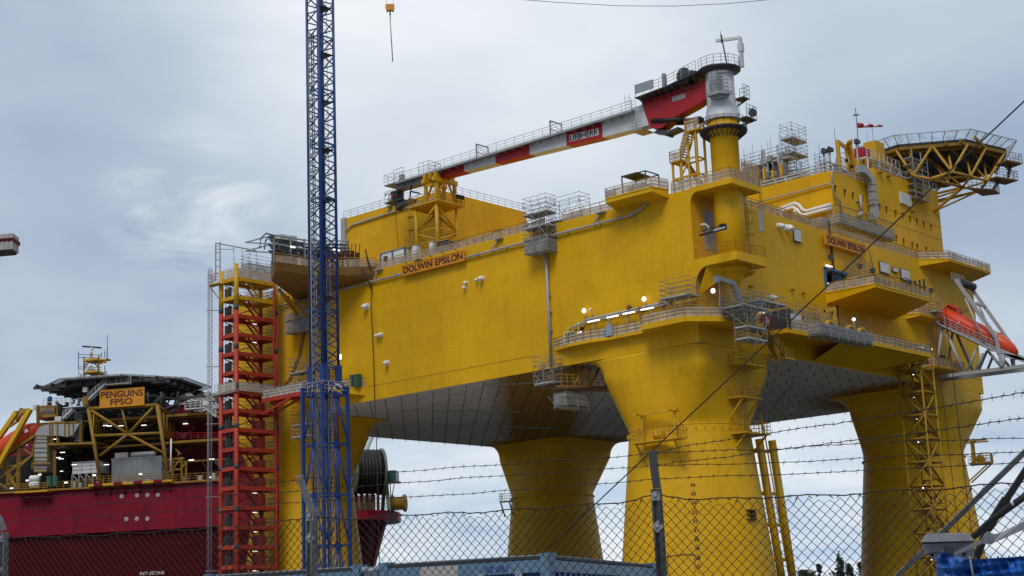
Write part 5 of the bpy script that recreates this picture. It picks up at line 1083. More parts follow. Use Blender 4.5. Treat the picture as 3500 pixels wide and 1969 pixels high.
# ---------------------------------------------------------------- pipe deck jutting over the far end of the long wall
pdk=thing('pipe_deck','rust brown deck crammed with grey pipework at the far end of the long wall','platform',(-5,60,48))
po=[(0,52.0),(-3.8,55.3),(-7.1,57.6),(-12.4,58.4),(-8.6,63.8),(0,69.5)]
m=MB(); T=[Vector((x,y,49.6)) for x,y in po]; Bm=[Vector((x*.97,y+.2,48.5)) for x,y in po]; low=[Vector((0,52.6,48.0)),Vector((-3.0,56,48.2)),Vector((-5.8,58.6,48.2)),Vector((-10.4,59.6,48.2)),Vector((-7.6,63.2,48.1)),Vector((0,68.6,47.6))]
m.grid([low,Bm,T],sm=False); m.build('deck_tray','ochre_deck',pdk)
m=MB(); n=MB(); ed=[(*q,49.6) for q in po]; m.rail(ed[:-1],1.2,1.4,.045); n.net(ed[:-1],1.0,(.1,.1,0)); m.build('railing','yellow_dim',pdk); n.build('debris_netting','netting',pdk)
random.seed(21)
m=MB()
for (x,y) in ((-12,59),(-9.3,58.8),(-7,58.6),(-4.6,57),(-2.2,55.2),(-8.8,63.2),(-7,64),(-2.5,60)): m.beam((x,y,49.6),(x,y,53.4+.3*random.random()),.2)
for z in (52.2,53.4): m.beam((-12,59,z),(-7,58.6,z),.16); m.beam((-7,58.6,z),(-2.2,55.2,z),.16); m.beam((-12.4,64.5,z),(-2.5,60,z),.14); m.beam((-12,59,z),(-12.4,64.5,z),.14)
m.build('pipe_rack','grey_steel',pdk)
m=MB()
for k in range(9): z=51+.3*k; o=.25*math.sin(k*2.1); m.tube((-12.4,59.4+o,z),(-6.8,58.9+o,z+.05),.11,6); 
for k in range(6): z=50.6+.5*k; m.tube((-6.8,58.5+.2*k,z),(-1.4,54.9+.2*k,z),.13,6)
for k in range(34): x=-12+random.random()*10; y=58.9-max(0,(x+7)*.8); z=51.6+random.random(); m.path([(x,y,z),(x+.4,y-.15,z-.9-random.random()*.6),(x+1.0,y-.2,z-1.0-random.random()*.7),(x+1.6,y-.1,z-.3)],.06,5)
m.path([(-12.2,58.6,53.0),(-13.2,58.5,52.9),(-13.9,58.4,52.2),(-14.1,58.4,51.0)],.1,6); m.path([(-12.2,58.9,53.3),(-13.4,58.9,53.4),(-14.2,59,52.6),(-14.4,59,51.2)],.1,6)
for k in range(12): x=-5.8+.42*k; y=57.6-.75*(x+5.8); m.tube((x,y,49.7),(x+.1,y-.1,52.8+.5*random.random()),.07,5)
for k in range(10): x=-11.5+random.random()*9; y=59.6-max(0,(x+7)*.7); m.box(x,x+.7,y,y+.5,49.7,50.6+random.random()*2.2)
m.build('pipework','dark_steel',pdk)
m=MB()
for (a,b,c,d,z0,z1) in ((-10.5,-8.9,59.4,60.8,49.7,53.9),(-7.6,-6.6,60.6,62,49.7,54.4),(-5.4,-3.2,59,61,49.7,52.6)): m.box(a,b,c,d,z0,z1)
m.build('sheeted_unit','light_grey',pdk)
m=MB()
for k in range(8): x=-5.6+.55*k; y=57.2-.72*(x+5.6)+.0; m.box(x,x+.4,y-.6,y-.2,49.7,51.6+.3*random.random())
m.build('hanging_tarp','hose',pdk)
m=MB(); m.box(-4.4,-3.2,55.7,55.8,51.9,52.1); m.box(-9.6,-8.8,58.4,58.5,52.0,52.2); m.build('strip_light','lamp',pdk)
m=MB(); m.path([(-1.6,53.2,49.4),(-1.0,52.6,47.8),(-.4,52.6,46.4)],.1,5); m.path([(-1,53,52),(-1.3,52.4,50.8),(-.8,52.3,49.2)],.12,6); m.build('downcomer','hose',pdk)
m=MB()
for (x,y) in ((-7,64.2),(-5,66),(-3,67)): m.beam((x,y,47.6),(0,y,43),.3)
m.build('support_brace','yellow_dim',pdk)
scaffold('wall_scaffold','sheeted scaffold hung on the long wall behind the blue mast, under the pipe deck',(-2.0,63.0,42.6),(0,1.9,0),(1.9,0,0),3,1,[0,1.6,3.2],[0,1.6],sheet=[(.1,2.8)],extra=.4,mess=10)
m=MB()
for o in (0,.35): m.path([(-1.4+o,65.6,42.4),(-1.8+o,66.2,39),(-2.2+o,67.6,36),(-2.6+o,69.4,34.6),(-3.2+o,71,34.4)],.09,6)
tag(m.build('sagging_cable','hose',None),'pair of dark cables sagging from the wall scaffold to the red stair tower','cable')
# balcony on the left column head and gangway
balcony('gangway_balcony','yellow balcony over the left column where the gangway lands',(0,54.6,33.35),(0,1,0),(-1,0,0),12.2,3.0,.35,1.15,(3.5,0))
scaffold('gangway_scaffold','tangled scaffold on the gangway balcony behind the blue mast',(-2.6,60.4,33.5),(0,1.7,0),(1.8,0,0),4,1,[0,1.5,3.0,4.2],[1.5,3.0],extra=1.1,mess=22)
scaffold('gangway_scaffold','scaffold slung below the gangway balcony beside the left column',(-2.4,63.6,27.6),(0,1.7,0),(1.7,0,0),2,1,[0,1.6,3.2],[0,1.6],extra=.3)
t=thing('floodlight','lit floodlight on the gangway balcony scaffold beside the blue mast','light',(-2,59.5,33.4)); p=X(1161,1221,-2.2); m=MB(); m.tube((p.x,p.y,33.5),p,.07,5); m.build('post','galv',t); m=MB(); m.box(p.x-.2,p.x,p.y-.35,p.y+.35,p.z-.35,p.z+.35); m.build('lamp_face','lamp',t)
m=MB(); m.box(-2.6,-1.0,57.0,59.2,33.4,34.2); m.box(-2.6,-1.6,59.6,60.4,33.4,34.5); tag(m.build('wrapped_load','white',None),'white wrapped load on the gangway balcony','load')
m=MB(); m.box(-1.2,-.3,54.9,55.6,33.4,35.1); m.box(-1.2,-.3,55.8,56.4,33.4,35.1); tag(m.build('bottle_rack','green_paint',None),'dark green bottle rack at the end of the gangway balcony','rack')
gw=thing('gangway','netted gangway on red beams from the red stair tower to the yellow balcony','gangway',(-4,66,33))
m=MB(); m.box(-4.6,-3.0,62.0,70.8,33.2,33.4); m.beam((-4.6,62,33.0),(-4.6,70.8,33.0),.25,.4); m.beam((-3.0,62,33.0),(-3.0,70.8,33.0),.25,.4); m.build('deck_beam','red_steel',gw)
m=MB(); m.beam((-4.6,64.5,32.8),(-4.6,70.6,31.2),.25); m.beam((-3.0,64.5,32.8),(-3.0,70.6,31.2),.25); m.build('support_brace','red_steel',gw)
m=MB(); n=MB()
for x in (-4.6,-3.0): m.rail([(x,62,33.4),(x,70.8,33.4)],1.25,1.0,.045); n.net([(x,62,33.4),(x,70.8,33.4)],1.1,(.05,0,0))
for k in range(8): m.tube((-4.6,62+1.1*k,33.4),(-4.6,63.1+1.1*k,34.6),.035,4)
m.build('railing','grey_steel',gw); n.build('debris_netting','netting',gw)
# ---------------------------------------------------------------- red stair tower
rt_=thing('stair_tower','tall red stair tower with yellow upper storeys, standing clear of the platform','stair tower',(-5.5,72.4,0))
RX0,RX1,RY0,RY1=-9.0,-2.0,70.8,74.2
cols=[(RX0,RY0),(RX0,RY1),(RX1,RY0),(RX1,RY1)]; ZY=45.9
for (x,y) in cols:
    MB().tube((x,y,0),(x,y,ZY),.33,14).build('column','red_steel',rt_); MB().tube((x,y,ZY),(x,y,52.1 if y==RY0 else 51.6),.33,14).build('column_head','yellow',rt_)
    m=MB()
    for z in (ZY,40.4,34.9,29.4,23.8,18,13,7.6): m.tube((x,y,z-.35),(x,y,z+.35),.36,10)
    m.build('splice_collar','dark_steel',rt_)
fl=[50.0-2.645*k for k in range(19)]
for i,z in enumerate(fl):
    c='yellow' if z>ZY else 'red_steel'
    m=MB()
    for (a,b) in (((RX0,RY0),(RX1,RY0)),((RX0,RY0),(RX0,RY1)),((RX0,RY1),(RX1,RY1)),((RX1,RY0),(RX1,RY1))): m.beam((*a,z),(*b,z),.3,.52)
    m.box(RX0+.2,RX0+2.3,RY0+.2,RY1-.2,z+.05,z+.13); m.box(RX1-2.1,RX1-.2,RY0+.2,RY1-.2,z+.05,z+.13); m.beam((RX0+2.3,RY0,z),(RX0+2.3,RY1,z),.16,.3); m.beam((RX1-2.1,RY0,z),(RX1-2.1,RY1,z),.16,.3)
    fo=m.build('floor_frame',c,rt_)
    if i:
        m=MB(); zz=fl[i-1]
        m.stair((RX1-2.1,RY0+.5,z+.1),(RX0+2.2,RY0+.5,zz+.1),(0,1,0),1.0,10)
        m.rail([(RX1-2.1,RY0+.5,z+.1),(RX0+2.2,RY0+.5,zz+.1)],1.0,1.2,.035,2); m.build('flight',c,rt_)
    m=MB(); m.rail([(RX0+.3,RY0+.15,z+.3),(RX1-.3,RY0+.15,z+.3)],1.05,1.4,.03,2); m.rail([(RX0+.15,RY0+.3,z+.3),(RX0+.15,RY1-.3,z+.3)],1.05,1.1,.03,2); m.rail([(RX1-.1,RY1-.2,z+.3),(RX1-.1,RY0+.2,z+.3)],1.05,1.1,.03,2); m.build('railing','dark_steel' if z<ZY else 'yellow_dim',rt_)
    if i in (2,3,11,12,13,14,15,16): MB().box(RX0+3.8,RX0+4.8,RY0+1.5,RY0+1.6,z-.5,z-.42).build('strip_light','lamp',rt_)
m=MB()
for i,z in enumerate(fl[:-1]):
    for k in range(3): y=RY0+.8+.8*k; m.tube((RX0+.05,y,z-2.4),(RX0+.05,y,z-.3),.05,4)
    if i%2: m.tube((RX0+.6,RY1,z-2.4),(RX1-.6,RY1,z-.3),.07,5)
    else: m.tube((RX1-.6,RY1,z-2.4),(RX0+.6,RY1,z-.3),.07,5)
    m.box(RX0+.3,RX0+.9,RY1-1.2,RY1-.4,z-2.5,z-1.0); m.box(RX0+1.1,RX0+1.5,RY1-.5,RY1-.2,z-2.5,z-.6)
m.build('service_riser','dark_steel',rt_)
for i,z in enumerate(fl[:-1]):
    if 5<i: MB().box(RX1-2.0,RX1-1.2,RY0+1.0,RY1-.4,z-2.5,z-1.2+(i%3)*.3).build('fire_locker','red_steel',rt_)
m=MB(); m.path([(RX1-.55,RY0-.35,52),(RX1-.6,RY0-.4,49),(RX1-.5,RY0-.4,44),(RX1-.8,RY0-.35,40.5),(RX1-.5,RY0-.4,38)]+[(RX1-.45+.1*math.sin(z),RY0-.4,z) for z in range(36,0,-4)],.12,6); m.build('red_hose','red_steel',rt_)
n=MB(); n.net([(RX0+.3,RY0-.02,50.3),(RX1-.3,RY0-.02,50.3)],1.3); n.net([(RX0-.02,RY0+.3,50.3),(RX0-.02,RY1-.3,50.3)],1.3); n.net([(RX0-.4,RY0-.3,34.2),(RX1+.3,RY0-.3,34.2)],1.2); n.net([(RX0-.4,RY0-.3,34.2),(RX0-.4,RY1+.3,34.2)],1.2); n.build('debris_netting','netting',rt_)
m=MB(); m.rail([(RX0-.4,RY0-.3,34.1),(RX1+.3,RY0-.3,34.1)],1.3,.9,.04); m.rail([(RX0-.4,RY0-.3,34.1),(RX0-.4,RY1+.9,34.1)],1.3,.9,.04); m.box(RX0-.5,RX0,RY0-.4,RY1+1.2,33.95,34.1); m.build('gangway_railing','grey_steel',rt_)
m=MB(); m.box(RX0+.4,RX1-.4,RY0+.4,RY1-.2,50.35,50.45); m.build('top_deck','ochre_deck',rt_)
m=MB(); m.box(RX0-1.1,RX0-.1,RY1-.6,RY1+1.6,49.6,49.75); m.rail([(RX0-1.1,RY1-.6,49.75),(RX0-1.1,RY1+1.6,49.75),(RX0-.1,RY1+1.6,49.75)],1.4,.7,.045); m.beam((RX0-.9,RY1+1.4,49.6),(RX0,RY1+.6,47.8),.14); m.build('side_stage','yellow_dim',rt_)
m=MB()
for (y) in (RY1,RY1+1.0): m.beam((RX0-.2,y,50.3),(RX0-.2,y,55.9),.12)
m.beam((RX0-.2,RY1+1,55.9),(RX1-1.2,RY1-.6,55.4),.13); m.tube((RX0+2.2,RY1-.2,50.3),(RX0+2.2,RY1,55.6),.06,4); m.tube((RX0+3.6,RY1-.3,50.3),(RX0+3.6,RY1-.2,55.5),.06,4); m.tube((RX1-2.2,RY1-.4,50.3),(RX1-2.2,RY1-.4,55.4),.06,4); m.tube((RX1-1.2,RY1-.6,50.3),(RX1-1.2,RY1-.6,55.4),.06,4)
for k in range(5): m.tube((RX0-.2,RY1,51.4+k),(RX0-.2,RY1+1,51.4+k),.05,4)
m.beam((RX0-.2,RY1+1,55.0),(RX0+2.4,RY1,55.2),.08); m.build('hoist_frame','grey_steel',rt_)
scaffold('tower_scaffold','sheeted scaffold on top of the red stair tower between it and the pipe deck',(RX0+3.4,RY1-1.8,50.5),(1.7,0,0),(0,1.6,0),3,1,[0,1.4,2.8],[1.4],sheet=[(.2,2.6)],extra=.7)
hm=thing('hoist_mast','slim grey rack mast climbing the outer corner of the red stair tower','mast',(RX0-1.3,RY1+1.4,0))
m=MB()
for dx,dy in ((0,0),(.55,.1),(.2,.55)): m.tube((RX0-1.3+dx,RY1+1.0+dy,0),(RX0-1.3+dx,RY1+1.0+dy,52),.06,5)
for k in range(70): z=.4+.74*k; m.tube((RX0-1.3,RY1+1.0,z),(RX0-.75,RY1+1.1,z+.37),.035,4,caps=False); m.tube((RX0-.75,RY1+1.1,z+.37),(RX0-1.3,RY1+1.0,z+.74),.035,4,caps=False)
for z in (10,20,30,38,46): m.beam((RX0-1.6,RY1+1.3,z),(RX0,RY1,z),.1)
m.build('rack_lattice','galv',hm)
# ---------------------------------------------------------------- blue tower crane mast
P=D(1094,500,185); Pb=Vector((P.x,P.y,0)); side=Vector((RT.x,RT.y,0)).normalized(); fwd=Vector((-side.y,side.x,0)); hw_=1.62
c=Pb+fwd*hw_
mk=thing('crane_mast','tall blue lattice tower crane mast rising out of the view, on a wider splayed base','mast',c)
cor=[c-fwd*hw_,c+side*hw_,c+fwd*hw_,c-side*hw_]
zs0,ztop=31.6,92.0
for k,q in enumerate(cor): MB().tube((q.x,q.y,zs0-1.4),(q.x,q.y,ztop),.17 if k else .23,8).build('mast_chord','blue_steel',mk)
m=MB(); z=zs0; i=0; st=2.28
while z<ztop-1:
    for k in range(4):
        a,b=cor[k],cor[(k+1)%4]
        mid=(a+b)/2
        m.tube((a.x,a.y,z),(b.x,b.y,z+st/2),.085,5); m.tube((b.x,b.y,z+st/2),(a.x,a.y,z+st),.085,5)
        if i%3==0: m.beam((a.x,a.y,z),(b.x,b.y,z),.14,.14)
    z+=st; i+=1
m.build('mast_lattice','blue_steel',mk)
for k in range(9): MB().prism([c+(q-c)*.93+U3*(40+6.1*k) for q in (cor[0],cor[1],cor[2])],(0,0,.08)).build('rest_landing','dark_steel',mk)
m=MB(); la=c+side*.35+fwd*.2; m.ladder((la.x,la.y,2),(la.x,la.y,ztop),side,.45,.04,.5); m.build('ladder','galv',mk)
# splayed wider base section
hb=2.62; cb_=[c-fwd*hb,c+side*hb,c+fwd*hb,c-side*hb]; zt2,zb2=28.4,2.0
for q in cb_: 
    MB().beam((q.x,q.y,zb2),(q.x,q.y,zt2+1.0),.36,.36).build('base_chord','blue_steel',mk)
m=MB()
for k in range(4):
    q=cb_[k]; r_=cor[k]
    m.tube((q.x,q.y,zt2),(r_.x,r_.y,zs0-1.0),.17,6); m.beam((r_.x,r_.y,zs0-1.8),(r_.x,r_.y,zs0+.3),.6,.6)
    for s in (1,-1): e=cor[(k+s)%4]; m.tube((q.x,q.y,zt2),((r_.x*.4+e.x*.6),(r_.y*.4+e.y*.6),zs0-1.6),.13,6)
m.build('splay_strut','blue_steel',mk)
m=MB(); lv=[zt2,22.6,16.8,11.0,5.2]
for z in lv:
    for k in range(4): a,b=cb_[k],cb_[(k+1)%4]; m.beam((a.x,a.y,z),(b.x,b.y,z),.16,.18); mid=(a+b)/2; m.beam((mid.x,mid.y,z-.35),(mid.x,mid.y,z+.3),.36,.36)
for z0,z1 in zip(lv,lv[1:]):
    for k in range(4):
        a,b=cb_[k],cb_[(k+1)%4]; mid=(a+b)/2; zm=(z0+z1)/2
        m.tube((mid.x,mid.y,z0),(a.x,a.y,z1),.08,6); m.tube((mid.x,mid.y,z0),(b.x,b.y,z1),.08,6); m.tube((mid.x,mid.y,z0),(mid.x,mid.y,z1),.11,6)
m.build('base_lattice','blue_steel',mk)
m=MB()
for q in cb_:
    o=(q-c).normalized(); m.beam((q.x,q.y,6.6),(q.x+o.x*1.6,q.y+o.y*1.6,1.0),.7,.6); m.beam((q.x,q.y,5.0),(c.x,c.y,5.4),.5,.6)
m.build('base_foot','blue_steel',mk)
m=MB(); m.rail([Vector((q.x,q.y,zt2)) for q in cb_]+[Vector((cb_[0].x,cb_[0].y,zt2))],1.4,1.0,.05); m.build('base_railing','grey_steel',mk)
hz=thing('hoist_mast','slim pale rack mast standing close beside the blue crane mast','mast',D(1062,1900,183))
q=D(1063,900,183); q=Vector((q.x,q.y,0)); m=MB()
pts=[q,q+side*.62,q+side*.3+fwd*.5]
for p in pts: m.tube((p.x,p.y,0),(p.x,p.y,V(0,112,q.x,q.y)),.075,5)
H_=V(0,115,q.x,q.y)
for k in range(int(H_/.9)): z=.9*k; a,b=pts[0],pts[1]; m.tube((a.x,a.y,z),(b.x,b.y,z+.45),.045,4,caps=False); m.tube((b.x,b.y,z+.45),(a.x,a.y,z+.9),.045,4,caps=False); m.tube((a.x,a.y,z),(b.x,b.y,z),.035,4,caps=False)
m.build('rack_lattice','galv',hz)
m=MB()
for k in range(9): z=12+8*k; m.tube((q.x,q.y,z),(cor[3].x,cor[3].y,z+.3),.05,4); m.tube((q.x+side.x*.6,q.y+side.y*.6,z),(cor[0].x,cor[0].y,z+.9),.04,4)
m.build('mast_tie','galv',hz)
# corner of a shed end high up at the view's edge
sh=thing('gantry_house','grey ribbed cab with a dark red band at the edge of the view','cab',D(0,820,230)); a=D(44,796,230); ux=Vector((side.x,side.y,0)); m=MB()
def GP(px,py): return D(px,py,230)
top,botm=GP(43.5,796).z,GP(43.5,853).z
e1=GP(43.5,820); e1=Vector((e1.x,e1.y,0)); dirL=-ux*9+fwd*1.5
m=MB(); N_=26
for k in range(N_): 
    p=e1+dirL*(k/N_); p2=e1+dirL*((k+.5)/N_); w=dirL/N_
    m.obox(p+U3*botm+(fwd*.0 if k%2 else -fwd*.08),w,fwd*3,U3*(top-botm))
m.build('ribbed_wall','cladding',sh); m=MB(); m.obox(e1+U3*(botm+1.25)+ux*.18-fwd*.12,dirL,fwd*3.2,U3*.5); m.build('red_band','ship_low',sh)
m=MB(); m.prism([e1+U3*botm-fwd*.1,e1+U3*(botm-.01)+dirL-fwd*.1,e1+U3*(botm-.3)+dirL+fwd*.2,e1-ux*.3+U3*(botm-.3)+fwd*.2],fwd*2.5); m.build('skirt','dark_steel',sh)
# ---------------------------------------------------------------- the production ship behind
S0=D(0,1685,287); S1=D(1300,1700,272); S0.z=S1.z=0; SD=(S1-S0).normalized(); SN=Vector((-SD.y,SD.x,0)); SN=SN if SN.dot(FW)>0 else -SN
def SH(px,py,off=0.0):
    p0=S0+SN*off; d=ray(px,py); t=(p0-CAM).dot(SN)/d.dot(SN); return CAM+d*t
def SS(p): return (v3(p)-S0).dot(SD)
def SP(s,off,z): p=S0+SD*s+SN*off; return Vector((p.x,p.y,z))
ZD=SH(300,1668).z; ZK=SH(300,1822).z
ship=thing('production_ship','dark red production ship moored behind the platform, its deck stacked with yellow steelwork','ship',SP(20,10,0))
sE=SS(SH(1185,1720)); 
m=MB(); secs=[]
for s in (-60,0,sE-14,sE-10,sE): secs.append([SP(s,0,ZD if s<sE-12 else ZD-2.6),SP(s,0,ZK),SP(s,.5,ZK-.5),SP(s,3.5,2),SP(s,6,-3),SP(s,15,-3),SP(s,18,ZD if s<sE-12 else ZD-2.6)])
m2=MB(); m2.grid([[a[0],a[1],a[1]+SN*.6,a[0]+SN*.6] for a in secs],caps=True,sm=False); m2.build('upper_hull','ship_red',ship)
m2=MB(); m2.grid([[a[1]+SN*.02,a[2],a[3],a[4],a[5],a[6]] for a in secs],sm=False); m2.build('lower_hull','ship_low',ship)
m2=MB(); m2.beam(SP(-60,-.1,ZK+.1),SP(sE,-.1,ZK+.1),.4,.3); m2.build('knuckle_strake','ship_red',ship)
# bow end with its overhanging deck
zb_=SH(1300,1745,4).z
m=MB(); top=[(1185,0),(1232,1.5),(1268,4),(1298,9)]; botp=[(1130,3),(1175,5),(1205,7),(1226,9)]
tt=[SP(SS(SH(px,1745,o)),o,zb_-1.6) for px,o in top]; bb=[SP(SS(SH(px,1930,o)),o,1.0) for px,o in botp]
near=[tt,[a.lerp(b,.5)+SN*.6 for a,b in zip(tt,bb)],bb]; m.grid(near,close=False,caps=False)
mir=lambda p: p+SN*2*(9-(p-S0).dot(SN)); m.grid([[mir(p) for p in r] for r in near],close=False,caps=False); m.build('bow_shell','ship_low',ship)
m=MB(); a=[SP(SS(SH(1300,1765,9)),9,zb_-1.7),SP(SS(SH(1268,1840,9)),9,zb_-7),SP(SS(SH(1226,1930,9)),9,1)]; m.path(a,.9,8); m.build('stem_bar','ship_red',ship)
m=MB(); dp_=[(1160,-.6),(1255,.6),(1318,4.0),(1358,8.6)]; q=[SP(SS(SH(px,1740,o)),o,zb_-1.7) for px,o in dp_]; q+= [mir(p) for p in q[::-1]]; m.prism(q,(0,0,1.7)); m.build('bow_deck','ship_red',ship)
m=MB(); n=MB(); m.rail([p+U3*1.7 for p in q[:4]],1.2,1.2,.05); m.build('bow_railing','shaded_yellow',ship)
rl_=thing('cable_reel','huge black cable reel with green flanges on the bow deck','reel',SP(SS(SH(1260,1700,10)),10,zb_))
ax=(SD*.86+SN*.5).normalized(); o=SH(1203,1613,3)
m=MB(); prof=[(1.0,0.0),(5.0,0.0),(5.0,.5),(4.6,.6)]
pr2=[(3.8,.6)]
for k in range(7): pr2+= [(3.85,.75+.62*k),(4.05,.77+.62*k),(4.05,.85+.62*k),(3.85,.9+.62*k)]
m.lathe(o,[(3.2,.3)]+pr2+[(3.85,5.2),(3.2,5.2)],56,tuple(ax)); m.build('drum','black',rl_)
for d_ in (0,5.2): m=MB(); m.lathe(o+ax*d_,[(3.3,0),(4.2,0),(4.25,.2),(4.2,.4),(3.3,.4),(3.3,0)],56,tuple(ax)); m.build('flange','ship_green',rl_)
m=MB(); u_=ax.cross(U3).normalized()
for k in range(14): a=2*math.pi*k/14; d_=u_*math.cos(a)+U3*math.sin(a); m.beam(o+ax*.2+d_*.5,o+ax*.2+d_*3.4,.22,.25)
m.tube(o-ax*.4,o+ax*6,.5,12); m.build('spoke','dark_steel',rl_)
m=MB()
for d_ in (-.6,6.1):
    b=o+ax*d_; m.beam(b+u_*-2.5-U3*(b.z-zb_),b,.6,.5); m.beam(b+u_*2.5-U3*(b.z-zb_),b,.6,.5)
for k in range(5): b=o+ax*(.7+1.0*k); m.beam(b-U3*3.9,b-U3*(b.z-zb_),.4)
m.build('cradle','ship_green',rl_)
cbx=thing('control_cabin','small green control cabin with big windows on stilts over the bow','cabin',SH(1340,1700,6)); p=SH(1315,1645,6)
m=MB(); m.obox(p,SD*1.9,SN*2.2,U3*1.9); m.build('cabin_shell','ship_green',cbx); m=MB(); m.obox(p+SD*1.95-SN*.03,SD*.1+SD*.1,SN*2.0,U3*1.9*.9); m.obox(p+SD*.9-SN*.05+U3*.2,SD*.9,SN*.04,U3*1.4); m.build('window','glass_green',cbx)
m=MB(); m.obox(p-SD*.6-U3*.25,SD*3.0,SN*2.6,U3*.2)
for (a,b) in ((0,1.0),(1.0,1.0),(1.9,.6)): m.tube(p+SD*a,SP(SS(p)+b,6.5,zb_),.09,5)
m.rail([p-SD*.6-U3*.05,p+SD*2.4-U3*.05],.9,.8,.04); m.build('stilt_frame','ship_green',cbx)
m=MB(); p=SH(1340,1722,7); m.lathe(p,[(.6,0),(1.6,0),(1.6,.2),(1.2,.3),(1.2,2.2),(1.6,2.3),(1.6,2.5),(.6,2.5)],20,tuple(SD)); m.rail([p-SN*1.5-U3*1.5,p+SD*3-SN*1.5-U3*1.5],1.3,.6,.04); tag(m.build('winch','shaded_yellow',None),'caged yellow winch drum at the tip of the bow deck','winch')
m=MB(); m.beam(SH(1248,1550,14),SH(1272,1493,14),.6,.5); m.beam(SH(1238,1525,14),SH(1262,1497,14),.15,.15); m.beam(SH(1272,1493,14),SH(1290,1452,14),.6,.5); tag(m.build('reel_arm','crane_white',None),'pale arm slanting up from the cable reel under the platform','arm')
# main deck edge, walls, soffits
def strip(name,px0,px1,py0,py1,off,th,m_,par=ship,lab=None):
    a=SH(px0,py1,off); b=SH(px1,py1,off); z1=SH((px0+px1)/2,py0,off).z; z0=(a.z+b.z)/2; m=MB(); m.obox(Vector((a.x,a.y,z0)),Vector((b.x-a.x,b.y-a.y,0)),SN*th,U3*(z1-z0)); return m.build(name,m_,par,label=lab)
strip('back_wall',-40,915,1500,1680,11,1,'ship_wall'); strip('back_wall',95,915,1420,1500,14,1,'ship_wall')
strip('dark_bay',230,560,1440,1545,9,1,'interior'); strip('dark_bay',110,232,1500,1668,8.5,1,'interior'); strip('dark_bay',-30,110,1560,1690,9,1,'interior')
strip('soffit_slab',60,770,1428,1436,4,12,'shaded_yellow'); strip('walkway',560,770,1503,1511,4,8,'shaded_yellow'); strip('walkway',560,770,1573,1578,6,6,'shaded_yellow'); strip('walkway',130,330,1515,1521,2,8,'shaded_yellow'); strip('walkway',330,560,1520,1526,5,6,'ochre_deck')
random.seed(31); m=MB()
for k in range(46): px=110+random.random()*640; py=1440+random.random()*190; p=SH(px,py,5+4*random.random()); m.obox(p,SD*(.3+1.6*random.random()),SN*.8,U3*(.15+.7*random.random()))
for k in range(26): px=110+random.random()*640; py=1440+random.random()*160; m.beam(SH(px,py,6),SH(px+random.choice((0,0,40,-50)),py+random.choice((60,40,3)),6),.14)
m.build('machinery','deck_dark',ship)
m=MB()
for k in range(18): px=215+random.random()*540; p=SH(px,1655,.6+2*random.random()); p.z=ZD+.1; m.obox(p,SD*(.4+.8*random.random()),SN*.6,U3*(.5+.9*random.random()))
m.build('deck_fitting','cladding',ship)
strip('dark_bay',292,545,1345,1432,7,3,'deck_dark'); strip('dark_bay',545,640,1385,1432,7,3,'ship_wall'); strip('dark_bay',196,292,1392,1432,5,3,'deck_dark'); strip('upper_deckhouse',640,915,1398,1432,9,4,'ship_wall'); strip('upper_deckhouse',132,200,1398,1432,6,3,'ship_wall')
m=MB(); a,b=SP(-60,-.35,ZD),SP(SS(SH(765,1650)),-.35,ZD); m.beam(a,b,.6,.35); m.build('deck_edge','shaded_yellow',ship)
m=MB(); m.rail([SP(-30,-.3,ZD+.2),SP(SS(SH(765,1650)),-.3,ZD+.2)],1.25,1.3,.05); m.build('deck_railing','shaded_yellow',ship)
m=MB(); m.rail([SH(560,1503,4),SH(770,1500,4)],1.2,1.3,.05); m.build('walkway_railing','crane_red',ship)
for k in range(40):
    px=226+4.4*k
    if px>400: break
m=MB()
for k in range(48): 
    px=222+3.8*k; a=SH(px,1645,10.9); z1=SH(px,1538,10.9).z; m.obox(Vector((a.x,a.y,ZD)),SD*.1,-SN*.12,U3*(z1-ZD))
m.build('wall_rib','ship_wall',ship)
for i,(px,py) in enumerate(((416,1697),(469,1694),(504,1693),(540,1692),(432,1775),(468,1774),(504,1774))):
    p=SH(px,py,-.02); m=MB(); m.lathe(p+SN*.05,[(.1,0),(.42,0),(.42,.12),(.3,.14)],14,tuple(-SN)); po_=m.build('porthole','cladding',ship)
    m=MB(); m.lathe(p,[(.02,0),(.28,0.06)],12,tuple(-SN)); m.build('porthole_glass','glass_dark',po_)
p=SH(479,1967,3.1); p=SH(479,1967,1.2); m=MB()
for k in range(22): px=245+random.random()*300; py=1400+random.random()*30; m.beam(SH(px,py,5),SH(px+30*random.random(),py+3,5),.12)
m.build('cable_ladder','grey_steel',ship)
text('hull_number','IMO 5873448','white',ship,p,SD,(SN*-.13+U3).normalized(),.62,4.7,.05)
m=MB()
for (px,py,off) in ((352,1456,7),(365,1458,8),(405,1457,8),(483,1455,8),(625,1450,13.5),(710,1446,13.5),(645,1574,5.5),(714,1571,5.5),(355,1590,4),(200,1570,6),(190,1566,7),(175,1503,1),(205,1548,6),(88,1645,3),(34,1672,0),(220,1652,-.2),(712,1634,-.2),(317,1627,1),(475,1623,0),(245,1590,3),(205,1612,6),(130,1625,3)):
    p=SH(px,py,off); w=1.0 if py<1600 else .6; m.obox(p,SD*w,SN*.1,U3*(.13 if py<1620 else .26))
m.build('strip_light','lamp',ship)
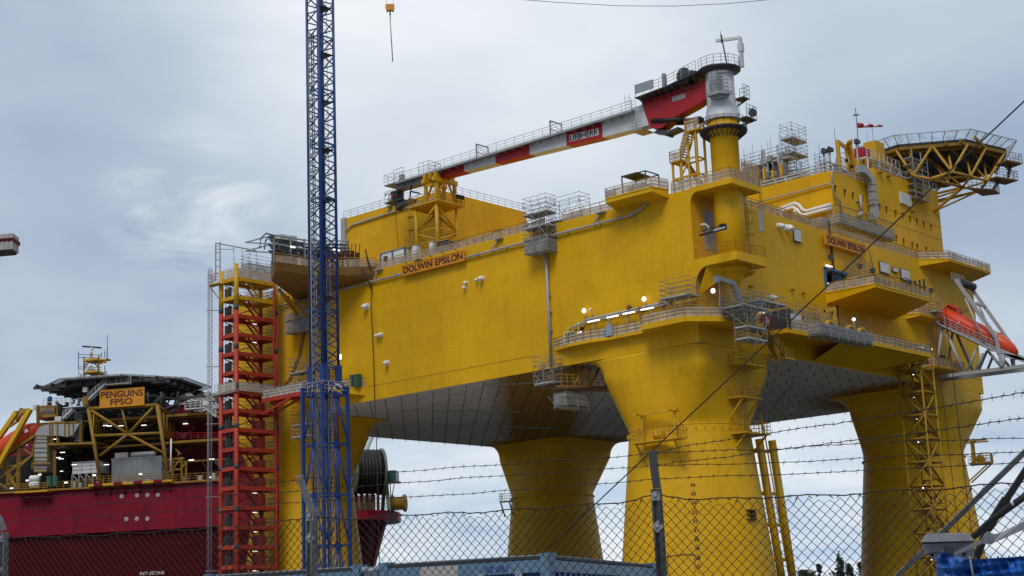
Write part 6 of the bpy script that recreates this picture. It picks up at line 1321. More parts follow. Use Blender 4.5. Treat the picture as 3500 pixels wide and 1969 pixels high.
# tubular truss under the helideck
tr2=thing('helideck_truss','yellow tubular truss under the ship helideck, crossed by diagonal braces','truss',SP(SS(SH(440,1500)),2,ZD))
m=MB(); O=lambda px,py,o=0.0: SH(px,py,o)
for (a,b,r) in (((302,1397),(345,1655),.36),((537,1385),(578,1648),.36),((300,1397),(540,1385),.36),((312,1402),(438,1484),.27),((524,1392),(438,1484),.27),((438,1484),(566,1552),.27),((438,1484),(342,1558),.27),((322,1490),(552,1480),.27),((415,1392),(438,1484),.2)): m.tube(O(*a),O(*b),r,10)
m.build('front_frame','shaded_yellow',tr2)
m=MB()
for (a,b,r) in (((350,1430),(560,1415),.25),((355,1510),(590,1495),.25),((365,1440),(460,1475),.18),((540,1440),(470,1475),.18),((330,1500),(420,1440),.16)): m.tube(O(*a,9),O(*b,9),r,8)
m.tube(O(537,1385),O(596,1437,10),.3,8); m.tube(O(302,1397),O(350,1440,10),.25,8)
for k in range(5): f=k/4; m.tube(O(545+12*k,1402+9*k,2*k),O(555+9*k,1490+6*k,2*k),.17,6); m.tube(O(545+12*k,1402+9*k,2*k),O(562+9*k,1490+6*k,2*k+2),.12,6)
for k in range(5): m.tube(O(320+9*k,1415+8*k,2*k),O(320+9*k,1490+2*k,2*k),.15,6)
m.tube(O(552,1480),O(596,1510,9),.22,8); m.build('rear_frame','shaded_yellow',tr2)
m=MB(); m.tube(O(585,1500,-.6),O(583,1612,-.6),.14,8); m.build('riser_pipe','white',tr2)
# ship helideck
sc=D(431,1348,299); sc.z=0; ZH=49.2; RR=15.4; e1_=math.atan2(SD.y,SD.x)+math.pi/8
op=lambda r,z: [Vector((sc.x+r*math.cos(e1_+math.pi/4*k),sc.y+r*math.sin(e1_+math.pi/4*k),z)) for k in range(8)]
sh2=thing('ship_helideck','dark octagonal helideck on the ship above the PENGUINS FPSO board','helideck',(sc.x,sc.y,ZH))
m=MB(); m.prism(op(RR-.8,ZH-.4),(0,0,.4)); m.build('deck_plate','deck_dark',sh2)
m=MB(); q=op(RR-2.5,ZH-.8)
for i in range(8): m.beam(q[i],q[(i+1)%8],.4,.8); m.beam(q[i],Vector((sc.x,sc.y,ZH-1.2)),.35,.9)
for k in range(-4,5): m.beam(Vector((sc.x,sc.y,ZH-.8))+SD*3*k-SN*13,Vector((sc.x,sc.y,ZH-.8))+SD*3*k+SN*13,.25,.6); m.beam(Vector((sc.x,sc.y,ZH-1))-SD*13+SN*3*k,Vector((sc.x,sc.y,ZH-1))+SD*13+SN*3*k,.25,.6)
m.build('deck_beam','dark_steel',sh2)
m=MB(); a=op(RR-.8,ZH); b=op(RR+.8,ZH-.1)
for i in range(8):
    for k in range(9): m.beam(a[i].lerp(a[(i+1)%8],k/9),b[i].lerp(b[(i+1)%8],k/9),.1,.14)
    m.beam(b[i],b[(i+1)%8],.12,.12); m.beam(b[i]-U3*.2,b[(i+1)%8]-U3*.2,.1,.1)
m.build('net_frame','grey_steel',sh2)
m=MB(); 
for i in range(8): j=(i+1)%8; m.face([a[i]-U3*.02,a[j]-U3*.02,b[j]-U3*.05,b[i]-U3*.05])
m.build('safety_net','safety_net',sh2)
m=MB()
for (a_,b_,r) in (((560,1400,2),(615,1375,4),.22),((575,1415,4),(640,1370,8),.2),((515,1385,2),(560,1345,4),.2),((525,1350,3),(600,1400,8),.2),((610,1340,4),(590,1400,6),.2),((640,1365,6),(700,1345,13),.15),((505,1340,1),(505,1390,1),.25),((550,1340,3),(550,1410,3),.22),((240,1335,4),(255,1375,4),.22),((270,1320,2),(270,1420,2),.22),((310,1330,1),(310,1400,1),.25),((325,1330,1),(325,1390,1),.2),((590,1345,5),(560,1405,8),.18),((620,1390,9),(560,1385,4),.2),((250,1345,6),(420,1350,2),.25),((450,1345,2),(640,1370,7),.25),((560,1350,2),(520,1392,2),.2),((590,1392,5),(625,1352,5),.18),((650,1350,7),(600,1392,7),.18)):
    m.tube(SH(*a_),SH(*b_),r,6)
m.build('support_strut','dark_steel',sh2)
m=MB(); 
for k in range(6): m.box(0,0,0,0,0,0) if False else None
m.stair(SH(300,1366,-.5),SH(362,1310,-.5),SN,1.2,14); m.rail([SH(300,1366,-.5),SH(362,1310,-.5)],1.2,1.0,.06); m.obox(SH(362,1316,-.5),SD*4.6,SN*1.5,U3*.2); m.rail([SH(362,1313,-.5),SH(447,1313,-.5)],1.5,1.0,.06,4); m.obox(SH(243,1392,-.5),SD*3.2,SN*2,U3*.2); m.rail([SH(243,1390,-.5),SH(300,1384,-.5)],1.3,1.0,.06); m.stair(SH(214,1430,-.3),SH(247,1398,-.3),SN,1.1,12); m.rail([SH(214,1430,-.3),SH(247,1398,-.3)],1.2,1,.06); m.build('stair_flight','light_grey',sh2)
m=MB()
for k in range(16): z0=SH(260,1398,1.5); p=SH(255,1410+6.5*k,1.5); m.obox(p,SD*1.5,SN*.8,U3*.12)
m.build('caged_stair','grey_steel',sh2)
m=MB(); m.obox(SH(282,1340,0),SD*.9,SN*.6,U3*.9); m.build('tank','white',sh2)
m=MB(); m.obox(SH(282,1384,-.8),SD*.9,SN*.8,U3*1.6); m.build('locker','shaded_yellow',sh2)
# board
sb=thing('name_board','orange PENGUINS FPSO name board under the ship helideck','sign',SH(416,1390,-.7)); a=SH(341,1391,-.7); b=SH(492,1387,-.7); zt_=SH(416,1329,-.7).z
w=(b-a).length; a.z=b.z=(a.z+b.z)/2; xd=(b-a).normalized(); h=zt_-a.z
MB().obox(a,xd*w,SN*.25,U3*h).build('panel','sign_orange',sb)
m=MB()
for (p,q) in (((0,0),(w,0)),((0,h),(w,h)),((0,0),(0,h)),((w,0),(w,h))): m.beam(a+xd*p[0]+U3*p[1],a+xd*q[0]+U3*q[1],.1,.1)
m.build('white_edge','sign_orange',sb)
text('lettering','PENGUINS','sign_brown',sb,a+xd*.25-SN*.02+U3*(h*.53),xd,U3,h*.37,w-.5,.03,bold=.018); text('lettering','FPSO','sign_brown',sb,a+xd*w*.24-SN*.02+U3*(h*.1),xd,U3,h*.35,w*.5,.03,bold=.018)
# radar mast
rm=thing('radar_mast','yellow lattice radar mast with a long scanner bar behind the ship helideck','mast',SH(310,1300,10)); x0_,x1_=286,338
cs=[SH(286,1300,12),SH(336,1300,12),SH(336,1300,15),SH(286,1300,15)]; zt3=SH(311,1218,12).z; zz0=ZH-1
m=MB()
for p in cs: m.beam(Vector((p.x,p.y,zz0)),Vector((p.x,p.y,zt3)),.22)
n_=4
for k in range(n_):
    za,zb3=zz0+(zt3-zz0)*k/n_,zz0+(zt3-zz0)*(k+1)/n_
    for i in range(4): p,q=cs[i],cs[(i+1)%4]; mid=(p+q)/2; m.tube((p.x,p.y,za),(mid.x,mid.y,zb3),.11,5); m.tube((q.x,q.y,za),(mid.x,mid.y,zb3),.11,5)
m.build('lattice','shaded_yellow',rm)
m=MB()
for py in (1234,1275): p=SH(284,py,11.5); m.obox(p,SD*3.0,SN*4,U3*.35)
p=SH(334,1232,12); m.obox(p,SD*2.1,SN*1.5,U3*.25); m.beam(SH(340,1247,12),SH(365,1232,12),.15); m.build('stage','yellow',rm)
m=MB()
for py in (1212,1222,1254,1261,1293): m.beam(SH(268,py,12),SH(347,py+2,12),.1)
for (px,p0,p1) in ((268,1202,1266),(347,1205,1222),(358,1200,1222),(358,1250,1300),(275,1285,1302),(270,1270,1300)): m.beam(SH(px,p0,12),SH(px,p1,12),.1)
m.build('aerial_outrigger','dark_steel',rm)
m=MB(); m.tube(SH(312,1216,13),SH(312,1190,13),.28,8); m.ball(SH(313,1193,13),.35,6); m.build('scanner_post','white',rm)
m=MB(); m.beam(SH(281,1184,13),SH(347,1189,13),.2,.3); m.build('scanner_bar','black',rm)
m=MB(); p=SH(366,1232,12); m.tube(p,SH(367,1145,12),.1,6,.05); m.build('whip_aerial','dark_steel',rm)
m=MB(); m.tube(SH(273,1302,10),SH(274,1278,10),.35,8); m.tube(SH(360,1300,3),SH(363,1268,3),.2,6); m.build('exhaust','grey_steel',rm)
# air duct
ad=thing('ventilation_duct','big pale elbowed ventilation duct on the ship side','duct',SH(150,1610,1)); m=MB()
prof=[(118,1488),(122,1474),(132,1462),(150,1453),(165,1451),(195,1450),(272,1448),(250,1486),(228,1494),(205,1489),(160,1489),(160,1612),(116,1612)]
m.prism([SH(a,b,.5) for a,b in prof],SN*2.6); m.build('duct_body','duct',ad)
m=MB()
for py in (1489,1500,1512,1530,1545,1562,1575,1590,1601): m.beam(SH(115,py,.4),SH(161,py,.4),.12,.12)
for px in (170,178,196,221,235,250): m.beam(SH(px,1449,.4),SH(px,1492,.4),.2,.14)
m.beam(SH(114,1585,.2),SH(174,1584,.2),.3,.25); m.beam(SH(116,1612,.3),SH(159,1611,.3),.3,.3); m.build('duct_rib','shaded_yellow',ad)
m=MB()
for (a,b) in (((115,1520),(330,1514)),((170,1445),(262,1443)),((128,1390),(130,1490)),((187,1540),(187,1665)),((130,1460),(178,1458)),((115,1490),(112,1605)),((161,1490),(162,1605)),((198,1490),(198,1515)),((276,1450),(276,1512)),((178,1490),(177,1515))): m.beam(SH(*a,.8),SH(*b,.8),.35,.4)
m.build('support_frame','shaded_yellow',ad)
# plant on deck
def shipbox(name,lab,cat,px0,px1,py0,off,th,mm,zbase=None,ribs=0,parts=None):
    a,b=SH(px0,1640,off),SH(px1,1640,off); z0=zbase if zbase is not None else ZD+.15; z1=SH((px0+px1)/2,py0,off).z; t=thing(name,lab,cat,Vector((a.x,a.y,z0)))
    m=MB(); xv=Vector((b.x-a.x,b.y-a.y,0)); m.obox(Vector((a.x,a.y,z0)),xv,SN*th,U3*(z1-z0)); m.build('casing',mm,t)
    m=MB(); w=xv.length; d=xv.normalized()
    if ribs:
        for k in range(ribs): m.obox(Vector((a.x,a.y,z0))+d*(w*(k+.25)/ribs)-SN*.12,d*(w/ribs*.5),SN*.12,U3*(z1-z0))
        m.build('rib',mm,t)
    m=MB(); m.obox(Vector((a.x,a.y,z1))-SN*.15-d*.1,xv+d*.2,SN*(th+.3),U3*.15); m.build('lid','grey_steel',t)
    return t,Vector((a.x,a.y,z0)),d,w,z1
shipbox('plant_container','grey ribbed plant container on the ship deck under the truss','container',381,553,1566,2.5,4,'corrugated',ribs=34)
t,a,d,w,z1=shipbox('air_cooler','pale panelled cooler unit on legs on the ship deck','cooler',247,340,1580,3,4,'light_grey',zbase=SH(290,1618,3).z)
m=MB()
for k in range(5): m.beam(a+d*w*k/4,a+d*w*k/4-U3*(a.z-ZD),.25); 
for k in range(4): m.beam(a+d*w*k/4,a+d*w*(k+1)/4-U3*1.6,.16)
m.build('leg','grey_steel',t); m=MB()
for k in (1,2): m.obox(a-SN*.06+d*.1+U3*((z1-a.z)*k/3),d*(w-.2),SN*.05,U3*.08); m.obox(a-SN*.06+d*w*k/3,d*.1,SN*.05,U3*(z1-a.z))
m.build('panel_joint','grey_steel',t)
m=MB(); m.obox(SH(392,1566,5),SD*2.6,SN*2,U3*.95); tag(m.build('silencer_box','cladding',None),'tan box on top of the ribbed plant container','box')
m=MB(); p=SH(450,1556,5); m.lathe(p,[(.1,0),(.52,.05),(.55,.3),(.55,4.4),(.45,4.7),(.2,4.9)],16,tuple(SD)); tag(m.build('silencer_drum','grey_steel',None),'grey horizontal drum on top of the ribbed plant container','drum')
for k,(px,py) in enumerate(((105,1637),(104,1658))):
    m=MB(); p=SH(px,py,-.9); m.lathe(p,[(.1,0),(.62,0),(.68,.08),(.62,.16),(.62,.85),(.68,.9),(.62,.98),(.62,1.7),(.1,1.75)],16,tuple(SD)); tag(m.build('liferaft_canister','white',None),('upper white liferaft canister at the ship deck edge','lower white liferaft canister at the ship deck edge')[k],'canister')
m=MB(); 
for px in (158,178): p=SH(px,1662,-.5); m.obox(p,SD*.9,SN*.9,U3*1.6); m.obox(p-SD*.06-SN*.06+U3*1.55,SD*1.02,SN*1.02,U3*.3)
tag(m.build('waste_bin','green_paint',None),'pair of dark green waste bins at the ship deck edge','bin')
stg=thing('deck_stage','small yellow railed stage hung outside the ship hull under the liferafts','stage',SP(SS(SH(120,1680)),-2,ZD)); a=SP(SS(SH(70,1690)),-2.2,ZD-.4); m=MB(); m.obox(a,SD*6.6,SN*2.2,U3*.3); m.build('stage_floor','yellow',stg); m=MB(); m.rail([a+U3*.3,a+SD*6.6+U3*.3],1.3,.8,.05); m.build('railing','shaded_yellow',stg); m=MB(); m.beam(a+SD*1,a+SD*1.6+SN*2.2-U3*2,.2); m.beam(a+SD*5.5,a+SD*6+SN*2.2-U3*2,.2); m.build('brace','ship_red',stg)
stg=thing('deck_stage','long yellow sill with red brackets along the ship deck under the truss','stage',SP(SS(SH(440,1655)),-1,ZD)); a=SP(SS(SH(312,1660)),-1.3,ZD+.1); m=MB(); m.obox(a,SD*16.4,SN*1.3,U3*.45); m.build('sill','yellow',stg); m=MB()
for k in range(4): m.obox(a+SD*(1.2+3.9*k)-SN*.15,SD*1.6,SN*1.3,U3*.55)
for k in range(6): m.beam(a+SD*(1+2.9*k)+SN*.2,a+SD*(1+2.9*k)+SN*1.3-U3*1.7,.18,.4)
m.build('bracket','ship_red',stg); m=MB(); m.rail([a+U3*.45,a+SD*16.4+U3*.45],1.3,1.0,.05); m.build('railing','shaded_yellow',stg)
fr=thing('side_davit','yellow open frame with a small davit beside the ship truss','frame',SP(SS(SH(610,1640)),1,ZD)); m=MB()
for (a,b) in (((590,1566),(592,1645)),((620,1562),(622,1645)),((636,1575),(636,1645)),((580,1570),(630,1566)),((592,1605),(620,1604)),((594,1600),(616,1570)),((556,1572),(590,1571)),((560,1610),(592,1609)),((622,1600),(636,1580))): m.beam(SH(*a,.6),SH(*b,.6),.28)
m.beam(SH(600,1535,.6),SH(618,1552,.6),.2); m.tube(SH(608,1562,.6),SH(612,1545,.6),.15,6); m.build('frame','shaded_yellow',fr)
# upper clutter
uc=thing('upper_deck_plant','pale upper deck pipework and railings of the ship beside the red stair tower','plant',SH(700,1400,8)); random.seed(5); m=MB()
for k in range(60): px=600+random.random()*170; py=1352+random.random()*52; p=SH(px,py,6+random.random()*6); m.obox(p,SD*(.6+1.4*random.random()),SN*1,U3*(.15+.6*random.random()))
for k in range(10): px=645+random.random()*100; m.beam(SH(px,1420,8),SH(px,1345+25*random.random(),8),.12)
m.build('pipework','cladding',uc)
m=MB(); m.rail([SH(632,1397,3),SH(702,1391,3)],1.3,1.1,.07,3); m.obox(SH(632,1400,3),SD*3.6,SN*1.4,U3*.2); m.rail([SH(702,1391,3),SH(738,1420,3)],1.3,1.0,.07,3); m.stair(SH(738,1424,3),SH(702,1396,3),SN,1.1,8); m.build('gangway','light_grey',uc)
uc=thing('upper_deck_plant','yellow framed tank bay with wrapped pipes above the ship ventilation duct','plant',SH(180,1420,4)); m=MB()
m.beam(SH(130,1390,2),SH(195,1388,2),.35); m.beam(SH(130,1423,2),SH(195,1421,2),.5); m.beam(SH(131,1388,2),SH(131,1485,2),.4); m.beam(SH(195,1388,2),SH(196,1445,2),.3); m.build('frame','shaded_yellow',uc)
m=MB(); p=SH(133,1420,3); m.obox(p,SD*3.2,SN*2,U3*1.5); m.build('wrapped_pipe','wood_net',uc)
m=MB(); 
for k in range(34): px=140+random.random()*130; py=1378+random.random()*50; m.obox(SH(px,py,3+random.random()*4),SD*.9*random.random()+SD*.3,SN*.6,U3*.5*random.random()+U3*.2)
m.build('valve','dark_steel',uc)
m=MB(); m.obox(SH(112,1400,3),SD*.9,SN*.8,U3*.9); m.obox(SH(187,1442,1.5),SD*1.3,SN*1,U3*1.0); m.rail([SH(146,1386,4),SH(240,1382,4)],1.3,.9,.05); m.build('cabinet','light_grey',uc)
m=MB(); p=SH(170,1372,4); m.lathe(p,[(.42,0),(.46,.3),(.44,.7),(.25,.95),(.05,1.02)],14); tag(m.build('blue_tank','blue_paint',None),'round blue tank on the ship upper deck left of the helideck','tank')
# ship lifeboat, davits and the yellow trusses at the edge of view
l2=thing('lifeboat','orange enclosed lifeboat half hidden by yellow davits on the ship','lifeboat',SH(60,1500,0)); A_,B_=SH(132,1455,1.0),SH(-60,1580,1.0); ax=(B_-A_).normalized(); up2=SN.cross(ax); up2=up2 if up2.z>0 else -up2; rings=[]
for (t,w) in ((0,.4),(.04,1.0),(.12,1.5),(.3,1.8),(.7,1.8),(1,1.4)): o=A_.lerp(B_,t); rings.append([o+SN*1.5*w/1.8*math.cos(a)+up2*w*math.sin(a) for a in [2*math.pi*k/20 for k in range(20)]])
m=MB(); m.grid(rings); m.build('hull','lifeboat',l2); m=MB(); p=SH(86,1481,-.62); m.obox(p,ax*-.7,SN*-.05,up2*.7); m.build('reflective_patch','white',l2)
dv=thing('davit','pair of big yellow davit arms leaning over the ship lifeboat','davit',SH(40,1600,0)); m=MB(); m.beam(SH(-10,1600,-1.2),SH(104,1398,-1.2),.95,.8); m.build('near_arm','yellow_pipe',dv); m=MB(); m.beam(SH(-20,1520,1.5),SH(58,1408,1.5),.9,.8); m.build('far_arm','yellow_pipe',dv)
m=MB(); m.tube(SH(58,1440,0),SH(80,1400,0),.4,8); m.beam(SH(55,1410,0),SH(100,1398,0),.4); m.ball(SH(82,1412,0),.5,5); m.lathe(SH(72,1402,0),[(.4,0),(.5,.1),(.4,.2)],14,tuple(SN)); m.tube(SH(2,1548,-1),SH(38,1508,-1),.2,8); m.beam(SH(80,1450,1),SH(118,1475,1),.3); m.beam(SH(30,1460,1),SH(60,1440,1),.4); m.build('sheave','shaded_yellow',dv)
tr3=thing('deck_truss','yellow braced trestle under the ship lifeboat','truss',SH(60,1650,0)); m=MB()
for (a,b,w) in (((-10,1575),(118,1490),.5),((64,1530),(62,1672),.5),((28,1575),(26,1660),.4),((-10,1640),(112,1556),.35),((62,1600),(112,1556),.3),((0,1585),(58,1672),.3),((62,1610),(30,1660),.25),((-5,1600),(62,1590),.3),((82,1535),(112,1555),.25),((-5,1650),(30,1672),.3),((28,1610),(60,1670),.25)): m.beam(SH(*a,.2),SH(*b,.2),w)
m.build('brace','shaded_yellow',tr3)
# ---------------------------------------------------------------- fence in front of the viewer
def inv(px): return .0747+px*1.05e-5
def FP(px,py,dd=0.0): return D(px,py,1/inv(px)+dd)
TOPL=[(-80,1846),(27,1840),(120,1836),(240,1832),(360,1829),(450,1821),(540,1817),(640,1810),(738,1802),(850,1797),(951,1783),(1047,1768),(1084,1769),(1190,1775),(1252,1769),(1320,1763),(1400,1759),(1610,1752),(1740,1744),(1877,1734),(2000,1726),(2154,1713),(2236,1692),(2267,1695),(2373,1706),(2511,1704),(2627,1699),(2750,1695),(2880,1690),(3000,1682),(3130,1674),(3246,1670),(3361,1660),(3500,1645),(3600,1640)]
tp=[FP(*q) for q in TOPL]; A0=tp[0].copy(); A0.z=0; E0=tp[-1].copy(); E0.z=0; fe=(E0-A0).normalized(); fn=Vector((-fe.y,fe.x,0)); 
ts=[(p-A0).dot(fe) for p in tp]
def ztop(s): return float(np.interp(s,ts,[p.z for p in tp]))
cw=.068; ch=.066; LN=ts[-1]; rw=.0036
vs_=[];fs_=[]
nw=int(LN/(cw/2)); rowsN=int((min(p.z for p in tp)-.05)/(ch/2))
for i in range(nw):
    b=len(vs_); prev=None; zt_=ztop((i+.5)*cw/2)
    for k in range(rowsN):
        j=i+((k+i)%2); s=j*cw/2+.0012*math.sin(i*12.9+k*3.1); z=ztop(j*cw/2)-.02-k*ch/2; sgn=(1 if (k+i)%2 else -1)
        p=A0+fe*s+fn*(.0035*sgn); p.z=z
        if k==0: p.z+=.012*math.sin(i*5.7)
        for a in (.5,2.6,4.7): vs_.append((p.x+fn.x*rw*math.sin(a)+fe.x*rw*math.cos(a),p.y+fn.y*rw*math.sin(a)+fe.y*rw*math.cos(a),p.z))
        if k:
            o=b+(k-1)*3
            for a in range(3): fs_.append((o+a,o+(a+1)%3,o+3+(a+1)%3,o+3+a))
cf=thing('chain_link_fence','rusty chain link fence with a wavy twisted top wire, along the quay','fence',(A0+E0)/2)
m=MB(); m.v=vs_; m.f=fs_; m.sm=[False]*len(fs_); m.build('wire_mesh','rusty_wire',cf)
m=MB(); pts=[]
for k in range(int(LN/.06)): s=k*.06; p=A0+fe*s+fn*(.004*math.sin(k*2.2)); p.z=ztop(s)+.006*math.sin(k*.7)+.004*math.sin(k*2.9); pts.append(p)
m.path(pts,.0042,5)
for k in range(int(LN/.034)):
    if k%2: continue
    s=k*.034; p=A0+fe*s; p.z=ztop(s); q=p+fe*.026*(1 if k%4 else -.6)+U3*(-.016+.010*math.sin(k)); m.tube(p,q,.0032,4)
m.build('top_wire','rusty_wire',cf)
def post(lab,foot,arm,tip,w0,mm,clamps,armw):
    """foot: list of two picture points of the post axis; arm: points of the angled head"""
    a,b=FP(*foot[0],-.03),FP(*foot[1],-.03); d=(a-b); dv=d/d.z if abs(d.z)>1e-3 else U3; base=b-dv*b.z; t=thing('fence_post',lab,'post',base)
    n=fn*(-1 if fn.dot(FW)>0 else 1); m=MB(); m.beam(base,a,w0,.012,up=tuple(n)); m.beam(base+fe*w0*.42+n*.0,a+fe*w0*.42,.012,w0*.8,up=tuple(n)); m.beam(base-fe*w0*.3+n*.012,a-fe*w0*.3+n*.012,.016,.02,up=tuple(n)); m.build('post_section',mm,t)
    m=MB(); pp=[FP(*q,-.03) for q in arm]
    for p,q in zip(pp,pp[1:]): m.beam(p,q,armw,.014,up=tuple(n)); m.beam(p+fe*armw*.4,q+fe*armw*.4,.012,armw*.6,up=tuple(n))
    m.build('angled_arm',mm,t)
    if tip: m=MB(); q=FP(*tip,-.03); m.beam(q-fe*.035,q+fe*.035,.012,.012); m.build('tip_clip','galv',t)
    for (px,py,r) in clamps:
        q=FP(px,py,-.05); s=.03; m=MB(); c,sn=math.cos(r),math.sin(r); m.prism([q+fe*(s*(c*u-sn*v))+U3*(s*(sn*u+c*v)) for u,v in ((-1,-1),(1,-1),(1,1),(-1,1))],n*.008); cl_=m.build('clamp_plate','galv',t)
        m=MB(); m.lathe(q+n*.008,[(.002,0),(.012,0),(.012,.012),(.004,.014)],8,tuple(n)); m.build('bolt','galv',cl_)
post('grey angle section fence post with bent arm, before the ship hull',[(12,1822),(10,1969)],[(12,1812),(-2,1772),(-30,1735)],None,.07,'post_grey',[(6,1840,0),(4,1952,.5)],.05)
post('galvanised fence post with an inclined arm, in front of the blue mast',[(1060,1750),(1062,1969)],[(1064,1745),(1046,1695),(1026,1636)],(1024,1628),.072,'post_grey',[(1060,1766,0),(1060,1838,.7)],.05)
post('dark weathered fence post with an upright arm, in front of the near column',[(2241,1672),(2261,1969)],[(2245,1670),(2236,1610),(2229,1540)],None,.062,'dark_steel',[(2242,1695,0),(2249,1800,.7)],.05)
random.seed(17)
def strand(lab,pts,dd=0.0,end=None):
    t=thing('barbed_wire',lab,'wire',(0,0,0)); P_=[]
    L2=[]
    for k,(a,b) in enumerate(zip(pts,pts[1:])):
        n=max(2,int(abs(b[0]-a[0])/22))
        for i in range(n): L2.append((a[0]+(b[0]-a[0])*i/n,a[1]+(b[1]-a[1])*i/n))
    L2.append(pts[-1])
    x0=L2[0][0]; x1=L2[-1][0]
    P_=[FP(px,py+1.3*math.sin(px*.05+py)+.8*math.sin(px*.13),dd+(0 if end is None else end*(px-x0)/(x1-x0))) for px,py in L2]
    t.location=P_[len(P_)//2]
    m=MB(); m.path(P_,.0021,5); m.path([p+U3*.003*math.sin(i*2.3)+fn*.002 for i,p in enumerate(P_)],.0014,4); m.build('twisted_wire','rusty_wire',t)
    m=MB(); acc=.03
    for a,b in zip(P_,P_[1:]):
        L_=(b-a).length
        while acc<L_:
            p=a.lerp(b,acc/L_); d=(b-a).normalized(); m.tube(p-d*.010,p+d*.009,.0036,5)
            for s in (1,-1):
                v=(U3*(.9*s)+fe*random.uniform(-.6,.6)+fn*random.uniform(-.5,.5)).normalized()*.018; m.tube(p+d*.006*s,p+d*.006*s+v,.0014,4)
            acc+=.088+random.uniform(-.006,.006)
        acc-=L_
    m.build('barb','rusty_wire',t,label='sharp barbs twisted round the wire',kind='stuff')
strand('upper strand of barbed wire along the straight fence, crossing all three posts',[(-40,1711),(738,1658),(952,1645),(1029,1640),(1084,1632),(1383,1611),(1600,1595),(2100,1562),(2228,1551),(2430,1540),(2620,1537),(2750,1527),(3000,1514),(3120,1508),(3500,1497),(3560,1495)])
strand('middle strand of barbed wire along the straight fence, crossing all three posts',[(-40,1748),(738,1694),(952,1683),(1030,1677),(1084,1672),(1383,1651),(1600,1633),(2100,1602),(2232,1591),(2600,1584),(2750,1578),(3100,1558),(3500,1546),(3560,1545)])
strand('lowest strand of barbed wire along the straight fence, crossing all three posts',[(-40,1787),(738,1739),(952,1722),(1040,1716),(1084,1712),(1383,1698),(1600,1687),(2200,1642),(2240,1637),(2380,1630),(2560,1625),(2750,1618),(2960,1606),(3500,1581),(3560,1579)])
strand('barbed wire strand climbing steeply from the dark post, the upper of two',[(2231,1552),(2327,1526),(2440,1510),(2530,1496),(2622,1482),(2750,1461),(2858,1448),(3195,1395),(3500,1341),(3560,1330)],0,-2.2)
strand('barbed wire strand climbing from the dark post, the lower of two',[(2234,1592),(2327,1577),(2465,1565),(2604,1545),(2750,1527),(2892,1508),(3097,1486),(3251,1464),(3500,1428),(3560,1420)],0,-2.0)
# ---------------------------------------------------------------- containers just behind the fence
zc_=2.6
cA0,cA1,cB0,cB1=Z(720,1966,zc_),Z(1228,1934,zc_),Z(1322,1927,zc_),Z(1870,1893.5,zc_)
cE0,cE1=Z(1896,1897,zc_),Z(2239,1930,zc_)
edir=(cE1-cE0); edir.z=0; LE=edir.length; edir.normalize()
def container(lab,p,q,m_body,right=False,plate=False):
    """end wall from p to q (top edge), long body running back along edir"""
    w=(q-p); w.z=0; W_=w.length; w.normalize(); t=thing('shipping_container',lab,'container',Vector((p.x,p.y,0)))
    P0=Vector((p.x,p.y,0)); out=-(edir-w*edir.dot(w)).normalized(); back=edir*LE
    m=MB(); m.prism([P0+U3*.1,P0+w*W_+U3*.1,P0+w*W_+back+U3*.1,P0+back+U3*.1],U3*(zc_-.18)); m.build('body','cont_deep',t)
    m=MB(); h=zc_
    for s in (0,W_): m.beam(P0+w*s+out*.03,P0+w*s+out*.03+U3*h,.13,.14,up=tuple(out))
    m.beam(P0+out*.03+U3*(h-.16),P0+w*W_+out*.03+U3*(h-.16),.1,.17); m.beam(P0+U3*.09,P0+w*W_+U3*.09,.12,.16)
    m.beam(P0+w*W_+U3*(h-.16),P0+w*W_+back+U3*(h-.16),.1,.16); m.beam(P0+U3*(h-.16),P0+back+U3*(h-.16),.1,.16)
    m.beam(P0+w*W_+back,P0+w*W_+back+U3*h,.14,.14); m.build('frame','cont_blue',t)
    m=MB(); m.beam(P0+out*.0+U3*(h-.045),P0+w*W_+U3*(h-.045),.14,.05); m.beam(P0+w*W_+w*.0+U3*(h-.045),P0+w*W_+back+U3*(h-.045),.1,.04); m.build('roof_gutter','cont_dark',t)
    m=MB(); m.prism([P0+U3*(h-.02)+w*.05+edir*.02,P0+w*(W_-.05)+U3*(h-.02)+edir*.02,P0+w*(W_-.05)+edir*LE+U3*(h-.02),P0+w*.05+edir*LE+U3*(h-.02)],U3*.02); m.build('roof','cont_grey',t)
    for s in (0,W_):
        for b in (0,LE):
            m=MB(); c=P0+w*s+edir*b+U3*(h-.1); m.obox(c-w*.09-out*-.0+out*.06-U3*.02,w*.18,-out*.17,U3*.135); co=m.build('corner_casting','cont_blue',t)
            m=MB(); m.obox(c-w*.035+out*.062+U3*.01,w*.07,out*.003,U3*.05); m.build('casting_slot','black',co)
    m=MB()
    for k in range(4): 
        s=W_*(.16+.227*k); m.tube(P0+w*s+out*.06+U3*.2,P0+w*s+out*.06+U3*(h-.2),.02,6); m.obox(P0+w*(s-.05)+out*.05+U3*(h-.3),w*.1,out*.04,U3*.08)
    m.build('locking_bar','cont_grey',t)
    if right:
        m=MB(); n=int(LE/.28); sd_=w
        for k in range(n): m.obox(P0+w*W_+edir*(.1+k*LE/n)+U3*.25,edir*.15,sd_*.035,U3*(h-.5))
        m.build('wall_corrugation','cont_deep',t)
        m=MB(); m.tube(P0+w*(W_-.12)+out*.1+U3*.3,P0+w*(W_-.12)+out*.1+U3*(h-.42),.025,8); m.build('end_pipe','cladding',t)
    if plate:
        m=MB(); m.obox(P0+w*.62+out*.085+U3*(h-.235),w*.62,out*.004,U3*.15); m.build('worn_plate','cladding',t)
        text('container_number','02 081','cont_deep',t,P0+w*(W_*.64)+out*.082+U3*(h-.215),w,U3,.085,.36,.003)
    return t
container('blue container with a dark roof gutter, half hidden behind the post by the blue mast',cA0,cA1,'cont_deep')
container('blue container showing its corner and long side beside the dark fence post',cB0,cB1,'cont_deep',right=True,plate=True)
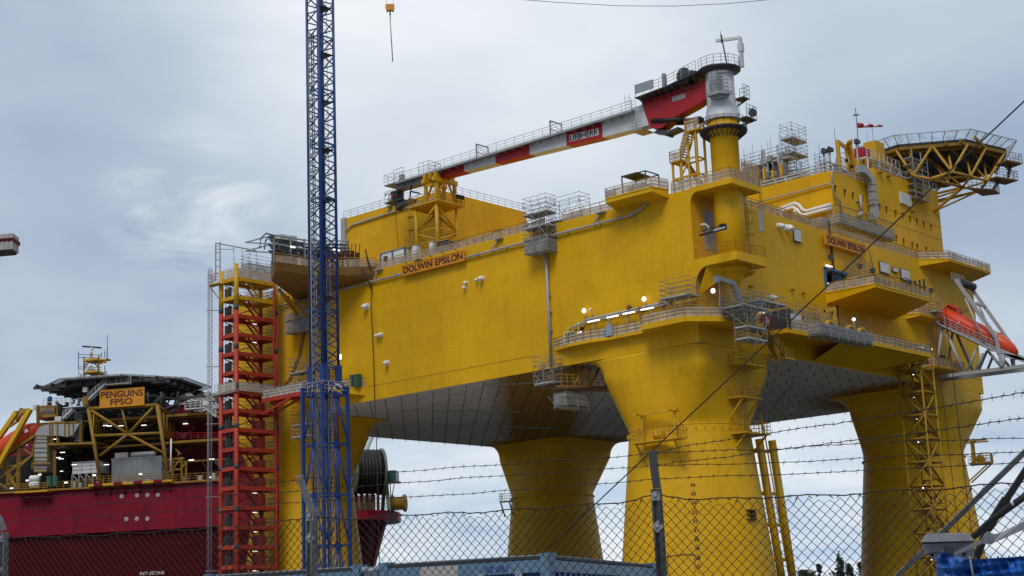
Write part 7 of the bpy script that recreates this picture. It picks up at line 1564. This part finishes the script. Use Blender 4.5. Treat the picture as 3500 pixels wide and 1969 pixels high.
m=MB(); q=cA1.lerp(cB0,.5); m.obox(q-fe*.17-U3*.25,fe*.34,fn*.05,U3*.22); m.tube(q-fe*.14-fn*.06-U3*.08,q+fe*.14-fn*.06-U3*.08,.025,8); m.ball(q-fe*.12-fn*.06-U3*.06,.05,5); m.ball(q+fe*.12-fn*.06-U3*.06,.05,5)
tag(m.build('bridge_clamp','cont_grey',None),'grey bridge clamp joining the two blue containers','clamp')
# guy cable from the container corner up out of the view
g0=cB1+U3*.06; g1=D(3560,290,15.5); dirg=(g1-g0)
m=MB(); m.tube(g0,g0+dirg,.008,6); tag(m.build('guy_cable','rusty_wire',None),'taut dark steel cable running diagonally from the container corner up across the platform','cable')
# ---------------------------------------------------------------- steel odds and ends and the blue sheet at the fence
bm=MB(); a,b=D(3040,1996,10.6),D(3560,1489,9.6); bm.beam(a,b,.034,.014,up=tuple(-FW)); bm.beam(a+FW*.01,b+FW*.01,.01,.03,up=tuple(-FW)); tag(bm.build('scaffold_brace','post_grey',None),'long grey flat bar slanting behind the mesh by the right column','bar')
m=MB(); m.path([D(3312,1846,8.3),D(3345,1820,8.25),D(3380,1786,8.2),D(3440,1742,8.1),D(3560,1655,8.0)],.019,8); t_=tag(m.build('black_bar','black',None),'slim black bar with a pale cable tie, crossing a thicker black bar','bar')
m=MB(); m.tube(D(3456,1712,8.0),D(3463,1727,8.0),.006,6); m.build('cable_tie','white',t_)
m=MB(); m.beam(D(3330,1925,8.6),D(3375,1806,8.5),.038,.02,up=tuple(-FW)); m.beam(D(3375,1808,8.5),D(3440,1705,8.45),.046,.02,up=tuple(-FW)); m.beam(D(3440,1707,8.45),D(3560,1525,8.4),.034,.02,up=tuple(-FW)); tag(m.build('black_bar','black',None),'thick black bar standing steeply, bent where the slim bar crosses','bar')
m=MB(); 
def ribbon(pts,th=.006):
    """twisted strap: pairs of picture points (upper edge, lower edge, depth)"""
    for (u0,l0,d0),(u1,l1,d1) in zip(pts,pts[1:]):
        m.prism([D(*u0,d0),D(*u1,d1),D(*l1,d1),D(*l0,d0)],FW*th)
ribbon([((3262,1892),(3262,1900),7.9),((3310,1866),(3312,1878),7.9),((3352,1848),(3358,1858),7.9),((3368,1824),(3372,1858),7.88),((3378,1817),(3390,1862),7.86),((3400,1826),(3396,1854),7.85),((3420,1822),(3392,1858),7.85),((3500,1782),(3500,1810),7.8),((3560,1752),(3560,1778),7.75)]); tag(m.build('twisted_strap','galv',None),'grey twisted steel strap slung from the bracket plate over the blue sheet','strap')
pl=thing('bracket_plate','galvanised folded bracket plate with round holes above the blue sheet','plate',D(3240,1915,8.1))
dP=lambda x,y,d=8.1: D(3000+x/3.458,1550+y/3.458,d)
m=MB(); m.prism([dP(*q,8.02) for q in ((515,1048),(528,1022),(575,957),(600,950),(1048,940),(1075,948),(1130,1005),(1136,1032))],FW*.006); m.build('upper_flange','plate_galv',pl)
m=MB(); m.prism([dP(520,1072,8.09),dP(1132,1050,8.09),dP(1140,1235,8.1),dP(1120,1250,8.1),dP(680,1262,8.1),dP(560,1180,8.1)],FW*.006); m.build('web','plate_galv',pl)
m=MB(); m.prism([dP(516,1047,8.02),dP(1136,1032,8.02),dP(1132,1050,8.1),dP(520,1072,8.1)],FW*.003); m.build('fold_gap','black',pl)
for (x,y) in ((642,1200),(748,1192),(1022,1190)): m=MB(); q=dP(x,y,8.085); m.lathe(q,[(.001,0),(.0095,0),(.0095,.002)],12,tuple(-FW)); m.build('bolt_hole','black',pl)
m=MB(); m.prism([dP(782,1068,7.98),dP(850,1085,7.98),dP(905,1110,7.98),dP(905,1235,7.98),dP(782,1235,7.98)],FW*.01); m.build('inner_cleat','dark_steel',pl)
m=MB()
for (pts) in ([(520,1240),(600,1180),(700,1168),(820,1178),(900,1190)],[(905,1130),(960,1080),(1060,1050),(1180,1040)],[(480,1262),(580,1190),(700,1188)]): m.path([dP(x,y,7.95) for x,y in pts],.0022,4)
tag(m.build('loose_wire','wire',None),'loose thin tie wires curling over the bracket plate','wire')
ts_=thing('blue_sheet','crumpled translucent blue plastic sheet draped over mesh panels at the quay fence','sheet',D(3350,2100,7.8))
top_=[(770,1148),(800,1175),(840,1196),(920,1212),(1000,1232),(1060,1250),(1110,1256),(1160,1256),(1230,1246),(1320,1240),(1430,1232),(1560,1228),(1729,1214),(1900,1205)]
NX,NY=110,46; g=[]
tx=np.array([3000+x/3.458 for x,y in top_]); ty=np.array([1550+y/3.458 for x,y in top_])
for j in range(NY+1):
    r=[]; v=j/NY
    for i in range(NX+1):
        u=i/NX; left=3000+(770-78*min(1,v*9))/3.458; px=left+(3545-left)*u; py0=float(np.interp(max(px,tx[0]),tx,ty)); py=py0+(2260-py0)*v**1.2
        fold=.022*math.sin(px*.06+3*math.sin(py*.02)+v*4)+.016*math.sin(py*.11+px*.021)+.010*math.sin(px*.19-py*.07)+.012*math.sin(py*.23+2*math.sin(px*.013))
        fold-=.05*math.exp(-((px-3322)/30)**2)*math.exp(-v*9); r.append(D(px,py,7.75+fold*1.0+.06*math.exp(-u*30)))
    g.append(r)
m=MB(); m.grid(g,close=False,caps=False); m.build('plastic_sheet','tarp_blue',ts_)
m=MB()
for k in range(6): px=3297+38*k; m.tube(D(px,1905-1.5*k,7.92),D(px+1,1905-1.5*k,7.92)-U3*1.4,.0045,5)
for k in range(4): m.tube(D(3260,1935+40*k,7.94),D(3560,1922+40*k,7.94),.0035,4)
m.build('mesh_panel','dark_steel',ts_)
m=MB(); m.tube(D(3314,1902,7.6),D(3318,1914,7.6),.005,6); m.tube(D(3316,1912,7.62),D(3330,1990,7.62),.005,5); m.build('sheet_tie','galv',ts_)
# ---------------------------------------------------------------- trees on the far shore
def tree(lab,px,py,dep,wpx,kind,seed):
    random.seed(seed); p=D(px,1969,dep); top=D(px,py,dep).z; x,y=p.x,p.y; hgt=top+1; w=wpx*dep/F; t=thing('tree',lab,'tree',(x,y,-1),'trees on the far shore')
    m=MB(); m.tube((x,y,-1),(x,y,-1+hgt*.9),.028*hgt*.5,7,.05)
    for k in range(7): a=random.random()*6.28; z=-1+hgt*(.25+.08*k); m.tube((x,y,z),(x+math.cos(a)*w*.35,y+math.sin(a)*w*.35,z+hgt*.08),.1,5,.03)
    m.build('trunk','bark',t)
    m=MB(); n=1500; clumps=[(random.random()*6.28,random.random(),random.random()) for _ in range(26)]
    for k in range(n):
        ca,cr_,cz=clumps[k%26]
        h=.08+.92*cz if kind!='round' else .3+.7*cz
        prof=(1-h)**.8*1.1+.05 if kind=='fir' else (math.sin(math.pi*min(1,h*.95))**.7*.9 if kind=='spire' else math.sqrt(max(0,1-((h-.62)/.42)**2)))
        r=w/2*prof*(.35+.65*cr_); cs_=w*.14*(.5+prof)
        q=Vector((x+math.cos(ca)*r+random.gauss(0,cs_),y+math.sin(ca)*r+random.gauss(0,cs_),-1+hgt*h+random.gauss(0,hgt*.035)))
        if q.z>top: q.z=top-random.random()*hgt*.1
        s=.22+.25*random.random(); a=Vector((random.gauss(0,1),random.gauss(0,1),random.gauss(0,.6))).normalized()*s; b=a.cross(Vector((random.gauss(0,1),random.gauss(0,1),random.gauss(0,1)))).normalized()*s*.7
        m.face([q-a,q+b,q+a,q-b])
    m.build('crown','leaf',t)
tree('tallest slender spire shaped tree on the far shore, beside the right column',2875,1882,430,26,'spire',1)
tree('thin sparse young tree on the far shore, between the twin pipes and the spire tree',2800,1928,430,20,'spire',2)
tree('rounded dark bushy tree on the far shore next to the twin pipes',2755,1948,420,60,'round',3)
tree('broad conical fir on the far shore just past the spire tree',2903,1926,425,50,'fir',4)
tree('narrow tree on the far shore touching the right column edge',2944,1922,430,30,'spire',5)
tree('low rounded tree on the far shore below the thin young tree',2850,1954,440,80,'round',6)
